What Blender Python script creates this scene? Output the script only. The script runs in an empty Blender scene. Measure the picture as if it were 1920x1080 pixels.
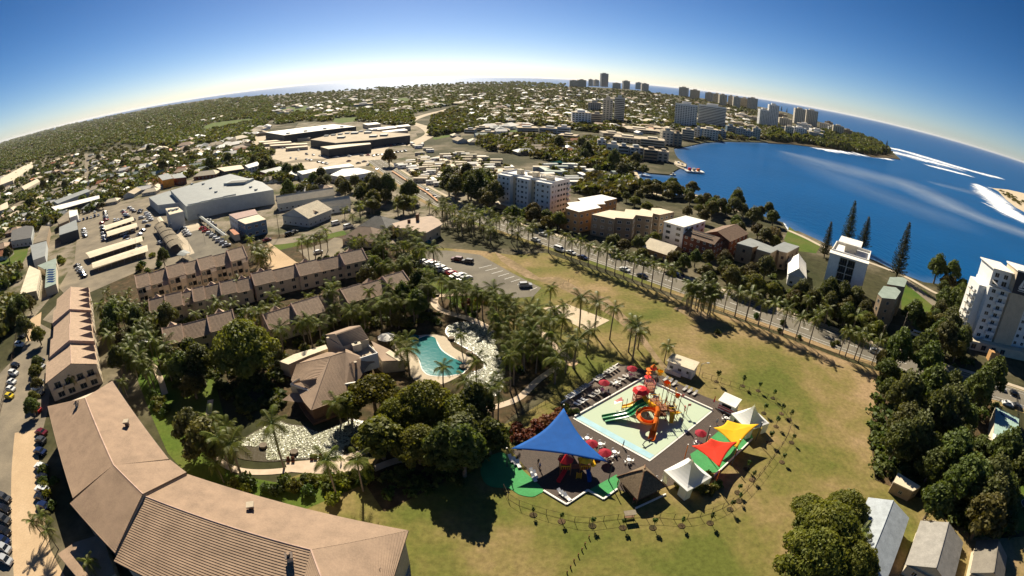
import bpy, math, random
import numpy as np
from mathutils import Vector, Matrix
from mathutils.geometry import delaunay_2d_cdt, tessellate_polygon
random.seed(7); rng = np.random.default_rng(7)
D = bpy.data; S = bpy.context.scene; C = S.collection

# ---------------------------------------------------------------- camera, sky, sun, exposure
CAMH = 70.0; FPX = 950.0
PITCH = math.radians(23.85); ROLL = math.radians(1.22)
FW = np.array([0, math.cos(PITCH), -math.sin(PITCH)])
_u = np.array([0, math.sin(PITCH), math.cos(PITCH)]); _r = np.array([1.0, 0, 0])
RT = math.cos(ROLL)*_r + math.sin(ROLL)*_u
UP = math.cos(ROLL)*_u - math.sin(ROLL)*_r
cd = D.cameras.new('camera'); cam = D.objects.new('camera', cd); C.objects.link(cam); S.camera = cam
cam.matrix_world = Matrix(((RT[0], UP[0], -FW[0], 0), (RT[1], UP[1], -FW[1], 0), (RT[2], UP[2], -FW[2], CAMH), (0, 0, 0, 1)))
S.render.engine = 'CYCLES'
cd.type = 'PANO'; cd.clip_start = 0.1; cd.clip_end = 200000
cd.sensor_fit = 'HORIZONTAL'; cd.sensor_width = 36.0
pc = cd if hasattr(cd, 'panorama_type') else cd.cycles
pc.panorama_type = 'FISHEYE_LENS_POLYNOMIAL'
pc.fisheye_fov = math.radians(200)
pc.fisheye_polynomial_k0 = 0.0; pc.fisheye_polynomial_k1 = -(1920/36.0)/FPX
pc.fisheye_polynomial_k2 = 0.0; pc.fisheye_polynomial_k3 = 0.0; pc.fisheye_polynomial_k4 = 0.0

SUN_AZ, SUN_EL = math.radians(-12.5), math.radians(38)     # azimuth from +Y towards +X
w = D.worlds.new('World'); S.world = w; w.use_nodes = True
nt = w.node_tree; bg = nt.nodes['Background']
sky = nt.nodes.new('ShaderNodeTexSky'); sky.sky_type = 'NISHITA'; sky.sun_disc = False
sky.sun_elevation = SUN_EL; sky.sun_rotation = SUN_AZ
sky.altitude = 0; sky.air_density = 0.54; sky.dust_density = 0.3; sky.ozone_density = 3.5
# the photograph's contrast curve, applied evenly to the whole sky
KS = 0.10
_a = nt.nodes.new('ShaderNodeVectorMath'); _a.operation = 'SCALE'; _a.inputs['Scale'].default_value = KS; nt.links.new(sky.outputs[0], _a.inputs[0])
_m = nt.nodes.new('ShaderNodeVectorMath'); _m.operation = 'MINIMUM'; _m.inputs[1].default_value = (1.5, 1.5, 1.5); nt.links.new(_a.outputs[0], _m.inputs[0])
_g = nt.nodes.new('ShaderNodeGamma'); _g.inputs[1].default_value = 1.23; nt.links.new(_m.outputs[0], _g.inputs[0])
_b = nt.nodes.new('ShaderNodeVectorMath'); _b.operation = 'MULTIPLY'; _b.inputs[1].default_value = (1.04/KS, .93/KS, .835/KS); nt.links.new(_g.outputs[0], _b.inputs[0])
_h = nt.nodes.new('ShaderNodeHueSaturation'); _h.inputs['Saturation'].default_value = 1.28; nt.links.new(_b.outputs[0], _h.inputs['Color'])
nt.links.new(_h.outputs[0], bg.inputs[0]); bg.inputs[1].default_value = 0.06
sl = D.lights.new('sun', 'SUN'); sl.energy = 5.0; sl.angle = math.radians(0.5); sl.color = (1, .90, .72)
so = D.objects.new('sun', sl); C.objects.link(so)
sdir = Vector((math.sin(SUN_AZ)*math.cos(SUN_EL), math.cos(SUN_AZ)*math.cos(SUN_EL), math.sin(SUN_EL)))
so.rotation_euler = sdir.to_track_quat('Z', 'Y').to_euler(); so.location = (0, 0, 300)
S.view_settings.view_transform = 'Standard'; S.view_settings.look = 'None'
S.view_settings.exposure = 0.85; S.view_settings.gamma = 1.0; S.view_settings.use_curve_mapping = False
S.cycles.max_bounces = 5; S.cycles.diffuse_bounces = 3; S.cycles.glossy_bounces = 2; S.cycles.transparent_max_bounces = 6
S.cycles.transmission_bounces = 3
S.cycles.use_denoising = True

# ---------------------------------------------------------------- photo pixel -> place on the ground
def ray(px, py):
    x = px-960; y = 540-py; r = math.hypot(x, y)+1e-9; th = r/FPX
    return math.sin(th)*(x/r*RT+y/r*UP)+math.cos(th)*FW
def G(px, py, z=0.0):
    d = ray(px, py); dz = min(d[2], -1e-5); t = min((z-CAMH)/dz, 60000.0)
    return Vector((t*d[0], t*d[1], z))
def PX(p):
    v = np.array([p[0], p[1], p[2]-CAMH]); v = v/np.linalg.norm(v); a = v@RT; b = v@UP
    th = math.acos(max(-1, min(1, v@FW))); h = math.hypot(a, b)+1e-12
    return 960+FPX*th*a/h, 540-FPX*th*b/h
def sm(t): t = np.clip(t, 0, 1); return t*t*(3-2*t)

# coastline: photo points (with the height at which they were read), then far corners out of view
COAST_PX = [(160,230,0),(280,203,0),(420,183,0),(480,182,0),(560,176,0),(647,169,5),(730,164,8),(813,158,10),(870,155,10),(960,154,20),(1020,156,30),(1071,160,32),
 (1140,164,32),(1218,169,32),(1265,176,32),(1340,186,30),(1418,198,24),(1468,209,18),(1500,217,14),(1535,227,10),(1568,232,6),(1601,246,3),(1640,265,1),(1668,280,0),(1688,298,0),
 (1676,296,0),(1634,293,0),(1607,284,0),(1545,277,0),(1482,269,0),(1440,267,0),(1360,265,0),(1321,267,0),(1288,274,0),(1263,278,0),(1266,288,0),(1271,296,0),(1288,308,0),(1270,317,0),
 (1254,327,0),(1218,324,0),(1190,317,0),(1182,320,0),(1190,335,0),(1198,348,0),(1215,358,0),(1260,366,0),(1305,364,0),(1326,374,0),(1350,387,0),(1392,392,0),(1440,408,0),(1468,417,0),(1478,433,0),(1497,433,0),(1534,450,0),(1560,462,0),
 (1600,472,0),(1645,490,0),(1690,513,0),(1732,529,0),(1784,535,0),(1823,542,0),(1870,560,0),(1925,590,0)]
coast = [G(a, b, c) for a, b, c in COAST_PX]
for v in coast:
    d = math.hypot(v.x, v.y)
    if d > 45000: v.x *= 45000/d; v.y *= 45000/d
land_poly = [(v.x, v.y) for v in coast] + [(330, 60), (420, -300), (-300, -400), (-50000, -400), (-60000, 20000), (-48000, 30000)]
CO = np.array(land_poly)
def seg_dist(P, L, closed=True):
    P = np.atleast_2d(P); best = np.full(len(P), 1e9)
    n = len(L)
    for i in range(n if closed else n-1):
        a = np.array(L[i]); b = np.array(L[(i+1) % n]); ab = b-a
        t = np.clip(((P-a)@ab)/(ab@ab+1e-9), 0, 1); q = a+t[:, None]*ab
        best = np.minimum(best, np.hypot(*(P-q).T))
    return best
def inside(P, poly):
    P = np.atleast_2d(P); x, y = P[:, 0], P[:, 1]; c = np.zeros(len(P), bool); n = len(poly)
    for i in range(n):
        x1, y1 = poly[i]; x2, y2 = poly[(i+1) % n]
        if y1 == y2: continue
        m = ((y1 > y) != (y2 > y)) & (x < (x2-x1)*(y-y1)/(y2-y1)+x1); c ^= m
    return c
def Tn(P):     # terrain height: flat town, a low rise towards the far headland
    P = np.atleast_2d(P).astype(float)
    h = 34*sm((P[:, 1]-950)/1700)*sm((P[:, 0]+350)/900)
    m = h > .05
    if m.any(): h[m] *= sm(seg_dist(P[m], CO)/220)
    return h
def T(x, y): return float(Tn([[x, y]])[0])
def GT(px, py):
    d = ray(px, py)
    g = G(px, py)
    if g.y < 900 or g.x < -350: return g
    t = np.geomspace(600, 30000, 500); z = CAMH+t*d[2]
    P = np.stack([t*d[0], t*d[1]], 1); m = np.nonzero(z < Tn(P))[0]
    if len(m) == 0: return g
    k = m[0]; return Vector((P[k, 0], P[k, 1], float(Tn(P[k:k+1])[0])))

# ---------------------------------------------------------------- materials
MATS = {}
def mat(name, col, rough=.8, var=.12, scale=.6, bump=0, metal=0, spec=.3, col2=None, hue=0, trans=0, objrand=0, bscale=None):
    if name in MATS: return MATS[name]
    m = D.materials.new(name); m.use_nodes = True; n = m.node_tree.nodes; l = m.node_tree.links
    b = n['Principled BSDF']; b.inputs['Roughness'].default_value = rough; b.inputs['Metallic'].default_value = metal
    b.inputs['Specular IOR Level'].default_value = spec
    c2 = col2 or tuple(min(1, c*(1+var*2)) for c in col); c1 = col if col2 else tuple(c*(1-var) for c in col)
    tc = n.new('ShaderNodeTexCoord'); no = n.new('ShaderNodeTexNoise'); no.inputs['Scale'].default_value = scale; no.inputs['Detail'].default_value = 5
    no.inputs['Roughness'].default_value = .65
    geo = n.new('ShaderNodeNewGeometry')
    l.new(geo.outputs['Position'] if not objrand else tc.outputs['Object'], no.inputs['Vector'])
    r = n.new('ShaderNodeValToRGB'); r.color_ramp.elements[0].position = .32; r.color_ramp.elements[1].position = .68
    r.color_ramp.elements[0].color = (*c1, 1); r.color_ramp.elements[1].color = (*c2, 1)
    l.new(no.outputs['Fac'], r.inputs[0]); out = r.outputs[0]
    if not trans and not metal and rough > .5:     # fine grain and weathering on top of the broad variation
        n9 = n.new('ShaderNodeTexNoise'); n9.inputs['Scale'].default_value = 3.2; n9.inputs['Detail'].default_value = 4; n9.inputs['Roughness'].default_value = .8; l.new(geo.outputs['Position'], n9.inputs['Vector'])
        m9 = n.new('ShaderNodeMapRange'); m9.inputs[1].default_value = .32; m9.inputs[2].default_value = .68; m9.inputs[3].default_value = .86; m9.inputs[4].default_value = 1.12; l.new(n9.outputs['Fac'], m9.inputs[0])
        v9 = n.new('ShaderNodeVectorMath'); v9.operation = 'SCALE'; l.new(out, v9.inputs[0]); l.new(m9.outputs[0], v9.inputs['Scale']); out = v9.outputs[0]
    if objrand:
        oi = n.new('ShaderNodeObjectInfo'); hs = n.new('ShaderNodeHueSaturation'); mr = n.new('ShaderNodeMapRange')
        mr.inputs[3].default_value = 1-objrand; mr.inputs[4].default_value = 1+objrand
        l.new(oi.outputs['Random'], mr.inputs[0]); l.new(mr.outputs[0], hs.inputs['Value']); l.new(out, hs.inputs['Color'])
        m2 = n.new('ShaderNodeMapRange'); m2.inputs[3].default_value = .5-hue; m2.inputs[4].default_value = .5+hue
        l.new(oi.outputs['Random'], m2.inputs[0]); l.new(m2.outputs[0], hs.inputs['Hue']); out = hs.outputs[0]
    l.new(out, b.inputs['Base Color'])
    if bump:
        bm = n.new('ShaderNodeBump'); bm.inputs['Strength'].default_value = bump; bm.inputs['Distance'].default_value = .05
        n2 = n.new('ShaderNodeTexNoise'); n2.inputs['Scale'].default_value = bscale or 4; n2.inputs['Detail'].default_value = 4
        l.new(geo.outputs['Position'], n2.inputs['Vector']); l.new(n2.outputs['Fac'], bm.inputs['Height']); l.new(bm.outputs[0], b.inputs['Normal'])
    if trans:
        tr = n.new('ShaderNodeBsdfTranslucent'); mx = n.new('ShaderNodeMixShader'); mx.inputs[0].default_value = trans
        mixc = n.new('ShaderNodeMix'); mixc.data_type = 'RGBA'; mixc.blend_type = 'MULTIPLY'; mixc.inputs[0].default_value = 1
        l.new(out, mixc.inputs[6]); mixc.inputs[7].default_value = (1.5, 1.45, .7, 1)
        l.new(mixc.outputs[2], tr.inputs[0]); l.new(b.outputs[0], mx.inputs[1]); l.new(tr.outputs[0], mx.inputs[2])
        l.new(mx.outputs[0], n['Material Output'].inputs[0])
    MATS[name] = m; return m

# ---------------------------------------------------------------- mesh builder
class MB:
    def __init__(s): s.v = []; s.f = []; s.m = []; s.mats = []
    def mi(s, m):
        if m not in s.mats: s.mats.append(m)
        return s.mats.index(m)
    def face(s, pts, m):
        i = len(s.v); s.v += [tuple(p) for p in pts]; s.f.append(tuple(range(i, i+len(pts)))); s.m.append(s.mi(m)); return s
    def hull(s, vs, fs, m):
        i = len(s.v); s.v += [tuple(p) for p in vs]; k = s.mi(m)
        for f in fs: s.f.append(tuple(i+j for j in f)); s.m.append(k)
        return s
    def box(s, x0, x1, y0, y1, z0, z1, m, mtop=None):
        vs = [(x0,y0,z0),(x1,y0,z0),(x1,y1,z0),(x0,y1,z0),(x0,y0,z1),(x1,y0,z1),(x1,y1,z1),(x0,y1,z1)]
        s.hull(vs, [(3,2,1,0),(0,1,5,4),(1,2,6,5),(2,3,7,6),(3,0,4,7)], m)
        i = len(s.v)-8; s.f.append((i+4,i+5,i+6,i+7)); s.m.append(s.mi(mtop or m)); return s
    def prism(s, poly, z0, z1, m, mtop=None, bottom=False):
        a = sum(poly[i][0]*poly[(i+1) % len(poly)][1]-poly[(i+1) % len(poly)][0]*poly[i][1] for i in range(len(poly)))
        if a < 0: poly = poly[::-1]
        n = len(poly); i = len(s.v)
        s.v += [(p[0], p[1], z0) for p in poly]+[(p[0], p[1], z1) for p in poly]; k = s.mi(m)
        for j in range(n): s.f.append((i+j, i+(j+1) % n, i+n+(j+1) % n, i+n+j)); s.m.append(k)
        s.f.append(tuple(i+n+j for j in range(n))); s.m.append(s.mi(mtop or m))
        if bottom: s.f.append(tuple(i+n-1-j for j in range(n))); s.m.append(k)
        return s
    def cyl(s, p0, p1, r0, r1, m, n=8, cap=True):
        p0 = Vector(p0); p1 = Vector(p1); d = (p1-p0).normalized(); a = d.orthogonal().normalized(); b = d.cross(a)
        i = len(s.v); k = s.mi(m)
        for p, r in ((p0, r0), (p1, r1)):
            for j in range(n):
                t = 2*math.pi*j/n; s.v.append(tuple(p+a*(r*math.cos(t))+b*(r*math.sin(t))))
        for j in range(n): s.f.append((i+j, i+(j+1) % n, i+n+(j+1) % n, i+n+j)); s.m.append(k)
        if cap: s.f.append(tuple(i+n+j for j in range(n))); s.m.append(k); s.f.append(tuple(i+n-1-j for j in range(n))); s.m.append(k)
        return s
    def tube(s, pts, r, m, n=6):
        pts = [Vector(p) for p in pts]; i0 = len(s.v); k = s.mi(m); rr = r if isinstance(r, (list, tuple)) else [r]*len(pts)
        for q, p in enumerate(pts):
            d = (pts[min(q+1, len(pts)-1)]-pts[max(q-1, 0)]).normalized()
            a = d.cross(Vector((0, 0, 1))) if abs(d.z) < .95 else d.cross(Vector((0, 1, 0))); a.normalize(); b = a.cross(d)
            for j in range(n):
                t = 2*math.pi*j/n; s.v.append(tuple(p+a*(rr[q]*math.cos(t))+b*(rr[q]*math.sin(t))))
        for q in range(len(pts)-1):
            for j in range(n): s.f.append((i0+q*n+j, i0+q*n+(j+1) % n, i0+(q+1)*n+(j+1) % n, i0+(q+1)*n+j)); s.m.append(k)
        s.f.append(tuple(i0+n-1-j for j in range(n))); s.m.append(k); e = i0+(len(pts)-1)*n; s.f.append(tuple(e+j for j in range(n))); s.m.append(k)
        return s
    def mesh(s, name, smooth=False):
        me = D.meshes.new(name); me.from_pydata(s.v, [], s.f)
        for m in s.mats: me.materials.append(m)
        me.polygons.foreach_set('material_index', s.m)
        if smooth: me.polygons.foreach_set('use_smooth', [True]*len(s.f))
        me.update(); return me
def link(name, data, parent=None, loc=None, rz=None, scale=None):
    o = D.objects.new(name, data); C.objects.link(o)
    if parent is not None: o.parent = parent
    if loc is not None: o.location = loc
    if rz is not None: o.rotation_euler = (0, 0, rz)
    if scale is not None: o.scale = scale if isinstance(scale, (tuple, list)) else (scale,)*3
    return o
THINGS = []
def tag(o, label, cat, group=None):
    o['label'] = label; o['category'] = cat
    if group: o['group'] = group
    THINGS.append(o); return o
def thing(name, label, cat, loc=(0, 0, 0), rz=0, group=None, scale=None):
    return tag(link(name, None, None, loc, rz, scale), label, cat, group)
def struct(o): o['kind'] = 'structure'; return o
def stuff(o): o['kind'] = 'stuff'; return o
def copy_tree(o, loc, rz=0, scale=None, label=None, cat=None, group=None):
    r = o.copy(); C.objects.link(r); r.location = loc; r.rotation_euler = (0, 0, rz)
    if scale: r.scale = scale if isinstance(scale, (tuple, list)) else (scale,)*3
    for k in ('label', 'category', 'group'):
        if k in r: del r[k]
    for ch in KIDS[o.name]:
        c = ch.copy(); C.objects.link(c); c.parent = r
        for g in KIDS.get(ch.name, ()):
            d = g.copy(); C.objects.link(d); d.parent = c
    return tag(r, label, cat, group)
KIDS = {}
def proto(root):     # a finished thing kept out of the scene, copied wherever it stands
    def walk(o):
        KIDS[o.name] = list(o.children)
        for c in o.children: walk(c)
        C.objects.unlink(o)
    walk(root)
    if root in THINGS: THINGS.remove(root)
    return root
ORD = ('first second third fourth fifth sixth seventh eighth ninth tenth eleventh twelfth thirteenth fourteenth fifteenth sixteenth seventeenth eighteenth nineteenth').split()
TENS = ['', '', 'twent', 'thirt', 'fort', 'fift', 'sixt', 'sevent', 'eight', 'ninet']
def ordw(n):
    if n <= 19: return ORD[n-1]
    if n % 10 == 0: return TENS[n//10 % 10]+'ieth'
    return TENS[n//10 % 10]+'y-'+ORD[n % 10-1]
def finish_labels():
    by = {}
    for o in THINGS: by.setdefault(o['label'], []).append(o)
    for lab, os_ in by.items():
        if len(os_) < 2: continue
        os_.sort(key=lambda o: PX(o.location)[0])
        for i, o in enumerate(os_):
            if len(os_) > 60 and o.get('group'): continue
            if len(os_) == 2: o['label'] = lab+(', the left one' if i == 0 else ', the right one')
            elif i == 0: o['label'] = lab+', leftmost of its kind'
            elif i == len(os_)-1: o['label'] = lab+', rightmost of its kind'
            else: o['label'] = lab+f', {ordw(i+1)} from the left'
            if len(o['label'].split()) > 16: o['label'] = o['label'].replace('royal palm in the row', 'row palm').replace(' of its kind', ' one').replace(' from the left', ' from left')
def smooth_px(pts, n=6):
    out = []; P = [Vector(p) for p in pts]
    for i in range(len(P)-1):
        p0 = P[max(i-1, 0)]; p1 = P[i]; p2 = P[i+1]; p3 = P[min(i+2, len(P)-1)]
        for k in range(n):
            t = k/n; out.append(.5*((2*p1)+(p2-p0)*t+(2*p0-5*p1+4*p2-p3)*t*t+(3*p1-p0-3*p2+p3)*t*t*t))
    out.append(P[-1]); return out
def sheet(name, poly_px, z, m, world=False, dz=None):   # a flat sheet with a thin edge, outline read from the photo
    P = [Vector((p[0], p[1], 0)) if world else G(*p) for p in poly_px]
    tri = tessellate_polygon([P]); b = MB(); k = b.mi(m); n = len(P)
    a = sum(P[i].x*P[(i+1) % n].y-P[(i+1) % n].x*P[i].y for i in range(n)) > 0
    if not a: P = P[::-1]; tri = tessellate_polygon([P])
    b.v = [(p.x, p.y, z) for p in P]
    for t in tri:
        q = [P[i] for i in t]; c = (q[1]-q[0]).cross(q[2]-q[0]).z
        b.f.append(tuple(t) if c > 0 else tuple(t[::-1])); b.m.append(k)
    if dz:
        b.v += [(p.x, p.y, z-dz) for p in P]
        for i in range(n): j = (i+1) % n; b.f.append((i, n+i, n+j, j)); b.m.append(k)
    return struct(link(name, b.mesh(name)))
def ribbon_pts(P, w0, w1=None):
    L, R = [], []
    for i, p in enumerate(P):
        d = (P[min(i+1, len(P)-1)]-P[max(i-1, 0)]); d.z = 0; d.normalize(); s = Vector((-d.y, d.x, 0))
        w = w0 if w1 is None else w0+(w1-w0)*i/(len(P)-1)
        L.append(p+s*w/2); R.append(p-s*w/2)
    return L, R
def ribbon(name, pts_px, width, z, m, terrain=False, off=0, smooth=6, world=False):
    P = [Vector((p[0], p[1], 0)) for p in pts_px] if world else [(GT if terrain else G)(*p) for p in pts_px]
    P = smooth_px(P, smooth)
    if off:
        _, R = ribbon_pts(P, 2*off); P = R
    L, R = ribbon_pts(P, width); b = MB()
    b.v = [(p.x, p.y, p.z+z) for p in L+R]; n = len(L); k = b.mi(m)
    for i in range(n-1): b.f.append((i, n+i, n+i+1, i+1)); b.m.append(k)
    return struct(link(name, b.mesh(name)))
# ---------------------------------------------------------------- setting
def ground_mat(name, stops, scale=.01, detail=8, rough=.95, fine=.5, fs=.6, bump=.3):
    m = D.materials.new(name); m.use_nodes = True; n = m.node_tree.nodes; l = m.node_tree.links; b = n['Principled BSDF']
    b.inputs['Roughness'].default_value = rough; b.inputs['Specular IOR Level'].default_value = .1
    g = n.new('ShaderNodeNewGeometry'); t = n.new('ShaderNodeTexNoise'); t.inputs['Scale'].default_value = scale; t.inputs['Detail'].default_value = detail; t.inputs['Roughness'].default_value = .6
    l.new(g.outputs['Position'], t.inputs['Vector']); r = n.new('ShaderNodeValToRGB'); e = r.color_ramp.elements
    while len(e) < len(stops): e.new(.5)
    for k, (p, c) in enumerate(stops): e[k].position = p; e[k].color = (*c, 1)
    if name == 'lawn_grass':     # the grass dries out towards the far side of the field
        sx = n.new('ShaderNodeSeparateXYZ'); l.new(g.outputs['Position'], sx.inputs[0]); mx_ = n.new('ShaderNodeMapRange'); mx_.inputs[1].default_value = 30; mx_.inputs[2].default_value = 110; mx_.inputs[3].default_value = -.03; mx_.inputs[4].default_value = .075; l.new(sx.outputs[0], mx_.inputs[0])
        ad = n.new('ShaderNodeMath'); ad.operation = 'ADD'; l.new(t.outputs['Fac'], ad.inputs[0]); l.new(mx_.outputs[0], ad.inputs[1]); l.new(ad.outputs[0], r.inputs[0])
    else: l.new(t.outputs['Fac'], r.inputs[0])
    t2 = n.new('ShaderNodeTexNoise'); t2.inputs['Scale'].default_value = fs; t2.inputs['Detail'].default_value = 6; t2.inputs['Roughness'].default_value = .7
    l.new(g.outputs['Position'], t2.inputs['Vector'])
    mr = n.new('ShaderNodeMapRange'); mr.inputs[1].default_value = .3; mr.inputs[2].default_value = .7; mr.inputs[3].default_value = 1-fine; mr.inputs[4].default_value = 1+fine
    l.new(t2.outputs['Fac'], mr.inputs[0]); mx = n.new('ShaderNodeVectorMath'); mx.operation = 'SCALE'
    l.new(r.outputs[0], mx.inputs[0]); l.new(mr.outputs[0], mx.inputs['Scale']); l.new(mx.outputs[0], b.inputs['Base Color'])
    if bump:
        bm = n.new('ShaderNodeBump'); bm.inputs['Strength'].default_value = bump; bm.inputs['Distance'].default_value = .12
        t3 = n.new('ShaderNodeTexNoise'); t3.inputs['Scale'].default_value = 5; l.new(g.outputs['Position'], t3.inputs['Vector'])
        l.new(t3.outputs['Fac'], bm.inputs['Height']); l.new(bm.outputs[0], b.inputs['Normal'])
    MATS[name] = m; return m
M_ground = ground_mat('suburban_ground', [(.34, (.035, .038, .014)), (.5, (.06, .056, .026)), (.6, (.13, .11, .068)), (.72, (.24, .20, .14))], scale=.02, fine=.35, fs=.3)
M_lawn = ground_mat('lawn_grass', [(.37, (.105, .118, .024)), (.46, (.16, .142, .04)), (.54, (.225, .17, .068)), (.64, (.31, .215, .115))], scale=.035, fine=.3, fs=.9)
M_garden = ground_mat('garden_grass', [(.35, (.055, .105, .012)), (.5, (.085, .12, .018)), (.66, (.115, .12, .03))], scale=.06, fine=.25, fs=1.2)
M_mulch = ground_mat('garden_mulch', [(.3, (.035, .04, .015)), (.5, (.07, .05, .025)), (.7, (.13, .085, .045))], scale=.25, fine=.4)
M_asphalt = ground_mat('asphalt', [(.3, (.14, .125, .10)), (.5, (.18, .16, .125)), (.7, (.22, .195, .15))], scale=.12, fine=.15, fs=2, bump=.1)
M_oldasph = ground_mat('worn_asphalt', [(.3, (.16, .135, .10)), (.5, (.22, .185, .135)), (.7, (.29, .24, .17))], scale=.1, fine=.15, fs=2, bump=.1)
M_conc = ground_mat('pale_concrete', [(.3, (.42, .35, .26)), (.5, (.5, .42, .31)), (.7, (.56, .47, .36))], scale=.1, fine=.1, fs=2, bump=.05)
M_drive = ground_mat('tan_driveway', [(.3, (.44, .31, .19)), (.5, (.5, .36, .22)), (.7, (.56, .41, .26))], scale=.1, fine=.12, fs=2, bump=.05)
M_sand = ground_mat('sand', [(.3, (.5, .4, .27)), (.5, (.56, .46, .32)), (.7, (.62, .52, .38))], scale=.3, fine=.1, fs=1.5)
M_dirt = ground_mat('bare_earth', [(.3, (.17, .13, .06)), (.5, (.25, .18, .10)), (.7, (.34, .24, .15))], scale=.15, fine=.25)
M_path = ground_mat('garden_path_concrete', [(.3, (.5, .38, .27)), (.5, (.58, .46, .34)), (.7, (.64, .52, .4))], scale=.2, fine=.1, bump=.03)
M_town = ground_mat('town_ground_mix', [(.36, (.06, .065, .025)), (.46, (.13, .115, .065)), (.54, (.22, .185, .135)), (.7, (.30, .25, .18))], scale=.06, fine=.25)
M_line = mat('white_paint', (.75, .73, .68), .7, .08)
M_kerb = mat('kerb_concrete', (.45, .42, .36), .9)

# land with the coastline
pts = [Vector((float(a), float(b))) for a, b in land_poly]; nb = len(pts)
for r_ in np.geomspace(40, 42000, 58):
    for az in np.arange(-78, 79, 2.0 if r_ > 500 else 6.0):
        x, y = r_*math.sin(math.radians(az)), r_*math.cos(math.radians(az))
        pts.append(Vector((x+random.uniform(-.01, .01), y)))
_P = np.array([(p.x, p.y) for p in pts[nb:]]); _in = inside(_P, land_poly) & (seg_dist(_P, CO) > 3)
pts = pts[:nb]+[p for p, k in zip(pts[nb:], _in) if k]
o = delaunay_2d_cdt(pts, [], [list(range(nb))], 1, 1e-4)
zz = Tn(np.array([(v.x, v.y) for v in o[0]]))
b = MB(); k = b.mi(M_ground); b.v = [(v.x, v.y, float(z)) for v, z in zip(o[0], zz)]; b.f = [tuple(f) for f in o[2]]; b.m = [k]*len(b.f)
i0 = len(b.v)
for p in land_poly: b.v.append((p[0], p[1], 0)); 
for p in land_poly: b.v.append((p[0], p[1], -3))
for i in range(nb): j = (i+1) % nb; b.f.append((i0+i, i0+nb+i, i0+nb+j, i0+j)); b.m.append(k)
struct(link('ground', b.mesh('ground')))

# sea: one sheet to the horizon, with shoals and surf as what lies in the water
def sea_mat():
    m = D.materials.new('sea_water'); m.use_nodes = True; n = m.node_tree.nodes; l = m.node_tree.links; b = n['Principled BSDF']
    at = n.new('ShaderNodeAttribute'); at.attribute_name = 'shoal'; af = n.new('ShaderNodeAttribute'); af.attribute_name = 'foam'
    g = n.new('ShaderNodeNewGeometry'); tn = n.new('ShaderNodeTexNoise'); tn.inputs['Scale'].default_value = .03; tn.inputs['Detail'].default_value = 8; tn.inputs['Roughness'].default_value = .7
    l.new(g.outputs['Position'], tn.inputs['Vector'])
    def mul(a, bb, op='MULTIPLY'):
        q = n.new('ShaderNodeMath'); q.operation = op; q.use_clamp = True
        for i, x in enumerate((a, bb)):
            if isinstance(x, float): q.inputs[i].default_value = x
            else: l.new(x, q.inputs[i])
        return q.outputs[0]
    mrr = n.new('ShaderNodeMapRange'); mrr.inputs[1].default_value = .36; mrr.inputs[2].default_value = .64; fn = n.new('ShaderNodeTexNoise'); fn.inputs['Scale'].default_value = .05; fn.inputs['Detail'].default_value = 9; fn.inputs['Roughness'].default_value = .75; fm = n.new('ShaderNodeMapping'); fm.inputs['Rotation'].default_value = (0, 0, .75); fm.inputs['Scale'].default_value = (2.2, .5, 1); l.new(g.outputs['Position'], fm.inputs[0]); l.new(fm.outputs[0], fn.inputs['Vector']); l.new(fn.outputs['Fac'], mrr.inputs[0])
    shoal = mul(at.outputs['Fac'], mul(mul(mrr.outputs[0], .5), .6, 'ADD'))
    foam = mul(mul(mul(af.outputs['Fac'], 1.35), mul(mrr.outputs[0], .95), 'SUBTRACT'), 2.6)
    base = n.new('ShaderNodeMix'); base.data_type = 'RGBA'; base.inputs[6].default_value = (.001, .068, .20, 1); base.inputs[7].default_value = (.24, .29, .36, 1); l.new(shoal, base.inputs[0])
    t2 = n.new('ShaderNodeTexNoise'); t2.inputs['Scale'].default_value = .012; t2.inputs['Detail'].default_value = 5; l.new(g.outputs['Position'], t2.inputs['Vector'])
    v = n.new('ShaderNodeMapRange'); v.inputs[3].default_value = .75; v.inputs[4].default_value = 1.25; l.new(t2.outputs['Fac'], v.inputs[0])
    sc = n.new('ShaderNodeVectorMath'); sc.operation = 'SCALE'; l.new(base.outputs[2], sc.inputs[0]); l.new(v.outputs[0], sc.inputs['Scale'])
    b2 = n.new('ShaderNodeMix'); b2.data_type = 'RGBA'; l.new(foam, b2.inputs[0]); l.new(sc.outputs[0], b2.inputs[6]); b2.inputs[7].default_value = (.8, .82, .84, 1)
    l.new(b2.outputs[2], b.inputs['Base Color']); b.inputs['IOR'].default_value = 1.33; b.inputs['Specular IOR Level'].default_value = .28
    rr = n.new('ShaderNodeMapRange'); rr.inputs[3].default_value = .30; rr.inputs[4].default_value = .9; l.new(foam, rr.inputs[0]); l.new(rr.outputs[0], b.inputs['Roughness'])
    bm = n.new('ShaderNodeBump'); bm.inputs['Strength'].default_value = .55; bm.inputs['Distance'].default_value = .6
    t3 = n.new('ShaderNodeTexNoise'); t3.inputs['Scale'].default_value = .35; t3.inputs['Detail'].default_value = 5; mp = n.new('ShaderNodeMapping'); mp.inputs['Scale'].default_value = (1, .45, 1); mp.inputs['Rotation'].default_value = (0, 0, .5)
    l.new(g.outputs['Position'], mp.inputs[0]); l.new(mp.outputs[0], t3.inputs['Vector']); l.new(t3.outputs['Fac'], bm.inputs['Height']); l.new(bm.outputs[0], b.inputs['Normal'])
    return m
az = np.radians(np.concatenate([np.arange(-90, 14, 4.0), np.arange(14, 66, .22), np.arange(66, 91, 4.0)])); rad = np.concatenate([[20.], np.geomspace(120, 2600, 230), np.geomspace(2900, 70000, 26)])
A, R_ = np.meshgrid(az, rad); X, Y = (R_*np.sin(A)).ravel(), (R_*np.cos(A)).ravel(); P2 = np.stack([X, Y], 1)
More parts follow.
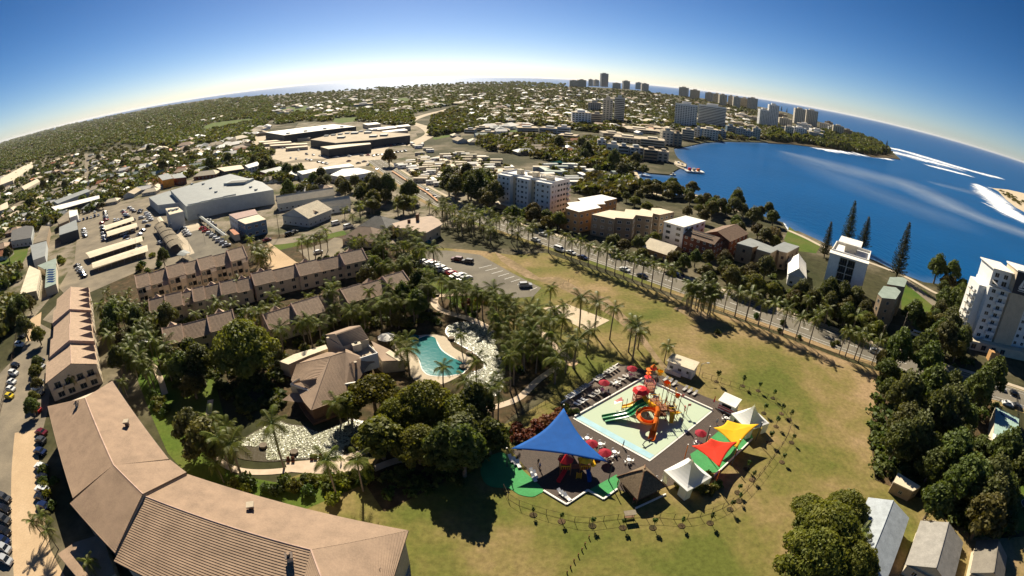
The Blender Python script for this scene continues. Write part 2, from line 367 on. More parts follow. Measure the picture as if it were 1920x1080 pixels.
def line_w(pts_px, wd):     # falloff round a polyline with a width in metres at each point
    L = [G(a, b_) for a, b_ in pts_px]; out = np.zeros(len(P2))
    for i in range(len(L)-1):
        a = np.array(L[i][:2]); q = np.array(L[i+1][:2]); ab = q-a; t = np.clip(((P2-a)@ab)/(ab@ab), 0, 1)
        d = np.hypot(*(P2-(a+t[:, None]*ab)).T); ww = wd[i]+(wd[i+1]-wd[i])*t
        out = np.maximum(out, np.clip(1-d/ww, 0, 1))
    return out
shoal = .75*line_w([(1478,286),(1530,300),(1585,316),(1640,330),(1690,340)], [20, 60, 95, 90, 70])
shoal = np.maximum(shoal, .95*line_w([(1690,342),(1740,362),(1790,388),(1850,412),(1925,438)], [40, 62, 58, 48, 45]))*.85
shoal = np.maximum(shoal, .45*line_w([(1760,345),(1830,362),(1900,380)], [25, 40, 40]))
shoal = np.maximum(shoal, .25*line_w([(1500,300),(1640,360),(1750,400)], [40, 60, 60]))
foam = line_w([(1672,278),(1700,284),(1740,296),(1790,311),(1840,325),(1875,333)], [45, 85, 110, 85, 60, 30])
foam = np.maximum(foam, .75*line_w([(1680,286),(1720,296),(1775,310)], [120, 160, 100]))
foam = np.maximum(foam, line_w([(1750,312),(1780,319),(1815,328)], [35, 45, 30]))
foam = np.maximum(foam, line_w([(1545,279),(1590,283),(1640,292),(1665,297)], [45, 70, 45, 25]))
foam = np.maximum(foam, line_w([(1640,266),(1662,272)], [12, 10]))
foam = np.maximum(foam, line_w([(1835,346),(1848,356),(1862,370),(1880,386),(1905,402),(1935,420)], [20, 45, 52, 44, 40, 40]))
foam = np.maximum(foam, .8*line_w([(1850,350),(1890,358),(1935,372)], [6, 7, 7]))
foam = np.maximum(foam, line_w([(1880,386),(1890,398),(1935,418)], [40, 50, 60]))
foam = np.maximum(foam, .5*line_w([(1200,326),(1230,329)], [7, 7]))
cd_ = seg_dist(P2, CO[:nb-6], closed=False); foam = np.maximum(foam, .45*np.clip(1-cd_/3.0, 0, 1)); shoal = np.maximum(shoal, .3*np.clip(1-cd_/14.0, 0, 1))
nA, nR = len(az), len(rad); me = D.meshes.new('sea'); idx = np.arange(nA*nR).reshape(nR, nA)
q = np.stack([idx[:-1, :-1], idx[:-1, 1:], idx[1:, 1:], idx[1:, :-1]], -1).reshape(-1, 4)[:, ::-1]
me.vertices.add(nA*nR); me.vertices.foreach_set('co', np.stack([X, Y, np.full(len(X), -.8)], 1).astype('f').ravel())
me.loops.add(q.size); me.loops.foreach_set('vertex_index', q.ravel().astype('i')); me.polygons.add(len(q)); me.polygons.foreach_set('loop_start', np.arange(0, q.size, 4, dtype='i'))
for nm, vv in (('shoal', shoal), ('foam', foam)):
    a_ = me.attributes.new(nm, 'FLOAT', 'POINT'); a_.data.foreach_set('value', vv.astype('f'))
me.materials.append(sea_mat()); me.update(); me.validate(); struct(link('sea', me))
# sand bank with scrub on the right, little beaches
sheet('sandbank', [(1860,352),(1872,358),(1885,372),(1905,388),(1930,402),(1960,415),(1990,400),(1960,375),(1925,363),(1890,355)], -.5, M_sand, dz=.6)
ribbon('beach', [(1186,322),(1193,336),(1201,350),(1222,360),(1262,368),(1302,367),(1326,377),(1350,390),(1390,395)], 7, .06, M_sand)
sheet('rocky_shore', [(1440,268),(1482,270),(1545,278),(1607,285),(1634,294),(1676,297),(1688,299),(1672,290),(1630,288),(1600,279),(1545,272),(1482,267),(1440,265)], .05, M_mulch, dz=1)

# lawns and open ground
sheet('lawn', [(900,470),(960,478),(1025,474),(1110,505),(1205,538),(1300,572),(1400,606),(1500,643),(1580,674),(1650,697),(1668,715),(1650,770),(1640,830),(1660,880),(1700,905),(1740,940),(1790,985),(1860,1010),(1990,1000),
 (2100,1250),(1400,1400),(900,1400),(700,1250),(560,1050),(450,930),(560,890),(640,870),(760,850),(880,820),(960,790),(1040,740),(1000,700),(985,660),(940,600),(905,560),(850,550),(780,500),(760,470),(830,465)], .02, M_lawn)
for q_ in [[(250,690),(275,660),(310,640),(360,660),(400,700),(420,780),(400,850),(440,890),(520,905),(690,860),(700,900),(560,960),(420,925),(350,890),(315,850),(280,770)],
           [(790,470),(850,490),(880,520),(905,560),(890,600),(840,560),(790,520),(775,490)],
           [(0,455),(57,451),(50,480),(38,500),(20,515),(0,520)],
           [(1180,360),(1235,355),(1290,385),(1330,400),(1300,420),(1230,410),(1150,385)],
           [(1480,425),(1500,440),(1540,458),(1530,475),(1490,470),(1470,450)],
           [(1690,530),(1735,545),(1760,570),(1800,600),(1780,640),(1720,620),(1690,580)],
           [(1900,880),(1990,880),(1990,1010),(1890,990)],
           [(500,460),(600,432),(640,425),(650,440),(520,470)]]:
    sheet('lawn', q_, .03, M_garden if q_[0][0] != 1180 else M_ground)
for q_ in [[(505,212),(522,203),(572,198),(590,206),(560,210),(520,217)], [(625,222),(672,219),(678,226),(640,231),(622,229)], [(726,185),(760,183),(775,189),(740,193)], [(378,238),(400,230),(470,222),(480,227),(420,242),(385,247)],
           [(935,232),(965,228),(985,238),(975,250),(945,248)], [(315,305),(330,296),(345,306),(330,313)], [(800,250),(830,245),(850,255),(815,262)]]:
    sheet('field', q_, .04, M_garden)
sheet('earth_track', [(925,470),(965,490),(1010,520),(1050,520),(1085,540),(1140,560),(1200,620),(1235,670),(1262,700),(1240,690),(1200,640),(1150,595),(1090,560),(1040,535),(985,520),(940,490)], .035, M_dirt)
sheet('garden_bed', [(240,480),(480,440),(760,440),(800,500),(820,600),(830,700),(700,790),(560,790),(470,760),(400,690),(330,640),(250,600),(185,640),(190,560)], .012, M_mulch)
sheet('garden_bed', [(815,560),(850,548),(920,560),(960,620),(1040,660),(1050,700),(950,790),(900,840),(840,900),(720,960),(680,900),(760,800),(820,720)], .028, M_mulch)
sheet('town_ground', [(0,560),(0,330),(60,300),(250,280),(330,300),(520,290),(560,230),(760,225),(900,300),(940,420),(700,440),(470,470),(250,510),(170,540),(110,540),(60,600)], .008, M_town)
sheet('estate_ground', [(780,250),(930,250),(1160,290),(1180,340),(1290,410),(1480,440),(1500,470),(1640,530),(1760,600),(1860,700),(1700,670),(1450,560),(1100,460),(930,400),(820,330)], .016, M_ground)
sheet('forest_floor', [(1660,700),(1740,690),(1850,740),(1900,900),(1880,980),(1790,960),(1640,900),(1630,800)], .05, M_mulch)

# roads
ROAD = [(702,300),(760,340),(822,376),(890,404),(950,425),(1017,447),(1132,484),(1252,526),(1376,570),(1440,592),(1500,613),(1565,637),(1662,670),(1760,702),(1869,734),(1925,752),(2010,782)]
ribbon('road', ROAD, 12.5, .07, M_asphalt)
ribbon('verge', ROAD, 19, .045, M_lawn)
for s_ in (-1, 1):
    ribbon('kerb', ROAD, .35, .16, M_kerb, off=s_*6.4)
ribbon('footpath', ROAD, 2.2, .12, M_conc, off=-8.6)
def dashes(path, off, z, n, ln=3.0, gap=6.0, w_=.15, name='lane_marking', start=0, solid=False):
    P = smooth_px([G(*p) for p in path], 24)
    if off: _, P = ribbon_pts(P, 2*off)
    b = MB(); acc = 0; k = 0
    segs = []; cur = 0
    for i in range(len(P)-1):
        d = (P[i+1]-P[i]); L_ = d.length
        if L_ < 1e-6: continue
        u = d/L_; s = Vector((-u.y, u.x, 0))*w_/2; t = 0
        if solid: segs.append((P[i], P[i+1], s)); continue
        while t < L_:
            ph = (cur+t) % (ln+gap)
            if ph < ln: e = min(L_, t+ln-ph); segs.append((P[i]+u*t, P[i]+u*e, s)); t = e+1e-4
            else: t += ln+gap-ph
        cur += L_
    for a, q, s in segs: b.face([a-s+Vector((0, 0, z)), q-s+Vector((0, 0, z)), q+s+Vector((0, 0, z)), a+s+Vector((0, 0, z))], M_line)
    return (struct if solid else stuff)(link(name, b.mesh(name)))
dashes(ROAD, 0, .1, 0, w_=.25); dashes(ROAD, 4.4, .1, 0, solid=True, w_=.14); dashes(ROAD, -4.4, .1, 0, solid=True, w_=.14)
ribbon('road', [(702,300),(712,280),(738,265),(765,272),(790,262),(808,250),(795,238),(770,228),(800,215),(840,205),(880,190),(900,178)], 15, .1, M_conc)
ribbon('road', [(160,412),(163,385),(165,340),(163,300),(160,288)], 8, .05, M_oldasph)
ribbon('road', [(0,352),(60,340),(110,305),(150,300)], 8, .045, M_oldasph)
ribbon('road', [(702,300),(640,305),(560,300),(490,310),(430,330),(330,360),(230,385),(120,415),(0,450)], 11, .045, M_oldasph)
ribbon('road', [(480,330),(540,305),(610,300)], 16, .055, M_oldasph)
ribbon('road', [(500,455),(560,448),(640,428),(720,420),(800,405),(860,398)], 9, .06, M_oldasph)
ribbon('road', [(1690,520),(1740,560),(1790,600),(1840,640)], 6, .05, M_oldasph)
ribbon('footpath', [(1478,432),(1510,446),(1560,470),(1640,496),(1700,520),(1760,552),(1830,575)], 3, .08, M_conc)
ribbon('road', [(1040,170),(1100,190),(1180,215),(1260,245),(1330,262)], 8, .3, M_oldasph, terrain=True)
ribbon('road', [(900,178),(950,170),(1010,165)], 10, .4, M_oldasph, terrain=True)
# car parks and drives
sheet('car_park', [(838,470),(900,478),(960,512),(1015,540),(1000,556),(960,560),(905,545),(850,515),(820,505),(800,488),(795,470)], .06, M_asphalt)
sheet('car_park', [(150,395),(280,375),(330,420),(365,455),(425,505),(370,500),(270,505),(165,550),(130,560),(110,540),(140,490)], .055, M_oldasph)
sheet('car_park', [(325,445),(370,430),(432,470),(436,500),(380,498),(340,470)], .075, M_asphalt)
sheet('driveway', [(340,415),(372,411),(375,430),(340,440),(352,452),(365,475),(350,480),(330,440)], .085, M_conc)
sheet('car_park', [(0,700),(40,660),(62,600),(100,620),(98,700),(90,770),(75,830),(62,1080),(110,1400),(-300,1400),(-150,900)], .05, M_oldasph)
sheet('driveway', [(28,812),(70,806),(78,920),(95,1030),(150,1130),(40,1200),(22,1000),(22,880)], .07, M_drive)
sheet('driveway', [(118,560),(140,556),(150,600),(120,615),(80,600)], .07, M_oldasph)
sheet('driveway', [(56,600),(78,585),(76,610),(58,640),(48,640)], .075, M_drive)
sheet('driveway', [(488,470),(505,455),(556,492),(578,500),(540,512),(500,505)], .07, M_drive)
ribbon('road', [(620,450),(700,455),(760,450)], 7, .05, M_oldasph)
sheet('car_park', [(560,470),(650,445),(720,440),(640,480),(580,490)], .055, M_oldasph)
sheet('car_park', [(480,290),(540,280),(640,285),(700,290),(690,310),(600,325),(520,300)], .05, M_conc)
sheet('car_park', [(480,250),(530,262),(600,280),(560,300),(470,270)], .09, M_conc)
sheet('car_park', [(760,310),(830,290),(920,310),(930,340),(850,345)], .04, M_conc)
sheet('volleyball_sand', [(1018,578),(1062,570),(1143,601),(1102,622)], .08, M_sand)
sheet('earth_patch', [(1262,578),(1290,572),(1330,590),(1345,605),(1300,600)], .06, M_dirt)
for i in range(9):      # painted bays in the car park by the field
    a = G(898+i*12.0, 503+i*5.2); q = G(922+i*10.6, 497+i*5.3)
    d = (q-a).normalized(); s = Vector((-d.y, d.x, 0))*.09; zz_ = Vector((0, 0, .075))
    b = MB().face([a-s+zz_, q-s+zz_, q+s+zz_, a+s+zz_], M_line); struct(link('road_marking', b.mesh('road_marking')))
# garden paths
PATHS = [([(812,556),(860,552),(905,552)], 2.2), ([(818,552),(815,570),(835,585),(880,598),(915,615),(940,632),(950,650)], 2.4), ([(1000,605),(1030,640),(1060,668),(1068,685)], 2.0), ([(1045,688),(1010,712),(975,745),(940,760),(905,768)], 1.8),
         ([(700,880),(740,865),(800,850),(870,820)], 1.8), ([(395,750),(390,800),(400,850),(440,880),(510,885),(600,870),(660,855),(720,835)], 1.6), ([(240,640),(290,690),(310,740)], 1.8)]
for p_, w_ in PATHS: ribbon('garden_path', p_, w_, .09, M_path)
sheet('paved_terrace', [(535,868),(560,865),(600,862),(640,862),(672,868),(690,880),(640,890),(580,888),(540,885)], .1, M_path)
sheet('paved_circle', [(1072+12*math.cos(t), 680+7*math.sin(t)) for t in np.linspace(0, 6.28, 20)[:-1]], .1, M_drive)

# the air between here and the horizon
hz = link('haze', MB().box(-85000, 85000, -2000, 85000, -4.2, 175, mat('haze_surface', (.5, .5, .5))).mesh('haze')); stuff(hz); hz['label'] = 'thin pale haze over the town and the sea'; hz['category'] = 'haze'
hm = D.materials.new('haze_air'); hm.use_nodes = True; hn = hm.node_tree.nodes; hn.clear(); ho = hn.new('ShaderNodeOutputMaterial'); hv = hn.new('ShaderNodeVolumePrincipled')
hv.inputs['Color'].default_value = (.92, .94, 1, 1); hv.inputs['Density'].default_value = 1.2e-5; hv.inputs['Anisotropy'].default_value = .3; hm.node_tree.links.new(hv.outputs[0], ho.inputs['Volume'])
hz.data.materials.clear(); hz.data.materials.append(hm)
# ---------------------------------------------------------------- buildings
M_tile = mat('terracotta_beige_tile', (.30, .205, .135), .75, .12, .3)
M_tile2 = mat('townhouse_roof_tile', (.38, .27, .185), .8, .12, 1.0)
M_ridge = mat('ridge_cap', (.48, .33, .25), .8)
M_gutter = mat('gutter_brown', (.12, .085, .065), .6)
M_beige = mat('beige_render', (.52, .43, .31), .9, .08, .4)
M_grey = mat('pale_grey_render', (.42, .44, .43), .9, .06, .4)
M_cream = mat('cream_wall', (.55, .48, .36), .9, .06, .4)
M_white = mat('white_wall', (.72, .71, .68), .85, .05, .4)
M_wroof = mat('white_roof', (.78, .74, .66), .7, .06, .3)
M_croof = mat('cream_roof', (.62, .53, .38), .8, .08, .3)
M_groof = mat('grey_metal_roof', (.26, .27, .25), .55, .08, .3)
M_droof = mat('dark_roof', (.10, .095, .085), .7, .15, .4)
M_greenroof = mat('grey_green_roof', (.25, .30, .25), .65, .1, .3)
M_brick = mat('red_brown_brick', (.17, .062, .034), .9, .18, 1.2)
M_tan = mat('tan_brick', (.30, .22, .14), .9, .1, 1.0)
M_orange = mat('orange_brick', (.48, .27, .11), .9, .1, 1.0)
M_terra = mat('terracotta_roof', (.38, .15, .07), .8, .15, .6)
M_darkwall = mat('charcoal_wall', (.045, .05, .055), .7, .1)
M_bluewall = mat('blue_grey_wall', (.12, .20, .27), .8, .06)
M_glass = mat('window_glass', (.02, .028, .035), .12, .1, spec=.6)
M_frame = mat('window_frame', (.3, .29, .27), .5)
M_wframe = mat('white_frame', (.7, .69, .66), .5)
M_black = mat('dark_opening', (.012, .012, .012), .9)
M_steel = mat('galvanised_steel', (.45, .45, .44), .4, .06, metal=.6)
M_wood = mat('brown_timber', (.16, .085, .045), .8, .15)
M_solar = mat('solar_glass', (.015, .03, .09), .15, .1, spec=.6)
M_mauve = mat('mauve_roof', (.36, .24, .20), .8, .08)

_wm = {}
def win_mesh(w, h, fr=None, bars=1, glass=None):
    key = (round(w, 2), round(h, 2), (fr or M_frame).name, bars)
    if key in _wm: return _wm[key]
    f = fr or M_frame; b = MB(); t = min(.09, w*.12)
    b.box(-w/2, w/2, -.07, .0, 0, t, f).box(-w/2, w/2, -.07, .0, h-t, h, f).box(-w/2, -w/2+t, -.065, 0, t, h-t, f).box(w/2-t, w/2, -.065, 0, t, h-t, f)
    for i in range(bars): x = -w/2+(i+1)*w/(bars+1); b.box(x-t/3, x+t/3, -.055, 0, t, h-t, f)
    b.face([(-w/2+t, -.02, t), (w/2-t, -.02, t), (w/2-t, -.02, h-t), (-w/2+t, -.02, h-t)], glass or M_glass)
    _wm[key] = b.mesh('window'); return _wm[key]
_bm = {}
def balcony_mesh(w, d, m, rail):
    key = (round(w, 2), round(d, 2), m.name, rail.name)
    if key in _bm: return _bm[key]
    b = MB(); b.box(-w/2, w/2, -d, 0, -.18, 0, m); b.box(-w/2, w/2, -d, -d+.1, .002, 1.0, rail).box(-w/2, -w/2+.1, -d+.1, 0, .002, 1.0, rail).box(w/2-.1, w/2, -d+.1, 0, .002, 1.0, rail)
    _bm[key] = b.mesh('balcony'); return _bm[key]
class Bld:
    """building standing on the ground; local x runs along its front from A to B, local y goes back from it"""
    def __init__(s, name, label, cat, A, B, group=None, zb=0.0):
        A = Vector(A); B = Vector(B); A.z = B.z = zb; d = B-A; s.W = d.length; s.A = A
        s.root = thing(name, label, cat, A, math.atan2(d.y, d.x), group)
    def part(s, name, mb, label=None):
        o = link(name, mb.mesh(name), s.root)
        if label: o['label'] = label
        return o
    def box(s, name, *a, mtop=None, label=None): return s.part(name, MB().box(*a, mtop), label)
    def win(s, x, y, z, w=1.5, h=1.3, face='f', fr=None, bars=1, parent=None, name='window', glass=None):
        rz = {'f': 0, 'r': math.pi/2, 'l': -math.pi/2, 'b': math.pi}[face]
        return link(name, win_mesh(w, h, fr, bars, glass), parent or s.root, (x, y, z), rz)
    def balc(s, x, y, z, w, d, m, rail, face='f'):
        rz = {'f': 0, 'r': math.pi/2, 'l': -math.pi/2, 'b': math.pi}[face]
        o = link('balcony', balcony_mesh(w, d, m, rail), s.root, (x, y, z), rz); return o
def frame_px(a, b, c, z):
    """front corners a, b and a third corner c (behind b), all read on the roof at height z -> A, B, depth"""
    A, B, Cc = G(*a, z), G(*b, z), G(*c, z); u = (B-A).normalized(); v = Vector((-u.y, u.x, 0)); return A, B, (Cc-B).dot(v)
def parapet(mb, x0, x1, y0, y1, z, m, h=.5, t=.25):
    mb.box(x0, x1, y0, y0+t, z, z+h, m).box(x0, x1, y1-t, y1, z, z+h, m).box(x0, x0+t, y0+t, y1-t, z, z+h, m).box(x1-t, x1, y0+t, y1-t, z, z+h, m); return mb
def courses(mb, e0, e1, r0, r1, m, step=.44, lip=.085):
    e0, e1, r0, r1 = map(Vector, (e0, e1, r0, r1)); n = max(2, int(((r0-e0).length+(r1-e1).length)/2/step)); up = (e1-e0).cross(r0-e0).normalized()
    if up.z < 0: up = -up
    for i in range(n):
        a0 = e0.lerp(r0, i/n)+up*lip; a1 = e1.lerp(r1, i/n)+up*lip; b0 = e0.lerp(r0, (i+1)/n); b1 = e1.lerp(r1, (i+1)/n)
        mb.face([a0, a1, b1, b0], m); mb.face([e0.lerp(r0, i/n), e1.lerp(r1, i/n), a1, a0], m)
    return mb
def gable(root, name, x0, x1, y0, y1, ze, zr, mroof, mwall, axis='x', over=.5, tiles=True, ridge_at=.5, step=.4, hip=0, ridge_m=None):
    """gable or hip roof over a rectangle; ridge along axis; returns roof part, gable walls are added as a part named gable_wall"""
    b = MB(); g = MB(); g2 = MB(); sl = (zr-ze)/((y1-y0)*ridge_at) if axis == 'x' else (zr-ze)/((x1-x0)*ridge_at)
    if axis == 'x':
        ym = y0+(y1-y0)*ridge_at; zo = ze-over*sl
        E = [(x0-over, y0-over, zo), (x1+over, y0-over, zo), (x1+over, y1+over, zo), (x0-over, y1+over, zo)]; Rr = [(x0-over+hip, ym, zr), (x1+over-hip, ym, zr)]
        if not hip: g.face([(x0, y0, ze), (x0, ym, zr-.05), (x0, y1, ze)], mwall); g2.face([(x1, y1, ze), (x1, ym, zr-.05), (x1, y0, ze)], mwall)
    else:
        xm = x0+(x1-x0)*ridge_at; zo = ze-over*sl
        E = [(x1+over, y0-over, zo), (x1+over, y1+over, zo), (x0-over, y1+over, zo), (x0-over, y0-over, zo)]; Rr = [(xm, y0-over+hip, zr), (xm, y1+over-hip, zr)]
        if not hip: g.face([(x1, y0, ze), (xm, y0, zr-.05), (x0, y0, ze)], mwall); g2.face([(x0, y1, ze), (xm, y1, zr-.05), (x1, y1, ze)], mwall)
    if tiles:
        courses(b, E[0], E[1], Rr[0], Rr[1], mroof, step); courses(b, E[2], E[3], Rr[1], Rr[0], mroof, step)
        if hip: courses(b, E[1], E[2], Rr[1], Rr[1], mroof, step); courses(b, E[3], E[0], Rr[0], Rr[0], mroof, step)
    else:
        b.face([E[0], E[1], Rr[1], Rr[0]], mroof).face([E[2], E[3], Rr[0], Rr[1]], mroof)
        if hip: b.face([E[1], E[2], Rr[1]], mroof).face([E[3], E[0], Rr[0]], mroof)
    b.face([E[3], E[2], E[1], E[0]], mwall)
    ro = link(name, b.mesh(name), root)
    c = MB().tube([Rr[0], Rr[1]], .12, ridge_m or mroof, 5)
    if hip:
        for p, q in ((E[0], Rr[0]), (E[3], Rr[0]), (E[1], Rr[1]), (E[2], Rr[1])): c.tube([p, q], .1, ridge_m or mroof, 5)
    link('ridge_cap', c.mesh('ridge_cap'), ro)
    if not hip: link('gable_wall', g.mesh('gable_wall'), root); link('gable_wall', g2.mesh('gable_wall'), root)
    return ro

# ---- the long bent resort block, bottom left (three wings under tiled roofs)
def big_resort():
    O = G(216, 930, 0); t = thing('resort_building', 'long bent resort building with three tan tiled roof wings, lower left', 'building', O)
    def q(px, py, z): v = G(px, py, z); return v-O
    ze, zr = 8.6, 12.0
    W = []
    a, c, bb = q(89.5, 762, ze), q(159.5, 746, zr), q(210, 714.5, ze)
    e, d, f = q(137, 934, ze), q(213, 872, zr), q(316, 861, ze)
    e2, d2, f2 = q(131.5, 944, ze), q(213, 872, zr), q(319, 862.5, ze)
    g, h, i = q(216, 1037, ze), q(268, 926.5, zr), q(349, 886, ze)
    ze3, zr3 = 7.9, 11.3
    g3, h3, i3 = q(214, 1052, ze3), q(271, 930, zr3), q(352, 889.5, ze3)
    u = (q(583, 1031, zr3)-h3); j3 = q(583, 1031, zr3); k3 = q(765, 995, ze3)
    # near eave of the third wing runs parallel to its ridge
    m3 = g3+Vector((u.x, u.y, 0))*1.02; m3.z = ze3
    l3 = q(728, 1112, ze3)
    uu = Vector((l3.x-k3.x, l3.y-k3.y, 0))
    def wing(nm, E0, R0, F0, E1, R1, F1, z_e, far=None):
        b = MB(); courses(b, E0, E1, R0, R1, M_tile); courses(b, F1, F0, R1, R0, M_tile)
        o = link('tiled_roof', b.mesh('tiled_roof'), t); o['label'] = nm
        c_ = MB().tube([R0, R1], .16, M_ridge, 6); 
        link('ridge_cap', c_.mesh('ridge_cap'), o)
        for p0, p1 in ((E0, E1), (F0, F1)): link('gutter', MB().tube([p0-Vector((0, 0, .12)), p1-Vector((0, 0, .12))], .13, M_gutter, 5).mesh('gutter'), o)
        # verge boards at the ends and walls below
        for p0, p1, p2 in ((E0, R0, F0), (E1, R1, F1)):
            v = MB()
            for s0, s1 in ((p0, p1), (p1, p2)): v.face([s0-Vector((0, 0, .35)), s1-Vector((0, 0, .35)), s1+Vector((0, 0, .03)), s0+Vector((0, 0, .03))], M_gutter)
            link('verge', v.mesh('verge'), o)
        cen = (E0+E1+F0+F1)/4; ins = lambda p: Vector((p.x+(cen.x-p.x)*.07, p.y+(cen.y-p.y)*.07, p.z))
        w_ = MB(); P = [ins(E0), ins(E1), ins(F1), ins(F0)]; RR = [ins(R0), ins(R1)]
        w_.prism([(p.x, p.y) for p in P], 0, z_e-.3, M_beige)
        for p0, p1, p2 in ((P[0], RR[0], P[3]), (P[1], RR[1], P[2])): w_.face([p0-Vector((0, 0, .3)), p1-Vector((0, 0, .3)), p2-Vector((0, 0, .3))], M_beige)
        wl = link('wall', w_.mesh('wall'), t)
        for (p0, p1) in ((P[1], P[0]), (P[3], P[2])):
            L = (p1-p0).length; dr = (p1-p0)/L; n_ = int(L/3.6); rz = math.atan2(dr.y, dr.x)
            for fl in range(3):
                for k_ in range(n_):
                    pos = p0+dr*(L*(k_+.5)/n_); link('window', win_mesh(1.7, 1.4, M_wframe), t, (pos.x, pos.y, .9+fl*2.75), rz)
    wing('far roof wing with a small vent', a, c, bb, e, d, f, ze)
    wing('short middle roof wing', e2, d2+Vector((0, 0, .02)), f2, g, h, i, ze+.02)
    wing('long near roof wing', g3, h3, i3, m3, j3, k3, ze3)
    b = MB(); r2 = j3+Vector((l3.x-m3.x, l3.y-m3.y, 0))*.0
    j4 = (l3+k3)/2; 
    # last wing turns towards the camera
    r_end = j3.lerp(q(650, 1200, zr3), 1.0); e_end = q(560, 1240, ze3); f_end = l3
    wing('roof wing turning away at the lawn end', m3, j3, k3, e_end, r_end, f_end, ze3)
    # step wall between the wings
    s = MB(); 
    for p0, p1 in ((g, h), (h, i)): s.face([p0-Vector((0, 0, 1.3)), p1-Vector((0, 0, 1.3)), p1-Vector((0, 0, .02)), p0-Vector((0, 0, .02))], M_beige)
    link('step_wall', s.mesh('step_wall'), t)
    # roof vents, chimneys and gooseneck pipes
    def vent(px, py, z, s_=1.0, kind='vent'):
        p = q(px, py, z); b = MB()
        if kind == 'chimney': b.box(-.45, .45, -.45, .45, -1.2, 1.0, M_beige).box(-.6, .6, -.6, .6, 1.003, 1.15, M_gutter).cyl((0, 0, 1.15), (0, 0, 1.6), .28, .24, M_tile, 8)
        else: b.box(-.4, .4, -.4, .4, -.8, .45, M_gutter).box(-.65, .65, -.65, .65, .48, .58, M_conc).box(-.62, .62, -.62, .62, .25, .33, M_conc)
        link(kind, b.mesh(kind), t, p, .4)
    vent(146, 762, 11.0, kind='chimney'); vent(237, 793, 10.6); vent(470, 950, 9.8); vent(545, 1050, 10.6, kind='chimney')
    for px, py in ((185,775),(203,818),(222,862),(182,770),(168,828),(388,963),(311,934),(295,955),(375,985),(468,1018),(481,995),(585,1023),(573,1050),(712,1070)):
        b = MB().tube([(0, 0, -.3), (0, 0, .45), (.12, .05, .6), (.3, .1, .55)], .05, M_gutter, 5); link('vent_pipe', b.mesh('vent_pipe'), t, q(px, py, 10.6 if py < 900 else 10.0))
    # lower lean-to roof by the car park
    P = [q(107, 1037, 3.2), q(140, 1015, 3.2), q(190, 1000, 3.2), q(215, 1075, 3.2), q(160, 1100, 3.2)]
    b = MB().prism([(p.x, p.y) for p in P], 0, 3.0, M_beige, M_tile); link('annexe', b.mesh('annexe'), t)
    # paved lip and steps at the lawn end
    b = MB().prism([(p.x, p.y) for p in (q(755, 1045, 0), q(768, 1052, 0), q(772, 1100, 0), q(750, 1100, 0))], 0, .5, M_conc); link('steps', b.mesh('steps'), t)
big_resort()

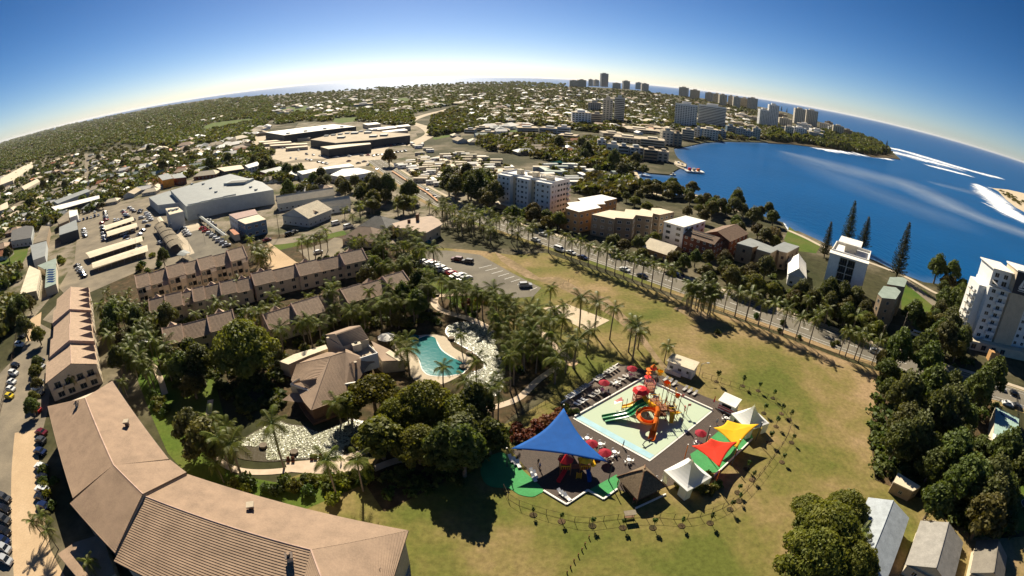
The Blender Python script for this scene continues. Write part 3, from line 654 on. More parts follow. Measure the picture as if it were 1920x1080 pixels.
# ---- stepped townhouse rows
def townrow(name, label, a, b_, depth, ze, units, storeys, seed=0, mirror=False, zb=0, dh=None, base=True, tilt=2.6):
    A, B = (G(*a), G(*b_)) if base else (G(*a, ze), G(*b_, ze))
    r = random.Random(seed); bd = Bld('townhouse_row', label, 'townhouses', A, B, 'tan roofed townhouse rows of the resort'); W = bd.W; n = units; x = 0
    ws = [r.uniform(.8, 1.25) for _ in range(n)]; s_ = W/sum(ws); ws = [q*s_ for q in ws]
    for k in range(n):
        w_ = ws[k]; off = [0, -1.1, .3, -.6][(k+seed) % 4]; up = [0, .7, .25, .9][(k*3+seed) % 4]; x0, x1 = x, x+w_; x += w_; y0 = off; y1 = depth+off*.3; e = ze+up; zr = e+tilt
        ym = y0+(y1-y0)*.55
        b = MB(); courses(b, (x0, y0-.5, e-.25), (x1, y0-.5, e-.25), (x0, ym, zr), (x1, ym, zr), M_tile2, .4); courses(b, (x1, y1+.5, e-.25), (x0, y1+.5, e-.25), (x1, ym, zr), (x0, ym, zr), M_tile2, .4)
        ro = bd.part('roof', b); link('ridge_cap', MB().tube([(x0, ym, zr+.05), (x1, ym, zr+.05)], .12, M_ridge, 5).mesh('ridge_cap'), ro)
        wl = MB().box(x0+.01, x1-.01, y0, y1, 0, e-.3, M_beige); bd.part('wall', wl)
        # firewall parapet standing above the roof
        pw = MB()
        for xs in ((x0-.12, x0+.16),) + (((x1-.16, x1+.12),) if k == n-1 else ()):
            prof = [(y0-.55, 0 if k == 0 else e-2), (y0-.55, e+.1), (ym, zr+.38), (y1+.5, e+.1), (y1+.5, 0 if k == 0 else e-2)]
            vs = [(xs[0], p, z) for p, z in prof]+[(xs[1], p, z) for p, z in prof]; m_ = 5
            pw.hull(vs, [(0, 1, 2, 3, 4), (9, 8, 7, 6, 5)]+[(j, j+5, (j+1) % 5+5, (j+1) % 5) for j in range(5)], M_ridge)
        bd.part('firewall', pw)
        nb = 2 if w_ > 7 else 1
        # small forward dormer bay with its own lower roof
        if w_ > 5 and storeys > 2:
            bx0, bx1 = x1-w_*.38, x1-w_*.05; d = MB().box(bx0, bx1, y0-1.6, y0-.002, 0, e-1.1, M_beige)
            bd.part('bay_wall', d); d2 = MB(); courses(d2, (bx0-.1, y0-2.0, e-1.25), (bx1+.1, y0-2.0, e-1.25), (bx0-.1, y0+.4, e+.25), (bx1+.1, y0+.4, e+.25), M_tile2, .4); bd.part('bay_roof', d2)
            for fl in range(storeys-1): bd.win((bx0+bx1)/2, y0-1.6, .8+fl*2.8, 1.2, 1.3)
            rx0, rx1 = x0+w_*.36, bx0-.05
            bd.box('recess_shade', rx0, rx1, y0-.03, y0-.01, .1, e-.9, M_black)  # flat wall panel, its black painting in the shade behind the balconies
            for fl in range(1, storeys): bd.balc((rx0+rx1)/2, y0-.03, fl*2.8, rx1-rx0, 1.1, M_beige, M_beige)
            for fl in range(storeys): bd.win(x0+w_*.18, y0, .9+fl*2.8, 1.5, 1.3)
        else:
            for fl in range(storeys):
                m_ = max(1, int(w_/3)); 
                for q in range(m_): bd.win(x0+w_*(q+.5)/m_, y0, .8+fl*2.8, 1.4, 1.3)
        if k in (0, n-1):
            fc, xx = ('l', x0) if k == 0 else ('r', x1)
            for fl in range(storeys): bd.win(xx+(-.13 if fc == 'l' else .13), (y0+y1)/2, .8+fl*2.8, 1.2, 1.2, fc)
        if storeys == 2 and k % 2 == 0:    # small pyramid skylight over the back roof
            v = MB(); xx = (x0+x1)/2; v.hull([(xx-1.6, ym, zr-.5), (xx+1.6, ym, zr-.5), (xx+1.6, ym+3.2, zr-.9), (xx-1.6, ym+3.2, zr-.9), (xx, ym+1.6, zr+.9)], [(0, 1, 4), (1, 2, 4), (2, 3, 4), (3, 0, 4)], M_tile2); bd.part('hip_dormer', v)
    bd.box('back_wall', 0, W, depth*.98, depth*1.0+.0, 0, .4, M_beige)
    return bd
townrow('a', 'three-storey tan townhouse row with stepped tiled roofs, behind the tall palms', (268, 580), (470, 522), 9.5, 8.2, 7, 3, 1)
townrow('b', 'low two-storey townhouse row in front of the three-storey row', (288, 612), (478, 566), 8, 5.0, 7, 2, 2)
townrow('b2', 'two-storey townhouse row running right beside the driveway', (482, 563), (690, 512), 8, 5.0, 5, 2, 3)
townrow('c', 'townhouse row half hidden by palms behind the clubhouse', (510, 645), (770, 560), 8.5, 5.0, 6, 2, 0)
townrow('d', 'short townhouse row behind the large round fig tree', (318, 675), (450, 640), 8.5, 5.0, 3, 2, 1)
# townhouse block seen end-on at the left
def left_block():
    ze, zr = 6.3, 8.9
    A = G(82, 691, ze); Bc = G(180, 682, ze); Cc = G(166, 541, ze)
    A2 = G(98, 640, ze)
    u = (Cc-Bc).normalized(); L = (Cc-Bc).length; v = Vector((u.y, -u.x, 0)); Wd = 15.0
    B0 = Bc; A0 = Bc-v*Wd    # front-left corner
    bd = Bld('townhouse_block', 'long townhouse block with stepped gable roof, seen end-on beside the left car park', 'townhouses', A0, Bc)
    W = bd.W; n = 5
    for k in range(n):
        y0, y1 = L*k/n, L*(k+1)/n; e = ze+[0, .9, .2, .8, .3][k]; z_ = e+2.6; xm = W*.52; x0 = [-1.5, 0, .6, .2, 1][k]
        b = MB(); courses(b, (x0-.5, y1, e-.3), (x0-.5, y0, e-.3), (xm, y1, z_), (xm, y0, z_), M_tile2, .4); courses(b, (W+.5, y0, e-.3), (W+.5, y1, e-.3), (xm, y0, z_), (xm, y1, z_), M_tile2, .4)
        ro = bd.part('roof', b); link('ridge_cap', MB().tube([(xm, y0, z_+.05), (xm, y1, z_+.05)], .13, M_ridge, 5).mesh('ridge_cap'), ro)
        bd.part('wall', MB().box(x0, W, y0+.01, y1-.01, 0, e-.3, M_beige))
        b = MB(); prof = [(x0-.55, e-2.2 if k else 0), (x0-.55, e+.05), (xm, z_+.35), (W+.55, e+.05), (W+.55, e-2.2 if k else 0)]
        if k: b.hull([(x, y0-.12, z) for x, z in prof]+[(x, y0+.14, z) for x, z in prof], [(0, 4, 3, 2, 1), (5, 6, 7, 8, 9)]+[(j, (j+1) % 5, (j+1) % 5+5, j+5) for j in range(5)], M_ridge)
        else: b.face([(x0, y0, e-.3), (W, y0, e-.3), (xm, y0, z_-.1)], M_beige)
        bd.part('firewall', b)
        # pointed side gables that throw the saw-tooth shadows
        for j in range(2):
            yc = y0+(y1-y0)*(.3+.42*j); b = MB(); b.hull([(W+.3, yc-1.5, e-.2), (W+.3, yc+1.5, e-.2), (W+.3, yc, e+1.5), (W-4.2, yc, e+1.5)], [(0, 1, 2), (0, 2, 3), (1, 3, 2)], M_tile2); bd.part('side_gable', b)
        for fl in range(2):
            for j in range(3): bd.win(W, y0+(y1-y0)*(j+.5)/3, .8+fl*2.8, 1.3, 1.3, 'r'); bd.win(x0, y0+(y1-y0)*(j+.5)/3, .8+fl*2.8, 1.3, 1.3, 'l')
    for fl in range(2):
        for x in (1.5, 5, 9, 12.5):
            bd.win(x, 0.01, .5+fl*2.9, 2.2, 1.9); 
            if fl: bd.balc(x, 0, fl*2.9, 2.8, 1.3, M_beige, M_beige)
left_block()

# ---- clubhouse with the big hipped roof
def clubhouse():
    O = G(620, 730); t = thing('clubhouse', 'clubhouse with large hipped brown tile roof beside the lily pond', 'clubhouse', O)
    q = lambda px, py, z: G(px, py, z)-O
    X = lambda x, y: (520+x/5.4, 590+y/5.4)
    ze, zr = 3.6, 8.3
    Pk = q(*X(540, 425), 7.7); Ridge2 = q(*X(690, 375), 8.6); L0 = q(*X(195, 500), 5.4); L1 = q(*X(140, 660), 4.2); tip = q(*X(345, 970), ze); tipl = q(*X(270, 885), ze)
    R1 = q(*X(680, 845), ze); R2 = q(*X(800, 700), ze+.5); Rr = q(*X(930, 500), 5.2); hip2 = q(*X(735, 490), 7.2); R1b = q(*X(655, 740), 4.2); back = q(*X(330, 440), 5.6)
    b = MB()
    courses(b, tip, R1, Pk, Ridge2, M_tile, .36)
    courses(b, tipl, tip, Pk, Pk, M_tile, .36)
    courses(b, L1, tipl, L0, Pk, M_tile, .36)
    courses(b, R1b, R2, hip2, hip2+Vector((.3, 0, .2)), M_tile, .36); b.face([R1, R2, hip2, Ridge2], M_tile); b.face([R2, Rr, q(*X(860, 430), 6.8), hip2], M_tile)
    b.face([Rr, q(*X(990, 480), 5), q(*X(880, 400), 7), q(*X(860, 430), 6.8)], M_tile)
    b.face([L0, Pk, Ridge2, q(*X(500, 380), 7.0), back], M_tile); b.face([Ridge2, hip2, q(*X(860, 430), 6.8), q(*X(690, 340), 8.0)], M_tile)
    ro = link('hipped_roof', b.mesh('hipped_roof'), t)
    c_ = MB(); 
    for p, r in ((tip, Pk), (R1b, hip2), (Pk, Ridge2), (L0, Pk)): c_.tube([p, r], .13, M_gutter, 5)
    link('ridge_cap', c_.mesh('ridge_cap'), ro)
    cen = (tip+L1+R1+Pk)/4
    def shrink(p, k=.1): return (p.x+(cen.x-p.x)*k, p.y+(cen.y-p.y)*k)
    w_ = MB().prism([shrink(p) for p in (tip, R1, R2, Rr, Ridge2, back, L0, L1, tipl)], 0, ze-.35, M_wood); link('wall', w_.mesh('wall'), t)
    w_ = MB(); d_ = [shrink(p, -.1) for p in (tip, R1, R2, L1, tipl)]; w_.prism([d_[3], d_[4], d_[0], d_[1], d_[2]], 0, .5, M_wood); link('deck', w_.mesh('deck'), t)
    # small gable with white bargeboards, left front
    g0, g1, g2 = q(*X(130, 710), 4.6), q(*X(215, 660), 6.0), q(*X(335, 785), 4.2); gp = q(*X(400, 640), 6.2)
    b = MB(); courses(b, g2, q(*X(380, 760), 4.2), g1, gp, M_tile, .36); b.face([g1, gp, g0], M_tile); link('gable_roof', b.mesh('gable_roof'), t)
    b = MB()
    for p0, p1 in ((g0, g1), (g0, g2)): b.hull([p0, p1, p1+Vector((0, 0, .32)), p0+Vector((0, 0, .32)), p0+Vector((.25, .25, 0)), p1+Vector((.25, .25, 0)), p1+Vector((.25, .25, .32)), p0+Vector((.25, .25, .32))], [(0, 1, 2, 3), (7, 6, 5, 4), (3, 2, 6, 7), (0, 4, 5, 1)], M_wroof)
    b.face([g0-Vector((0, 0, 2.2)), g2-Vector((0, 0, 2.0)), g2, g0], M_cream); link('bargeboard', b.mesh('bargeboard'), t)
    h0, h1 = q(*X(658, 722), 4.6), q(*X(790, 700), 5.0); b = MB().hull([h0, h1, h1+Vector((0, 0, .4)), h0+Vector((0, 0, .4)), h0+Vector((0, .4, 0)), h1+Vector((0, .4, 0)), h1+Vector((0, .4, .4)), h0+Vector((0, .4, .4))], [(0, 1, 2, 3), (3, 2, 6, 7)], M_wroof)
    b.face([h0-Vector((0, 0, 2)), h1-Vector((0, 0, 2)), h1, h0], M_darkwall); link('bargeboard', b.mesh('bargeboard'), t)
    # verandah roof left
    P = [q(*X(45, 865), 2.6), q(*X(145, 790), 3.4), q(*X(150, 880), 2.6)]; b = MB().face([P[0], P[2], P[1]], M_tile).face([P[2], q(*X(275, 890), 2.6), q(*X(320, 790), 3.4), P[1]], M_tile); link('verandah_roof', b.mesh('verandah_roof'), t)
    # upper storey with its own gable
    zE, zR = 8.6, 11.0
    a0 = q(*X(487, 205), zE+.6); a1 = q(*X(665, 320), zE); a2 = q(*X(925, 245), zE); r0 = q(*X(590, 195), zR); r1 = q(*X(840, 110), zR)
    b = MB(); courses(b, a1, a2, r0, r1, M_tile, .36); back1 = a0+(r1-r0); courses(b, Vector((back1.x, back1.y, a0.z)), a0, r1, r0, M_tile, .36); link('upper_roof', b.mesh('upper_roof'), t)
    b = MB(); bl = [(a0.x, a0.y), (a1.x, a1.y), (a2.x, a2.y), (back1.x, back1.y)]; b.prism(bl, 0, zE-.1, M_beige); b.face([a0, a1-Vector((0, 0, .1)), r0-Vector((0, 0, .1))], M_beige); link('upper_wall', b.mesh('upper_wall'), t)
    # terrace with white parapet, tanks
    P = [q(*X(690, 310), 7.2), q(*X(840, 440), 7.2), q(*X(1018, 385), 7.2), q(*X(905, 285), 7.2)]
    b = MB().prism([(p.x, p.y) for p in P], 3, 6.3, M_white, M_conc)
    for i in (1, 2): 
        p0, p1 = P[i], P[i+1]; b.hull([p0-Vector((0, 0, .9)), p1-Vector((0, 0, .9)), p1, p0], [(0, 1, 2, 3)], M_white); dd = (cen-p0).normalized()*.25; b.face([p0, p1, p1+Vector((-.3, .1, 0)), p0+Vector((-.3, .1, 0))], M_white)
    link('roof_terrace', b.mesh('roof_terrace'), t)
    for x, y, s_ in ((720, 310, 1.1), (800, 330, 1.25)):
        b = MB().box(-.9*s_, .9*s_, -.9*s_, .9*s_, 0, 1.5*s_, M_cream).box(-.35, .35, -.35, .35, 1.5*s_+.003, 1.7*s_, M_black); link('roof_tank', b.mesh('roof_tank'), t, q(*X(x, y), 7.4)-Vector((0, 0, .6)), .6)
    for x, y in ((660, 440), (795, 520)):
        b = MB().cyl((0, 0, -1), (0, 0, 1.1), .3, .3, M_tile, 8).cyl((0, 0, 1.1), (0, 0, 1.2), .4, .4, M_conc, 8); link('chimney', b.mesh('chimney'), t, q(*X(x, y), 6.6))
    # low right roof towards the pool
    P = [q(*X(950, 265), 4.6), q(*X(1140, 355), 3.8), q(*X(1280, 460), 3.2), q(*X(1060, 470), 3.6), q(*X(1010, 400), 4.8)]
    b = MB().face(P[::-1], M_tile); b.prism([(p.x, p.y) for p in P], 0, 3.0, M_beige); link('side_roof', b.mesh('side_roof'), t)
    P = [q(*X(1095, 385), 3.95), q(*X(1140, 355), 3.95), q(*X(1280, 455), 3.35), q(*X(1230, 470), 3.35)]; b = MB().face(P[::-1], M_croof); link('awning', b.mesh('awning'), t)
    # flat-roofed lower link, left
    P = [q(*X(20, 470), 4), q(*X(160, 400), 4), q(*X(490, 300), 4), q(*X(510, 340), 4), q(*X(320, 410), 4), q(*X(110, 500), 4)]
    b = MB().prism([(p.x, p.y) for p in P], 0, 3.9, M_beige, M_croof); link('flat_wing', b.mesh('flat_wing'), t)
clubhouse()
# ---------------------------------------------------------------- town buildings, outlines read at roof height
def pxb(name, label, cat, poly, h, wall, roof, floors=0, sp=3.2, ww=1.4, wh=1.3, fr=None, group=None, over=.0, rim=None, z0=0, skip=(), base=True, balc=0, fh=None):
    P = [G(p[0], p[1], h) for p in poly]; c = sum(P, Vector())/len(P); O = Vector((c.x, c.y, z0))
    a = sum(P[i].x*P[(i+1) % len(P)].y-P[(i+1) % len(P)].x*P[i].y for i in range(len(P)))
    if a < 0: P = P[::-1]
    t = thing(name, label, cat, O, 0, group); L = [(p.x-O.x, p.y-O.y) for p in P]; H_ = h-z0
    cx = sum(p[0] for p in L)/len(L); cy = sum(p[1] for p in L)/len(L)
    grow = lambda p, k: (p[0]+(p[0]-cx)/max(1e-3, math.hypot(p[0]-cx, p[1]-cy))*k, p[1]+(p[1]-cy)/max(1e-3, math.hypot(p[0]-cx, p[1]-cy))*k)
    Lw = [grow(p, -over) for p in L] if over else L
    link('wall', MB().prism(Lw, 0, H_-.3, wall).mesh('wall'), t)
    ro = link('roof', MB().prism(L, H_-.295, H_, rim or roof, roof, bottom=True).mesh('roof'), t)
    if floors:
        fh = fh or (H_-.5)/floors; n = len(Lw)
        for i in range(n):
            p, q = Vector((*Lw[i], 0)), Vector((*Lw[(i+1) % n], 0)); d = q-p; ln = d.length
            if ln < 2.5: continue
            u = d/ln; nr = Vector((u.y, -u.x, 0)); mid = (p+q)/2+O
            if nr.dot(-mid) <= 0: continue
            m = max(1, int(ln/sp)); rz = math.atan2(u.y, u.x)
            for f in range(floors):
                for k in range(m):
                    pos = p+u*(ln*(k+.5)/m); 
                    link('window', win_mesh(min(ww, ln/m*.8), wh, fr), t, (pos.x, pos.y, fh*f+.9), rz)
                    if balc and k % balc == 0 and f: link('balcony', balcony_mesh(min(2.4, ln/m*.9), 1.0, wall, wall), t, (pos.x, pos.y, fh*f+.1), rz)
    return t
def roof_bits(t, pts, h, kind='roof_vent', m=None, s=(.8, .8, 1.0)):
    for p in pts:
        v = G(p[0], p[1], h)-t.location; b = MB().box(-s[0], s[0], -s[1], s[1], 0, s[2], m or M_grey); link(kind, b.mesh(kind), t, (v.x, v.y, h-t.location.z))

# six-storey white apartment block with three bays
def white6():
    h = 17; A, B, dp = frame_px((933, 326), (1032.5, 345), (1077.5, 338.5), h); dp = max(dp, 14)
    bd = Bld('apartment_block', 'six-storey white apartment block with three projecting bays by the main road', 'apartment block', A, B); W = bd.W
    bays = [(0, .25), (.38, .60), (.73, 1.0)]; gaps = [(.25, .38), (.60, .73)]
    for a, b in bays: bd.box('bay', a*W, b*W, 0, 3, 0, h, M_white)
    bd.box('wall', .01, W-.01, 3.003, dp, 0, h-.02, M_white)
    for a, b in gaps:
        bd.box('stair_recess', a*W+.02, b*W-.02, 2.8, 3.0, 0, h-.5, M_beige)
        for f in range(6): bd.win((a+b)/2*W, 2.8, .8+f*2.75, 1.4, 1.4)
    for a, b in bays:
        for f in range(6):
            for k, ww in ((.17, .9), (.5, 1.5), (.83, .9)): bd.win((a+(b-a)*k)*W, 0, .9+f*2.75, ww, 1.15, 'f')
    for f in range(6):
        for k in range(6): bd.win(W, 2+(dp-3)*k/5.5, .9+f*2.75, [1.1, .5, 1.9, 1.4, 1.9, 1.6][k], 1.2, 'r')
        bd.balc(W, dp-1.3, .1+f*2.75, 2.2, 1.2, M_white, M_white, 'r')
    bd.part('parapet', parapet(MB(), .02, W-.02, 3.02, dp-.02, h-.02, M_white, .8))
    for x, y, w_, d_, z in ((.2, .45, 3, 3, 2.6), (.5, .45, 3, 3, 2.6), (.78, .4, 3.4, 3, 2.6), (.35, .6, 5, 4, 1.3), (.62, .55, 5, 4, 1.4)):
        bd.box('roof_plant', x*W, x*W+w_, y*dp, y*dp+d_, h, h+z, M_cream)
    for k in range(5): bd.part('pergola_beam', MB().box(W*.76+k*1.5, W*.76+k*1.5+.15, dp*.12, dp*.5, h+2.3, h+2.45, M_white))
    bd.part('podium', MB().box(-1, W*.95, -7, -2.5, 0, 2.6, M_tan, M_croof))
white6()
t = pxb('apartment_block', 'orange-brick apartment block with bright white stepped roof, next to the white block', 'apartment block', [(1060.6,390),(1086,397.5),(1127,389),(1118.7,383.4),(1135.6,382.5),(1132,377.8),(1157,372),(1128,364.7),(1083,372),(1089,377),(1063,380),(1068,385.5)], 10.2, M_orange, M_wroof, 3, 3.4, 1.6, 1.3, M_wframe, rim=M_brick)
t = pxb('apartment_block', 'long tan-brick apartment block with cream stepped roof by the main road', 'apartment block', [(1109.4,402),(1152.5,410.6),(1154,408),(1187,410.6),(1192,403),(1222.8,407),(1224.7,400),(1237,403),(1264,397.5),(1237,390),(1222,390),(1221,395),(1203,391),(1199,394),(1173,392),(1171,397),(1143,393.7)], 9.7, M_tan, M_croof, 3, 3.6, 1.7, 1.3, M_wframe, rim=M_brick)
t = pxb('apartment_block', 'four-storey white apartment block with plain white roof', 'apartment block', [(1244,415),(1282.5,426),(1324,413.6),(1285.6,404)], 11, M_white, M_wroof, 4, 4.0, 2.2, 1.3, M_frame, over=.4)
t = pxb('apartment_block', 'flat-roofed tan brick flats with pale roof edging and stepped plan', 'apartment block', [(1381.7,455.8),(1411.4,463.6),(1423,461),(1419,466.7),(1445,474.5),(1457.5,468),(1462,470.6),(1476,473.8),(1499,462),(1470,453.4),(1449.7,463),(1406,446)], 8.0, M_tan, M_groof, 2, 4.2, 1.2, 1.4, M_brick, rim=M_cream)
# red-brown brick flats: two gabled wings
def brick_flats():
    A, B, dp = frame_px((1281.7, 440), (1338.7, 458), (1357.5, 451), 7.4)
    bd = Bld('brick_flats', 'dark red-brown brick flats with two tiled gable wings', 'apartment block', A, B); W = bd.W; dp = max(dp, 9)
    bd.box('wall', 0, W, 0, dp, 0, 7.6, M_brick)
    gable(bd.root, 'roof', 0, W, 0, dp, 7.6, 9.6, M_gutter_roof, M_brick, 'x', .5, True, .5, .5)
    bd.box('wing_wall', W*.35, W*.35+13, dp+.01, dp+20, 0, 8.0, M_brick)
    gable(bd.root, 'wing_roof', W*.35, W*.35+13, dp+.01, dp+20, 8.0, 10.6, M_gutter_roof, M_brick, 'y', .5, True, .5, .5)
    for f in range(3):
        for k in range(5): bd.win(W*(k+.5)/5, 0, .8+f*2.6, 1.3, 1.1, fr=M_wframe)
        for k in range(3): bd.win(W, dp*(k+.5)/3, .8+f*2.6, 1.2, 1.1, 'r', M_wframe)
        for k in range(4): bd.win(W*.35+13, dp+3+k*4.5, .8+f*2.6, 1.4, 1.1, 'r', M_wframe)
        for k in range(3): bd.balc(0, 2+k*3, .2+f*2.6, 2.2, 1.0, M_cream, M_white, 'l')
    for k in range(2): bd.part('skylight_strip', MB().box(W*.15, W*.85, dp*.2+k*2.2, dp*.2+k*2.2+.5, 9.0+k*.35, 9.2+k*.35, M_darkwall))
M_gutter_roof = mat('dark_brown_tile', (.20, .13, .085), .8, .15, .8)
brick_flats()
def white_tower():
    h = 17.5; A, B, dp = frame_px((1556.5, 475), (1626.9, 496.5), (1648, 481.7), h); dp = max(12, dp+2)
    bd = Bld('apartment_tower', 'slim white apartment tower with dark balcony columns near the tall pines', 'apartment tower', A, B); W = bd.W
    bd.box('left_wall', 0, W*.27, 0, dp, 0, h, M_white); bd.box('right_wall', W*.69, W, 0, dp, 0, h, M_white); bd.box('core_wall', W*.27+.01, W*.69-.01, 1.6, dp, 0, h, M_white)
    for f in range(6):
        z = f*2.85
        for a, b in ((.275, .475), (.485, .685)):
            bd.win(W*(a+b)/2, 1.6, z+.05, W*(b-a)*.94, 2.45, 'f', M_frame, 2); bd.part('balcony', MB().box(W*a+.03, W*b-.03, .1, 1.59, z-.15, z, M_white).box(W*a+.03, W*b-.03, .1, .16, z+.003, z+1.0, M_glass))
        for k in range(3): bd.win(W, 2+k*3.6, z+.8, 1.5, 1.3, 'r')
    bd.part('mullion_wall', MB().box(W*.476, W*.484, .05, 1.59, 0, h, M_white))
    bd.box('roof_slab', -.4, W+.4, -.5, 4.0, h+.01, h+.45, M_wroof); bd.part('parapet', parapet(MB(), 0, W, 4.01, dp, h, M_wroof, .9, .35))
    bd.box('penthouse', W*.3, W*.62, dp*.5, dp*.85, h+.01, h+3.2, M_cream); bd.box('penthouse_roof', W*.1, W*.72, dp*.45, dp*1.02, h+3.203, h+3.5, M_wroof)
white_tower()
t = pxb('apartment_block', 'brown brick apartment block with grey-green roof, front half', 'apartment block', [(1646,551),(1653.7,558.5),(1679.6,561),(1689,546.5),(1680,539),(1657,536)], 12, M_tan, M_greenroof, 4, 4.5, 1.2, 1.2, rim=M_gutter)
t = pxb('apartment_block', 'brown brick apartment block with grey-green roof, rear half', 'apartment block', [(1663,532.6),(1696,538),(1701,525),(1692.6,519.6),(1668.5,519.6)], 12.3, M_tan, M_greenroof, 4, 4.5, 1.2, 1.2, rim=M_gutter)
def resort_tower():
    A = G(1818, 645); B = G(1886, 660); h = 30
    bd = Bld('resort_tower', 'ten-storey white resort tower with dark sailboat sign at the right edge', 'apartment tower', A, B); k_ = bd.W; W = k_*1.0; dp = 13; fh = 2.95
    bd.box('wall', 0, W*.52, 0, dp, 0, 23.6, M_white); bd.box('upper_wall', W*.02, W*.52, 1.6, dp, 23.61, h, M_white)
    bd.box('stair_tower', W*.523, W, -1.6, dp*.6, 0, h+2.2, M_beige); bd.box('right_wing', W*1.003, W*2.2, .3, dp, 0, h-2, M_white); bd.box('left_wing', -3.4, -.003, 2.5, dp-1, 0, 22.5, M_white)
    for f in range(10):
        z = f*fh
        for x in (.13, .36):
            if f < 8: bd.win(W*x, 0, z+.8, 2.0, 1.5, 'f', M_wframe)
            if f < 8 and x == .36: bd.balc(W*x, 0, z+.05, W*.22, 1.3, M_white, M_white)
        if f < 9:
            for x in (1.15, 1.35, 1.6, 1.85): bd.win(W*x, .3, z+.8, 1.6, 1.4, 'f', M_wframe)
            bd.balc(W*1.6, .3, z+.05, 4, 1.4, M_white, M_white)
        if f < 7:
            for y in (3.6, 7.2): bd.balc(-3.4, y+.6, z+.3, 2.8, 1.5, M_white, M_wroof, 'l'); bd.win(-3.4, y+.6, z+.4, 1.8, 1.9, 'l', M_wframe)
    for x in (.15, .38): bd.win(W*x, 1.6, 24.2, 2.6, 2.0, 'f', M_wframe); bd.win(W*x, 1.6, 27, 2.2, 1.8, 'f', M_wframe)
    # curved sun awning over the top terrace
    b = MB(); n = 8
    for i in range(n):
        x0, x1 = W*.02+W*.5*i/n, W*.02+W*.5*(i+1)/n; z0, z1 = 25.6-2.0*math.sin(i/n*1.6), 25.6-2.0*math.sin((i+1)/n*1.6)
        b.hull([(x0, -1.8, z0), (x1, -1.8, z1), (x1, .6, z1+.5), (x0, .6, z0+.5), (x0, -1.8, z0+.12), (x1, -1.8, z1+.12), (x1, .6, z1+.62), (x0, .6, z0+.62)], [(3, 2, 1, 0), (4, 5, 6, 7), (0, 1, 5, 4), (2, 3, 7, 6)], M_wroof)
    bd.part('awning', b)
    bd.box('roof_slab', -.4, W*.53, .2, dp+.4, h+.01, h+.4, M_wroof); bd.box('stair_cap', W*.5, W*1.02, -2.0, dp*.6+.3, h+2.21, h+2.7, M_wroof)
    sg = bd.box('sign_panel', W*.53, W*.99, -1.78, -1.603, h-6.2, h+2.0, M_navy)
    s = MB(); cx = W*.76; z0 = h-4.6; y = -1.83
    s.face([(cx-.15, y, z0+1.0), (cx-.15, y, z0+5.0), (cx-2.1, y, z0+1.0)][::-1], M_white).face([(cx+.15, y, z0+1.3), (cx+1.7, y, z0+1.3), (cx+.15, y, z0+4.4)], M_white)
    s.face([(cx-2.2, y, z0+.75), (cx-1.5, y, z0+.2), (cx+1.5, y, z0+.2), (cx+2.2, y, z0+.75)], M_white); s.face([(cx-2.0, y, z0-.35), (cx+2.0, y, z0-.35), (cx+2.0, y, z0-.15), (cx-2.0, y, z0-.15)], M_white)
    link('sailboat_emblem', s.mesh('sailboat_emblem'), sg)
    bd.box('podium', -8, W*2.2, -5, -1.7, 0, 3.4, M_cream, mtop=M_croof); bd.box('gatehouse', W*.2, W*.42, -12, -9.5, 0, 3.6, M_orange)
    for k in range(5): bd.win(-6+k*5, -5, .6, 2.4, 2.0, 'f')
M_navy = mat('navy_sign', (.02, .024, .04), .5, .05)
resort_tower()

# grey warehouse with its parts
t = pxb('warehouse', 'large grey flat-roofed warehouse left of the town road', 'warehouse', [(320,357),(431.9,326),(492,341.5),(512.6,355.6),(455.6,365),(420,371),(349,387)], 9, M_grey, M_groof, rim=M_grey)
roof_bits(t, [(381,346),(395,354),(405,361),(360,346),(470,352),(480,357)], 9); roof_bits(t, [(448,343)], 9, 'plant_deck', M_grey, (9, 6, 1.6)); roof_bits(t, [(446,341)], 10.6, 'plant_grille', M_droof, (7, 3.5, .3))
for k in range(4): v0 = G(352+k*22, 386-k*5.2, 9)-t.location; link('roof_duct', MB().tube([(0, 0, .5), (7, 4.5, .5)], .4, M_grey, 6).mesh('roof_duct'), t, (v0.x, v0.y, 9))
t = pxb('warehouse', 'lower grey warehouse wing with white-edged roof at its left end', 'warehouse', [(279,370),(318,357.5),(343,379),(296,384.5)], 6, M_grey, M_groof, rim=M_white)
t = pxb('building', 'small pale block building in front of the grey warehouse', 'building', [(310,391),(318,402.5),(344,396),(334,388)], 9.5, M_grey, M_croof, rim=M_white); roof_bits(t, [(318,396),(325,395),(332,393)], 9.5)
t = pxb('office_building', 'blue-grey two-storey office with cream roof and mauve rear gable', 'office', [(445,412.6),(460,420),(499,411),(484,402)], 7.2, M_bluewall, M_croof, 2, 3.5, 1.6, 1.4, M_wframe)
t = pxb('office_building', 'white-walled building with mauve metal roof beside the blue-grey office', 'office', [(429,402),(443,411),(484,401),(478,392)], 7.2, M_white, M_mauve, 2, 3.2, 1.2, 1.3, M_frame)
t = pxb('shed', 'small shed with terracotta roof below the blue-grey office', 'shed', [(430,431),(439,440.5),(449,438.5),(439,428.5)], 3.2, M_cream, M_terra)
t = pxb('shed', 'bright orange-walled shed behind the grey warehouse', 'shed', [(296,329.6),(304.4,338),(325,334),(315,324.4)], 7, mat('orange_wall', (.62, .25, .04), .8), M_groof, 0, rim=M_cream)
t = pxb('building', 'dark-roofed brown building beside the bright orange shed', 'building', [(321,328),(326,334.5),(349,332),(340,324)], 6, M_brick, M_groof, 1, rim=M_white)
t = pxb('building', 'cream flat-roofed building behind the grey warehouse', 'building', [(406,315),(421,321.5),(458,316),(452,309)], 5, M_darkwall, M_croof, 1)
t = pxb('building', 'white box-like building behind the warehouse right end', 'building', [(459,310),(466,315),(488,309),(482,303)], 6, M_white, M_wroof, 2)
t = pxb('building', 'brown brick building with flat dark roof near the white box building', 'building', [(487,321),(500,325),(537,319),(525,312)], 4.5, M_brick, M_groof, 1)
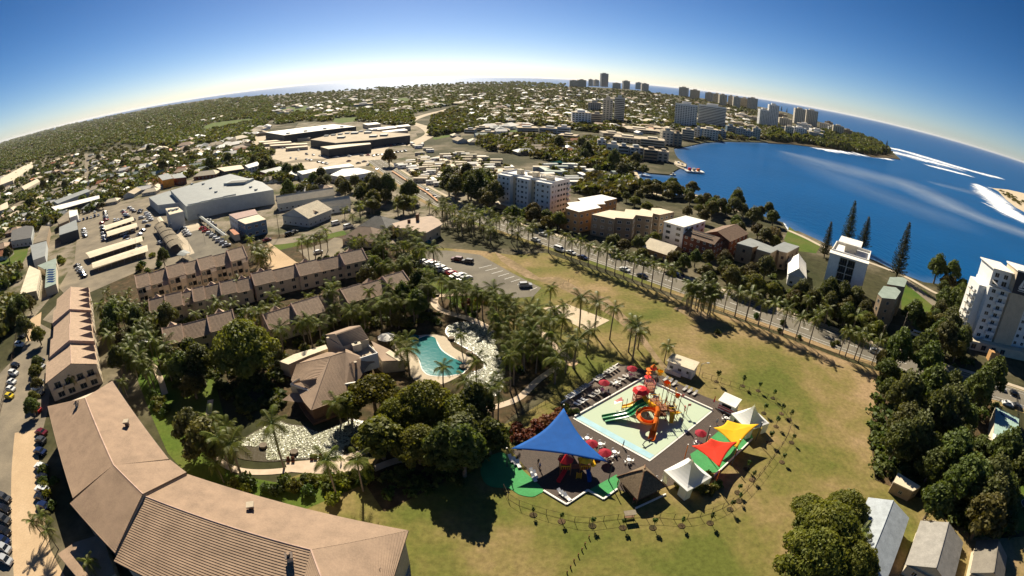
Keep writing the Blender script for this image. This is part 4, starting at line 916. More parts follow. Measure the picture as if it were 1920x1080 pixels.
t = pxb('building', 'long white-roofed shop building beside the town intersection', 'shop building', [(557,321.4),(567,327),(612,317),(664,311),(655,306.5)], 5.5, M_grey, M_wroof, 1, 5)
t = pxb('building', 'bright white-roofed shop building nearest the town intersection', 'shop building', [(619,328),(640,332),(702,322.5),(671,314.5),(642,317)], 5, M_white, M_wroof, 1, 5)
t = pxb('mall_building', 'rear hall of the shopping centre with long white roof', 'shopping centre', [(497.5,248),(624.7,233),(667.7,237),(532.7,253.5)], 10, M_darkwall, M_wroof); roof_bits(t, [(540,251),(573,246.5),(609,242),(641,238.5)], 10, s=(2, 2, 1.6))
t = pxb('mall_building', 'middle hall of the shopping centre with pale roof and dark walls', 'shopping centre', [(582,261.5),(650,246),(700,246),(768,250.5),(769,253.5),(700,262),(630,268)], 8.5, M_darkwall, M_conc, rim=M_wroof)
roof_bits(t, [(560+k*13, 262-k*1.6) for k in range(4, 12)], 8.5, s=(2.5, 2, 1.5)); roof_bits(t, [(700,257),(720,255),(665,251),(690,250),(640,259)], 8.5, m=M_groof, s=(4, 3, 2))
t = pxb('mall_building', 'front hall of the shopping centre with dark glass walls', 'shopping centre', [(600.6,275),(616,279.5),(695.5,270),(694,267.5),(640,271)], 8, M_darkwall, M_croof, rim=M_wroof)
for k, (y0, x0, x1) in enumerate([(263,484,530),(266,493,545),(269.5,505,575),(274,535,576),(258,525,580)]):
    pxb('carpark_awning', 'long white shade awning over the shopping centre car park', 'awning', [(x0,y0+2),(x0+3,y0+4),(x1+2,y0+.5),(x1,y0-1.5)], 3.4, M_conc, M_croof, group='awnings in the shopping centre car park', over=.6)
for k, pl in enumerate([[(690,241),(700,244),(745,239),(738,236)],[(715,246),(722,248),(765,244),(758,241)],[(740,236),(746,238),(770,236),(765,233)],[(680,232),(690,234.5),(714,232),(706,229)]]):
    pxb('store_building', 'white-roofed store right of the shopping centre', 'shop building', pl, 6, M_cream, M_wroof, group='stores beside the shopping centre')
for pl, lb, wl, rf, hh in [([(56.7,460),(62,488),(84,480),(87,451.7)],'grey curved-roof shed front half by the left lane',M_grey,M_groof,5),([(62,457),(87,450),(93,424),(78,423)],'brown-roofed long shed behind the grey curved one',M_tan,M_oldasph,5.2),
    ([(111,426),(111,441),(146,430),(143,411.7)],'dark gabled workshop left of the car park',M_darkwall,M_groof,6),([(107,413),(110,421),(129,413),(129,395)],'tan-roofed shed at the end of the left lane',M_tan,M_oldasph,5),([(129,395),(130,408),(145,403),(145,393)],'small white-roofed shed beside the lane sheds',M_white,M_wroof,5),
    ([(36.7,551.7),(68,545),(75.5,507),(55,498)],'long cream metal-roofed hall at the left lane',M_cream,M_croof,4.2),([(84,540),(105,532),(105,495),(87,502)],'grey-green roofed building carrying solar panels',M_cream,M_greenroof,4.2),([(70,498),(84,505),(106,494),(105,484)],'low green-grey roofed building above the solar roof',M_cream,M_greenroof,4),
    ([(22,432),(20,452),(58,446),(62,424),(48,423)],'grey-roofed old hall beside the green lawn at left',M_grey,M_droof,5),([(0,347),(24,338),(62,312),(60,303),(0,335)],'long cream-roofed school block at the far left',M_cream,M_croof,6),
    ([(96,388),(105,395),(187,372),(186,366)],'long low roofed building above the left car park',M_darkwall,M_wroof,4.5),([(100,377),(108,382),(170,358),(163,354)],'grey long-roofed building behind the low white-roofed one',M_grey,M_groof,5),([(40,350),(46,356),(75,340),(70,335)],'narrow cream-roofed hall in the left suburb',M_cream,M_croof,4.5),
    ([(0,385),(0,395),(16,390),(14,378)],'cream-roofed house at the left picture edge',M_cream,M_croof,4.5)]:
    t = pxb('shed', lb, 'shed' if 'shed' in lb or 'workshop' in lb else 'building', pl, hh, wl, rf, 1 if 'hall' in lb or 'block' in lb else 0, 4, rim=None)
    if 'solar panels' in lb:
        for i in range(3):
            for j in range(6):
                v = G(91+i*4.2, 506+j*4.4, 4.2)-t.location; link('solar_panel', MB().box(-.8, .8, -.9, .9, 0, .1, M_solar).mesh('solar_panel'), t, (v.x, v.y, 4.22), .2)
    if 'gabled' in lb: pass
# carports and shade roofs of the car park
def carport(label, poly, h=2.7, roof=None, name='carport', n=5):
    P = [G(p[0], p[1], h) for p in poly]; c = sum(P, Vector())/4; O = Vector((c.x, c.y, 0)); t = thing(name, label, 'carport', O)
    Q = [p-O for p in P]; mid0 = (Q[0]+Q[3])/2; mid1 = (Q[1]+Q[2])/2; mid0.z = mid1.z = h+.5; b = MB()
    b.face([Q[0], Q[1], mid1, mid0], roof or M_croof).face([mid0, mid1, Q[2], Q[3]], roof or M_croof)
    dn = Vector((0, 0, -.12)); b.face([Q[1]+dn, Q[0]+dn, mid0+dn, mid1+dn], roof or M_croof).face([mid1+dn, mid0+dn, Q[3]+dn, Q[2]+dn], roof or M_croof); link('roof', b.mesh('roof'), t)
    for i in range(n):
        for a, q in ((Q[0], Q[1]), (Q[3], Q[2])):
            v = a.lerp(q, (i+.5)/n); v = v+((mid0+mid1)/2-v)*.06; link('post', MB().cyl((0, 0, 0), (0, 0, h-.1), .07, .07, M_steel, 6).mesh('post'), t, (v.x, v.y, 0))
    return t
carport('longest cream carport roof, upper of the two long ones', [(168,484),(268,452),(266,442),(160,474)], n=8)
carport('long cream carport roof nearest the palm garden', [(174,503),(278,471),(276,459),(172,493)], n=8)
carport('upper short cream carport roof in the left car park', [(197,431.5),(252,413),(249,406.5),(194,424)])
carport('lower short cream carport roof in the left car park', [(202,443.5),(258,425.5),(256,417.5),(199,434.5)])
carport('small white square carport by the pale block building', [(294,410),(299,417),(307,414),(301,406)], n=2)
carport('small flat shade roof at the car park entrance', [(331,478),(345,480),(358,474),(345,468)], n=2, roof=M_groof)
carport('long narrow grey carport roof running diagonally below the warehouse', [(368,403),(418,442),(427,442),(376,403)], n=8, roof=M_groof)
def barrel():
    A, B = G(301, 421, 3), G(333, 463, 3); d = B-A; L = d.length; t = thing('barrel_canopy', 'ribbed barrel-vault canopy in the middle of the left car park', 'canopy', Vector((A.x, A.y, 0)), math.atan2(d.y, d.x)); n = 5; R = 4.2
    for k in range(n):
        b = MB(); x0, x1 = L*k/n+.1, L*(k+1)/n-.1; m = 8
        for i in range(m):
            a0, a1 = math.pi*i/m, math.pi*(i+1)/m; b.face([(x0, R*math.cos(a0), 2.4+1.7*math.sin(a0)), (x1, R*math.cos(a0), 2.7+1.7*math.sin(a0)), (x1, R*math.cos(a1), 2.7+1.7*math.sin(a1)), (x0, R*math.cos(a1), 2.4+1.7*math.sin(a1))][::-1], M_oldasph)
        link('vault', b.mesh('vault'), t)
        for s in (-1, 1): link('post', MB().cyl((0, 0, 0), (0, 0, 2.4), .1, .1, M_steel, 6).mesh('post'), t, (x0, s*R, 0))
barrel()
# church-like white houses, gabled houses placed by their front edge
def house(label, a, b, depth, he, hr, wall, roof, axis='x', hip=0, floors=1, name='house', cat='house', group=None, tiles=False, step=.4, read=None):
    A, B = G(*a, he), G(*b, he)
    bd = Bld(name, label, cat, A, B, group); W = bd.W
    bd.box('wall', .3, W-.3, .3, depth-.3, 0, he-.02, wall); gable(bd.root, 'roof', .3, W-.3, .3, depth-.3, he, hr, roof, wall, axis, .6, tiles, .5, step, hip)
    for f in range(floors):
        n = max(1, int(W/3.4))
        for k in range(n): bd.win(W*(k+.5)/n, .3, .8+f*2.7, 1.3, 1.2, 'f', M_wframe)
        n = max(1, int(depth/3.6))
        for k in range(n): bd.win(W-.3, depth*(k+.5)/n, .8+f*2.7, 1.2, 1.2, 'r', M_wframe); bd.win(.3, depth*(k+.5)/n, .8+f*2.7, 1.2, 1.2, 'l', M_wframe)
    return bd
house('large cream gabled house with two front gables above the town street', (528,403), (578,409), 18, 5, 9, M_grey, M_croof, 'y', tiles=True)
house('long cream-roofed hall behind the two-gabled house', (521,381), (628,364), 10, 5, 8.2, M_grey, M_croof, 'x')
house('white gabled chapel with cream roof beyond the town street', (604,388), (658,380), 9, 4.5, 7.6, M_white, M_croof, 'x')
house('tan gabled house tucked between the chapel and the two-gabled house', (579,409), (606,400), 12, 4, 6.5, M_tan, M_tile2, 'y')
house('reception building with low hipped brown roof at the resort entrance', (640,446), (702,452), 14, 3.4, 7, M_beige, M_tile, 'x', hip=6, tiles=True)
house('dark hip-roofed hall behind the resort reception', (671,424), (724,428), 13, 5.2, 8.6, M_beige, M_droof, 'x', hip=6, tiles=True)
t = pxb('restaurant_building', 'broad brown-roofed restaurant building with curved white fascia', 'restaurant', [(735,419),(742,426),(777,433),(800,436),(830,420),(822,411),(809,404.5),(770,410)], 5.5, M_beige, M_tile, 1, 5, rim=M_wroof, over=1.0); roof_bits(t, [(767,417)], 5.5, 'chimney', M_wood, (.6, .6, 1.4)); roof_bits(t, [(783,413)], 5.5, 'chimney', M_wood, (.6, 1.2, 3))
house('tan hip-roofed house beside the long palm avenue', (1205,462), (1255,478), 12, 3.4, 6, M_orange, M_croof, 'x')
house('white gabled house with bright roof left of the white tower', (1478,512), (1512,520), 20, 5, 8, M_white, M_wroof, 'y')
house('hipped tan house behind the grey warehouse', (362,331), (404,326), 13, 3.4, 6.4, M_brick, M_croof, 'x', hip=5)
house('grey-blue roofed house below the dense round trees, palm shadows on its roof', (1660,1088), (1703,970), 9.5, 3.6, 5.4, M_cream, mat('blue_grey_roof', (.30, .33, .35), .6), 'x')
house('pale grey hip-roofed house, middle of the lower-right houses', (1784,1100), (1805,1016), 10.5, 3.2, 5.6, M_cream, mat('warm_grey_roof', (.24, .225, .2), .7), 'x', hip=0)
house('darker brown-grey roofed house, rightmost of the lower-right houses', (1880,1100), (1888,1041), 8, 3.2, 5.4, M_cream, mat('brown_grey_roof', (.17, .15, .12), .7), 'x')
t = pxb('garden_shed', 'small pale garden shed with sloping roof beside the dark trees', 'shed', [(1675.6,903.8),(1712,921),(1726.5,912),(1683.8,886)], 3, M_tan, M_croof, 1, 5, 1.0, .8)
t = pxb('house', 'green and cream flat-roofed house with solar panels at right edge', 'house', [(1867,762),(1862,824),(1904.6,842),(1911,785)], 4.5, M_cream, mat('pale_green_roof', (.30, .42, .36), .6), rim=M_mauve)
t2 = pxb('patio_roof', 'cream patio roof on the garden side of the green-roofed house', 'patio roof', [(1862,812),(1862,836),(1900,856.7),(1904.6,832)], 4.6, M_cream, M_wroof)
for j in range(8):
    v = G(1877+j*4.0, 774+j*2.2, 4.6)-t.location; link('solar_panel', MB().box(-.45, .45, -1.1, 1.1, 0, .08, M_solar).mesh('solar_panel'), t, (v.x, v.y, 4.55), -.3)

# far towers and waterfront blocks
def tower(label, x0, x1, yb, yt, wall, style='bands', depth=.8, fl=None, name='apartment_tower', cat='apartment tower', group=None, rot=None):
    bL, bR = GT(x0, yb), GT(x1, yb); c = (bL+bR)/2; dist = math.hypot(c.x, c.y); W = dist*abs(x1-x0)/FPX*1.0; c.z = T(c.x, c.y)
    d = ray((x0+x1)/2, yt); h = CAMH+d[2]*dist/math.hypot(d[0], d[1])-c.z; h = max(h, 5)
    az = math.atan2(c.x, c.y); rz = -az+(rot if rot is not None else random.uniform(-.3, .3)); dp = W*depth
    t = thing(name, label, cat, (c.x, c.y, c.z-1), rz, group); h += 1; fh = 3.1 if h > 12 else 2.9; n = max(1, int(h/fh))
    link('wall', MB().box(-W/2, W/2, 0, dp, 0, h, wall, M_conc).mesh('wall'), t)
    b = MB(); s = MB()
    cols = max(2, int(W/(5.5 if dist > 1500 else 4))) 
    for f in range(n):
        z = .9+f*fh
        if z+1.3 > h: break
        if style == 'bands': b.box(-W/2+.6, W/2-.6, -.06, .05, z, z+1.5, M_glass); s.box(-W/2+.2, W/2-.2, -1.1, -.07, z-.9, z-.7, wall).box(-W/2+.2, W/2-.2, -1.1, -1.0, z-.69, z+.2, wall)
        else:
            for k in range(cols):
                x = -W/2+W*(k+.5)/cols; b.box(x-W/cols*.28, x+W/cols*.28, -.06, .05, z, z+1.5, M_glass)
                if style == 'mixed' and k % 2: s.box(x-W/cols*.45, x+W/cols*.45, -1.2, -.07, z-.9, z-.75, wall).box(x-W/cols*.45, x+W/cols*.45, -1.2, -1.1, z-.74, z+.2, wall)
        kk = max(1, int(dp/5))
        for k in range(kk):
            y = dp*(k+.5)/kk
            for sx in (-1, 1): b.box(sx*W/2-.05, sx*W/2+.05, y-1, y+1, z, z+1.4, M_glass)
    stuff(link('windows', b.mesh('windows'), t))
    if s.v: stuff(link('balconies', s.mesh('balconies'), t))
    link('roof_plant', MB().box(-W*.22, W*.2, dp*.3, dp*.75, h, h+min(4, h*.1)+1, wall).mesh('roof_plant'), t)
    if h > 25: link('parapet', parapet(MB(), -W/2, W/2, 0, dp, h, wall, 1.0, .4).mesh('parapet'), t)
    return t
M_sand_w = mat('sandstone_wall', (.60, .54, .44), .9, .06, .2); M_dw = mat('dark_grey_wall', (.26, .26, .26), .9)  # M_dw is an even grey for the darker blocks
tower('left shaft of the twin grey tower, tallest in mid town', 1129, 1147, 233, 186, M_sand_w, 'mixed', rot=0); tower('right shaft of the twin grey tower, with dark glazing', 1150, 1169, 233, 184, M_grey, 'bands', rot=0)
tower('white six-storey hotel beside the twin grey tower', 1072, 1107, 237, 211, M_white, 'cols', rot=.1); tower('cream hotel wing next to the twin grey tower', 1107, 1128, 236, 213, M_cream, 'bands', rot=-.1)
tower('dark brown block behind the white hotel', 1102, 1126, 212, 192, M_dw, 'cols', rot=0)
tower('white tower half with narrow windows, beside the lagoon', 1263, 1304, 240, 196, M_white, 'mixed', .5, rot=0); tower('white tower half with long balcony bands, beside the lagoon', 1306, 1357, 238, 199, M_white, 'bands', .4, rot=0)
tower('dark-sided white tower on the lagoon point', 1422, 1440, 238, 206, M_white, 'mixed', rot=.3); tower('taller white tower behind the dark-sided one', 1438, 1457, 240, 197, M_white, 'cols', rot=.2)
tower('left one of the two beige towers above the ocean', 1488, 1508, 233, 204, M_sand_w, 'mixed', rot=.2); tower('right one of the two beige towers above the ocean', 1509, 1531, 236, 207, M_sand_w, 'mixed', rot=.2)
for i, (x0, x1, yb, yt) in enumerate([(1068,1084,163,151),(1084,1099,163,150),(1103,1111,162,149),(1112,1123,162,150),(1127,1140,163,138),(1148,1163,166,156),(1168,1180,167,152),(1191,1202,168,155),(1202,1215,170,157),(1272,1288,180,164),(1293,1311,186,169),(1321,1334,190,174),(1336,1348,194,176),(1348,1362,198,178),(1364,1374,199,180),(1374,1387,202,182),(1387,1400,202,184),(1400,1418,206,184)]):
    tower('tallest dark tower on the far skyline' if i == 4 else 'pale apartment tower on the far skyline', x0, x1, yb, yt, M_dw if i == 4 else [M_sand_w, M_cream, M_sand_w][i % 3], ['bands', 'cols'][i % 2], group=None if i == 4 else 'apartment towers on the far skyline')
WF = [(1136,1158,292,270,M_white),(1158,1178,297,274,M_grey),(1180,1206,299,277,M_grey),(1206,1232,303,281,M_tan),(1232,1252,303,284,M_cream),(1240,1262,272,245,M_cream),(1262,1278,274,250,M_tan),(1278,1300,264,243,M_cream),(1300,1312,262,240,M_grey),(1313,1345,262,242,M_sand_w),(1346,1360,260,245,M_bluewall),(1362,1378,254,236,M_bluewall),(1378,1396,258,240,M_grey),(1396,1410,260,245,M_grey),(1120,1136,278,262,M_white),(1148,1200,268,258,M_cream),(1200,1245,276,262,M_cream)]
for x0, x1, yb, yt, m in WF: tower('low waterfront apartment building by the lagoon', x0, x1, yb, yt, m, 'cols' if x0 % 3 else 'bands', .9, name='waterfront_building', cat='apartment block', group='low waterfront buildings by the lagoon')
for x0, x1, yb, yt, m in [(1470,1486,262,238,M_sand_w),(1486,1510,264,240,M_white),(1492,1520,246,232,M_white),(1515,1540,266,248,M_grey),(1520,1545,256,243,M_white),(1535,1556,248,232,M_sand_w),(1552,1568,252,238,M_grey),(1560,1580,256,236,M_cream),(1580,1596,258,243,M_tan),(1545,1560,240,228,M_tan),(1460,1484,236,222,M_cream),(1455,1475,226,214,M_tan),(1410,1424,262,240,M_cream)]:
    tower('apartment building among trees on the headland point', x0, x1, yb, yt, m, 'cols', .8, name='headland_building', cat='apartment block', group='apartment buildings on the headland point')
for x0, x1, yb, yt, m in [(970,1010,247,240,M_grey),(1010,1044,250,240,M_grey),(1044,1068,252,238,M_white),(900,925,255,247,M_groof),(925,950,240,234,M_cream),(1130,1170,258,250,M_cream),(1045,1080,262,256,M_cream),(665,700,202,195,M_grey),(590,625,222,216,M_cream),(870,890,250,243,M_grey),(890,916,246,240,M_cream),(1170,1230,250,243,M_cream),(1190,1240,244,238,M_tan),(1400,1425,228,219,M_cream),(1380,1402,222,214,M_white),(1370,1398,240,230,M_cream),(1395,1420,246,236,M_cream)]:
    tower('broad low commercial hall among the far town trees', x0, x1, yb, yt, m, 'bands', .9, name='commercial_building', cat='commercial building', group='low commercial halls in the far town')
# ---------------------------------------------------------------- where things stand, in words
LAND = [(1210,790,'beside the splash pool'),(1050,830,'beside the blue shade sail'),(815,660,'beside the curved swimming pool'),(900,680,'at the upper lily pond'),(580,840,'at the lower lily pond'),(640,740,'next to the clubhouse'),
 (365,520,'by the three-storey townhouse row'),(600,540,'by the right townhouse row'),(380,600,'between the townhouse rows'),(640,600,'behind the clubhouse'),(130,600,'by the end-on townhouse block'),(230,640,'in the left palm garden'),(40,760,'by the left car park'),
 (340,820,'inside the bend of the long resort building'),(560,940,'on the lawn above the long roof'),(680,460,'by the resort reception'),(790,425,'by the curved-fascia restaurant'),(860,520,'by the small car park'),(900,430,'in the grove by the main road'),(1080,600,'by the volleyball sand'),
 (1310,590,'in the clump on the field edge'),(1150,520,'along the upper main road'),(1350,600,'along the middle main road'),(1550,660,'along the lower main road'),(1550,960,'on the right edge of the field'),(1760,800,'in the dark wood at right'),(1720,950,'above the lower-right houses'),(1590,600,'below the slim white tower'),
 (1780,560,'left of the tall resort tower'),(1420,530,'below the flat-roofed tan flats'),(990,410,'in front of the white apartment block'),(1260,355,'on the lagoon beach'),(1430,420,'on the bank behind the brick flats'),(700,380,'beside the town road'),(880,360,'left of the white apartment block'),(430,400,'by the grey warehouse'),
 (250,450,'in the big left car park'),(60,480,'by the left lane sheds'),(200,340,'in the left suburb'),(50,350,'in the far-left suburb'),(620,290,'by the shopping centre'),(850,310,'in the caravan park'),(1080,310,'in the cabin village'),(1180,250,'behind the lagoon waterfront'),(1050,200,'on the far hillside'),(1300,205,'below the far towers'),(1560,255,'on the headland point'),
 (860,200,'beside the far highway'),(560,220,'in the distant parkland'),(1000,870,'on the green mat beside the sail'),(1420,850,'outside the splash park fence'),(1180,980,'below the splash park'),(780,930,'in the shade below the fig trees'),(800,840,'in the fig grove'),(960,740,'between pond and splash park'),(400,320,'behind the grey warehouse')]
_LW = [(G(a, b), c) for a, b, c in LAND]
def near(p):
    best = None
    d0 = math.hypot(p[0], p[1])
    for (v, c) in _LW:
        d = math.hypot(v.x-p[0], v.y-p[1])
        if best is None or d < best[0]: best = (d, c)
    return best[1]
# ---------------------------------------------------------------- vegetation
def leafmat(name, c1, c2, trans=.28, rough=.6, objrand=.25, scale=.25, hue=.02): return mat(name, c1, rough, 0, scale, col2=c2, trans=trans, objrand=objrand, spec=.25, hue=hue)
L_fig = leafmat('fig_leaves', (.07, .085, .012), (.20, .19, .032), .34); L_dark = leafmat('dark_leaves', (.045, .062, .014), (.13, .148, .032), .34)
L_olive = leafmat('olive_leaves', (.065, .058, .015), (.15, .125, .03)); L_gum = leafmat('gum_leaves', (.06, .068, .022), (.15, .148, .046), .34)
L_palm = leafmat('palm_leaves', (.075, .10, .012), (.20, .20, .03), .42, .5, .35, .5, .015); L_pine = leafmat('pine_needles', (.035, .045, .018), (.075, .08, .028), .15)
L_bush = leafmat('shrub_leaves', (.035, .065, .010), (.09, .12, .022)); L_bright = leafmat('bright_leaves', (.10, .14, .012), (.25, .24, .03), .35)
L_red = leafmat('red_leaves', (.14, .045, .02), (.22, .08, .04)); L_tan = leafmat('dry_leaves', (.13, .10, .05), (.2, .15, .08))
M_bark = mat('grey_bark', (.16, .125, .09), .9, .2, 2); M_palmt = mat('palm_trunk', (.22, .175, .125), .85, .15, 2); M_shaft = mat('palm_crownshaft', (.09, .13, .035), .6, .15, 1)

def np_mesh(name, V, Q, mats, mi=None, smooth=False):
    me = D.meshes.new(name); V = np.asarray(V, 'f'); Q = np.asarray(Q, 'i'); me.vertices.add(len(V)); me.vertices.foreach_set('co', V.ravel())
    me.loops.add(Q.size); me.loops.foreach_set('vertex_index', Q.ravel()); me.polygons.add(len(Q)); me.polygons.foreach_set('loop_start', np.arange(0, Q.size, Q.shape[1], dtype='i'))
    for m in mats: me.materials.append(m)
    if mi is not None: me.polygons.foreach_set('material_index', np.asarray(mi, 'i'))
    me.update(); return me
def leaf_cloud(lobes, n, size, r, up=.35, shell=(.6, 1.12), aspect=1.0, flat=.0):
    lobes = np.array(lobes, float); wt = lobes[:, 3]*lobes[:, 4]; k = r.choice(len(lobes), n, p=wt/wt.sum()); d = r.normal(size=(n, 3)); d[:, 2] += up; d /= np.linalg.norm(d, axis=1)[:, None]
    rad = r.uniform(*shell, n); C_ = lobes[k, :3]+d*lobes[k, 3:6]*rad[:, None]
    nr = d+r.normal(size=(n, 3))*.55; nr[:, 2] += flat; nr /= np.linalg.norm(nr, axis=1)[:, None]
    a = np.cross(nr, r.normal(size=(n, 3))); a /= np.linalg.norm(a, axis=1)[:, None]; b = np.cross(nr, a); s = size*r.uniform(.6, 1.3, n)[:, None]
    V = np.stack([C_-a*s/2-b*s*aspect/2, C_+a*s/2-b*s*aspect/2, C_+a*s/2+b*s*aspect/2, C_-a*s/2+b*s*aspect/2], 1).reshape(-1, 3)
    return V, np.arange(4*n).reshape(-1, 4)
def tree_proto(name, lobes, n, size, lm, trunk_h, trunk_r, seed, limbs=5, up=.35, shell=(.55, 1.15), name2=None):
    r = np.random.default_rng(seed); V, Q = leaf_cloud(lobes, n, size, r, up, shell)
    root = link(name, None); link('crown', np_mesh('crown', V, Q, [lm]), root)
    b = MB(); top = Vector((0, 0, trunk_h)); b.tube([(0, 0, -.3), (.1, .05, trunk_h*.5), tuple(top)], [trunk_r*1.25, trunk_r, trunk_r*.8], M_bark, 7)
    L = sorted(lobes, key=lambda q: -q[3])[:limbs]
    for q in L: b.tube([tuple(top-Vector((0, 0, trunk_h*.25))), tuple((Vector(q[:3])*.5+top*.5)), tuple(Vector(q[:3]))], [trunk_r*.6, trunk_r*.4, trunk_r*.15], M_bark, 5)
    link('trunk', b.mesh('trunk'), root)
    proto(root); return root
def dome(R, H, z0, n, seed, lr=(.34, .5), flat=.7):
    r = random.Random(seed); out = [(0, 0, z0+H*.45, R*.55, R*.55, H*.5)]
    for i in range(n):
        a = i*2.4+r.uniform(-.3, .3); q = math.sqrt((i+.7)/n); d = R*q*.72; z = z0+H*(.25+.55*(1-q*q)*r.uniform(.8, 1.15)); lr_ = R*r.uniform(*lr); out.append((d*math.cos(a), d*math.sin(a), z, lr_, lr_, lr_*flat))
    return out
TR = {}
TR['fig'] = [tree_proto('fig_tree', dome(8, 8.5, 2.5, 40, s, (.13, .25)), 19000, .36, L_fig, 4.0, .7, s, 8) for s in (1, 2)]
TR['round'] = [tree_proto('broadleaf_tree', dome(4, 5.5, 2.0, 19, s, (.17, .32), .8), 4200, .37, m, 3.0, .28, s) for s, m in ((3, L_fig), (4, L_dark), (5, L_olive))]
TR['dark'] = [tree_proto('broadleaf_tree', dome(5, 9, 3.0, 26, s, (.15, .30), .85), 5200, .42, m, 5, .35, s) for s, m in ((6, L_dark), (7, L_gum), (8, L_dark))]
TR['olive'] = [tree_proto('broadleaf_tree', dome(4.5, 7, 2.5, 21, s, (.14, .30), .8), 3800, .38, m, 4, .3, s) for s, m in ((9, L_olive), (10, L_gum))]
TR['umbrella'] = [tree_proto('umbrella_tree', dome(6.5, 4.2, 4.5, 16, 11, (.26, .36), .5), 6500, .45, L_fig, 6, .4, 11, 8)]
TR['tan'] = [tree_proto('pale_brown_tree', dome(5.5, 5.5, 2.5, 14, 12, (.28, .4), .7), 3200, .5, L_tan, 4, .35, 12, 8)]
TR['low'] = [tree_proto('broadleaf_tree', dome(3.4, 3.6, 1.2, 8, s, (.32, .46), .8), 1100, .6, m, 2, .22, s, 3) for s, m in ((13, L_gum), (14, L_dark), (15, L_olive))]
def bush_proto(name, m, seed, R=1.3, n=420, s=.3): return tree_proto(name, dome(R, 1.6, 0, 6, seed, (.4, .55), .8), n, s, m, .6, .06, seed, 3)
TR['bush'] = [bush_proto('shrub', m, s) for m, s in ((L_bush, 20), (L_dark, 21), (L_bright, 22), (L_fig, 23))]
TR['redbush'] = [bush_proto('red_shrub', L_red, 24)]
# Norfolk pine: straight trunk with tiers of upswept branches
def pine(H, R, seed):
    r = np.random.default_rng(seed); root = link('norfolk_pine', None); V = []; b = MB(); b.tube([(0, 0, -.3), (0, 0, H*.5), (0, 0, H)], [.5, .3, .05], M_bark, 7)
    nt_ = int(H/.85)
    for i in range(nt_):
        z = 2.2+(H-2.6)*i/nt_; f = (1-i/nt_); L = R*(f**.75)*r.uniform(.82, 1.1)+.3; nb_ = 7
        for k in range(nb_):
            a = 2*math.pi*k/nb_+i*.7+r.uniform(-.15, .15); l = L*r.uniform(.75, 1.08); ns = max(2, int(l/.45))
            for j in range(ns):
                t = (j+.6)/ns; rr = l*t; zz = z+.25*rr*t-.1*rr
                for s_ in range(3):
                    c = np.array([rr*math.cos(a), rr*math.sin(a), zz])+r.normal(size=3)*.12; w_ = .42*(1.1-t*.5); di = np.array([math.cos(a), math.sin(a), .4])+r.normal(size=3)*.5; di /= np.linalg.norm(di); sd = np.cross(di, r.normal(size=3)); sd /= np.linalg.norm(sd)
                    V.append([c-di*w_-sd*.14, c-di*w_+sd*.14, c+di*w_+sd*.1, c+di*w_-sd*.1])
            
    V = np.array(V).reshape(-1, 3); link('crown', np_mesh('crown', V, np.arange(len(V)).reshape(-1, 4), [L_pine]), root); link('trunk', b.mesh('trunk'), root); proto(root); return root
TR['pine'] = [pine(27, 5.6, 1), pine(22, 4.8, 2)]
# royal palm: trunk, green crownshaft, separate fronds
def frond_mesh(L, rise, droop, seed, seg=11, lw=.62, slim=1):
    r = random.Random(seed); b = MB(); pts = []
    for i in range(seg+1):
        t = i/seg; x = L*t*(1-.12*t*t*droop); z = rise*L*t-droop*L*.62*t*t; pts.append(Vector((x, 0, z)))
    b.tube([tuple(p) for p in pts[::2]], [.05*(1-.8*i/len(pts[::2])) for i in range(len(pts[::2]))], M_shaft, 4)
    for i in range(1, seg+1):
        t = i/seg; p = pts[i]; d = (pts[i]-pts[i-1]).normalized(); ll = lw*math.sin(math.pi*min(1, .18+t*.78))**.6*L/3*slim+.15
        for s in (-1, 1):
            for q in range(2):
                base = p-d*(L/seg)*(q*.5); tip = base+Vector((d.x*.55*ll, s*ll*.95, -ll*(.35+.3*r.random())+d.z*.3)); w_ = d*(L/seg*.23)
                b.face([base-w_, base+w_, tip+w_*.35, tip-w_*.35] if s > 0 else [base+w_, base-w_, tip-w_*.35, tip+w_*.35], L_palm)
    return b.mesh('frond')
FR = [frond_mesh(3.3, 1.05, .95, 1), frond_mesh(3.5, .62, 1.15, 2), frond_mesh(3.4, .25, 1.35, 3), frond_mesh(3.0, -.35, 1.1, 4)]
def trunk_mesh(H, r0, lean, seed):
    b = MB(); pts = [(lean*(t**2)*H, 0, H*t) for t in (0, .25, .5, .75, 1)]; b.tube([(0, 0, -.3)]+pts[1:], [r0*1.25, r0, r0*1.05, r0*.95, r0*.8], M_palmt, 7)
    t = Vector(pts[-1]); me = b.mesh('trunk'); return me, t
def palm_proto(H, seed, near_=True, lean=0, sc=1.0, yellow=False):
    root = link('palm_tree', None); me, top = trunk_mesh(H, .2, lean, seed); tr = link('trunk', me, root)
    link('crownshaft', MB().tube([tuple(top-Vector((0, 0, .05))), tuple(top+Vector((0, 0, .6))), tuple(top+Vector((0, 0, 1.2)))], [.2, .19, .1], M_shaft, 7).mesh('crownshaft'), root)
    r = random.Random(seed); n = 15 if near_ else 12; rots = []
    for i in range(n):
        k = min(3, int(4*i/n)) if i < n-2 else 3; a = i*2.39996+r.uniform(-.2, .2); rots.append((k, a, sc*r.uniform(.88, 1.12)))
    if near_:
        for k, a, s in rots: link('frond', FR[k], root, top+Vector((0, 0, 1.0-.12*k)), a, s)
    else:
        b = MB()
        for k, a, s in rots:
            M = Matrix.Translation(top+Vector((0, 0, 1.0-.12*k))) @ Matrix.Rotation(a, 4, 'Z') @ Matrix.Scale(s, 4); me = FRF[k]; i0 = len(b.v)
            b.v += [tuple(M @ v.co) for v in me.vertices]; mi = b.mi(L_palm)
            for p in me.polygons: b.f.append(tuple(i0+j for j in p.vertices)); b.m.append(mi)
        link('crown', b.mesh('crown'), root)
    proto(root); return root
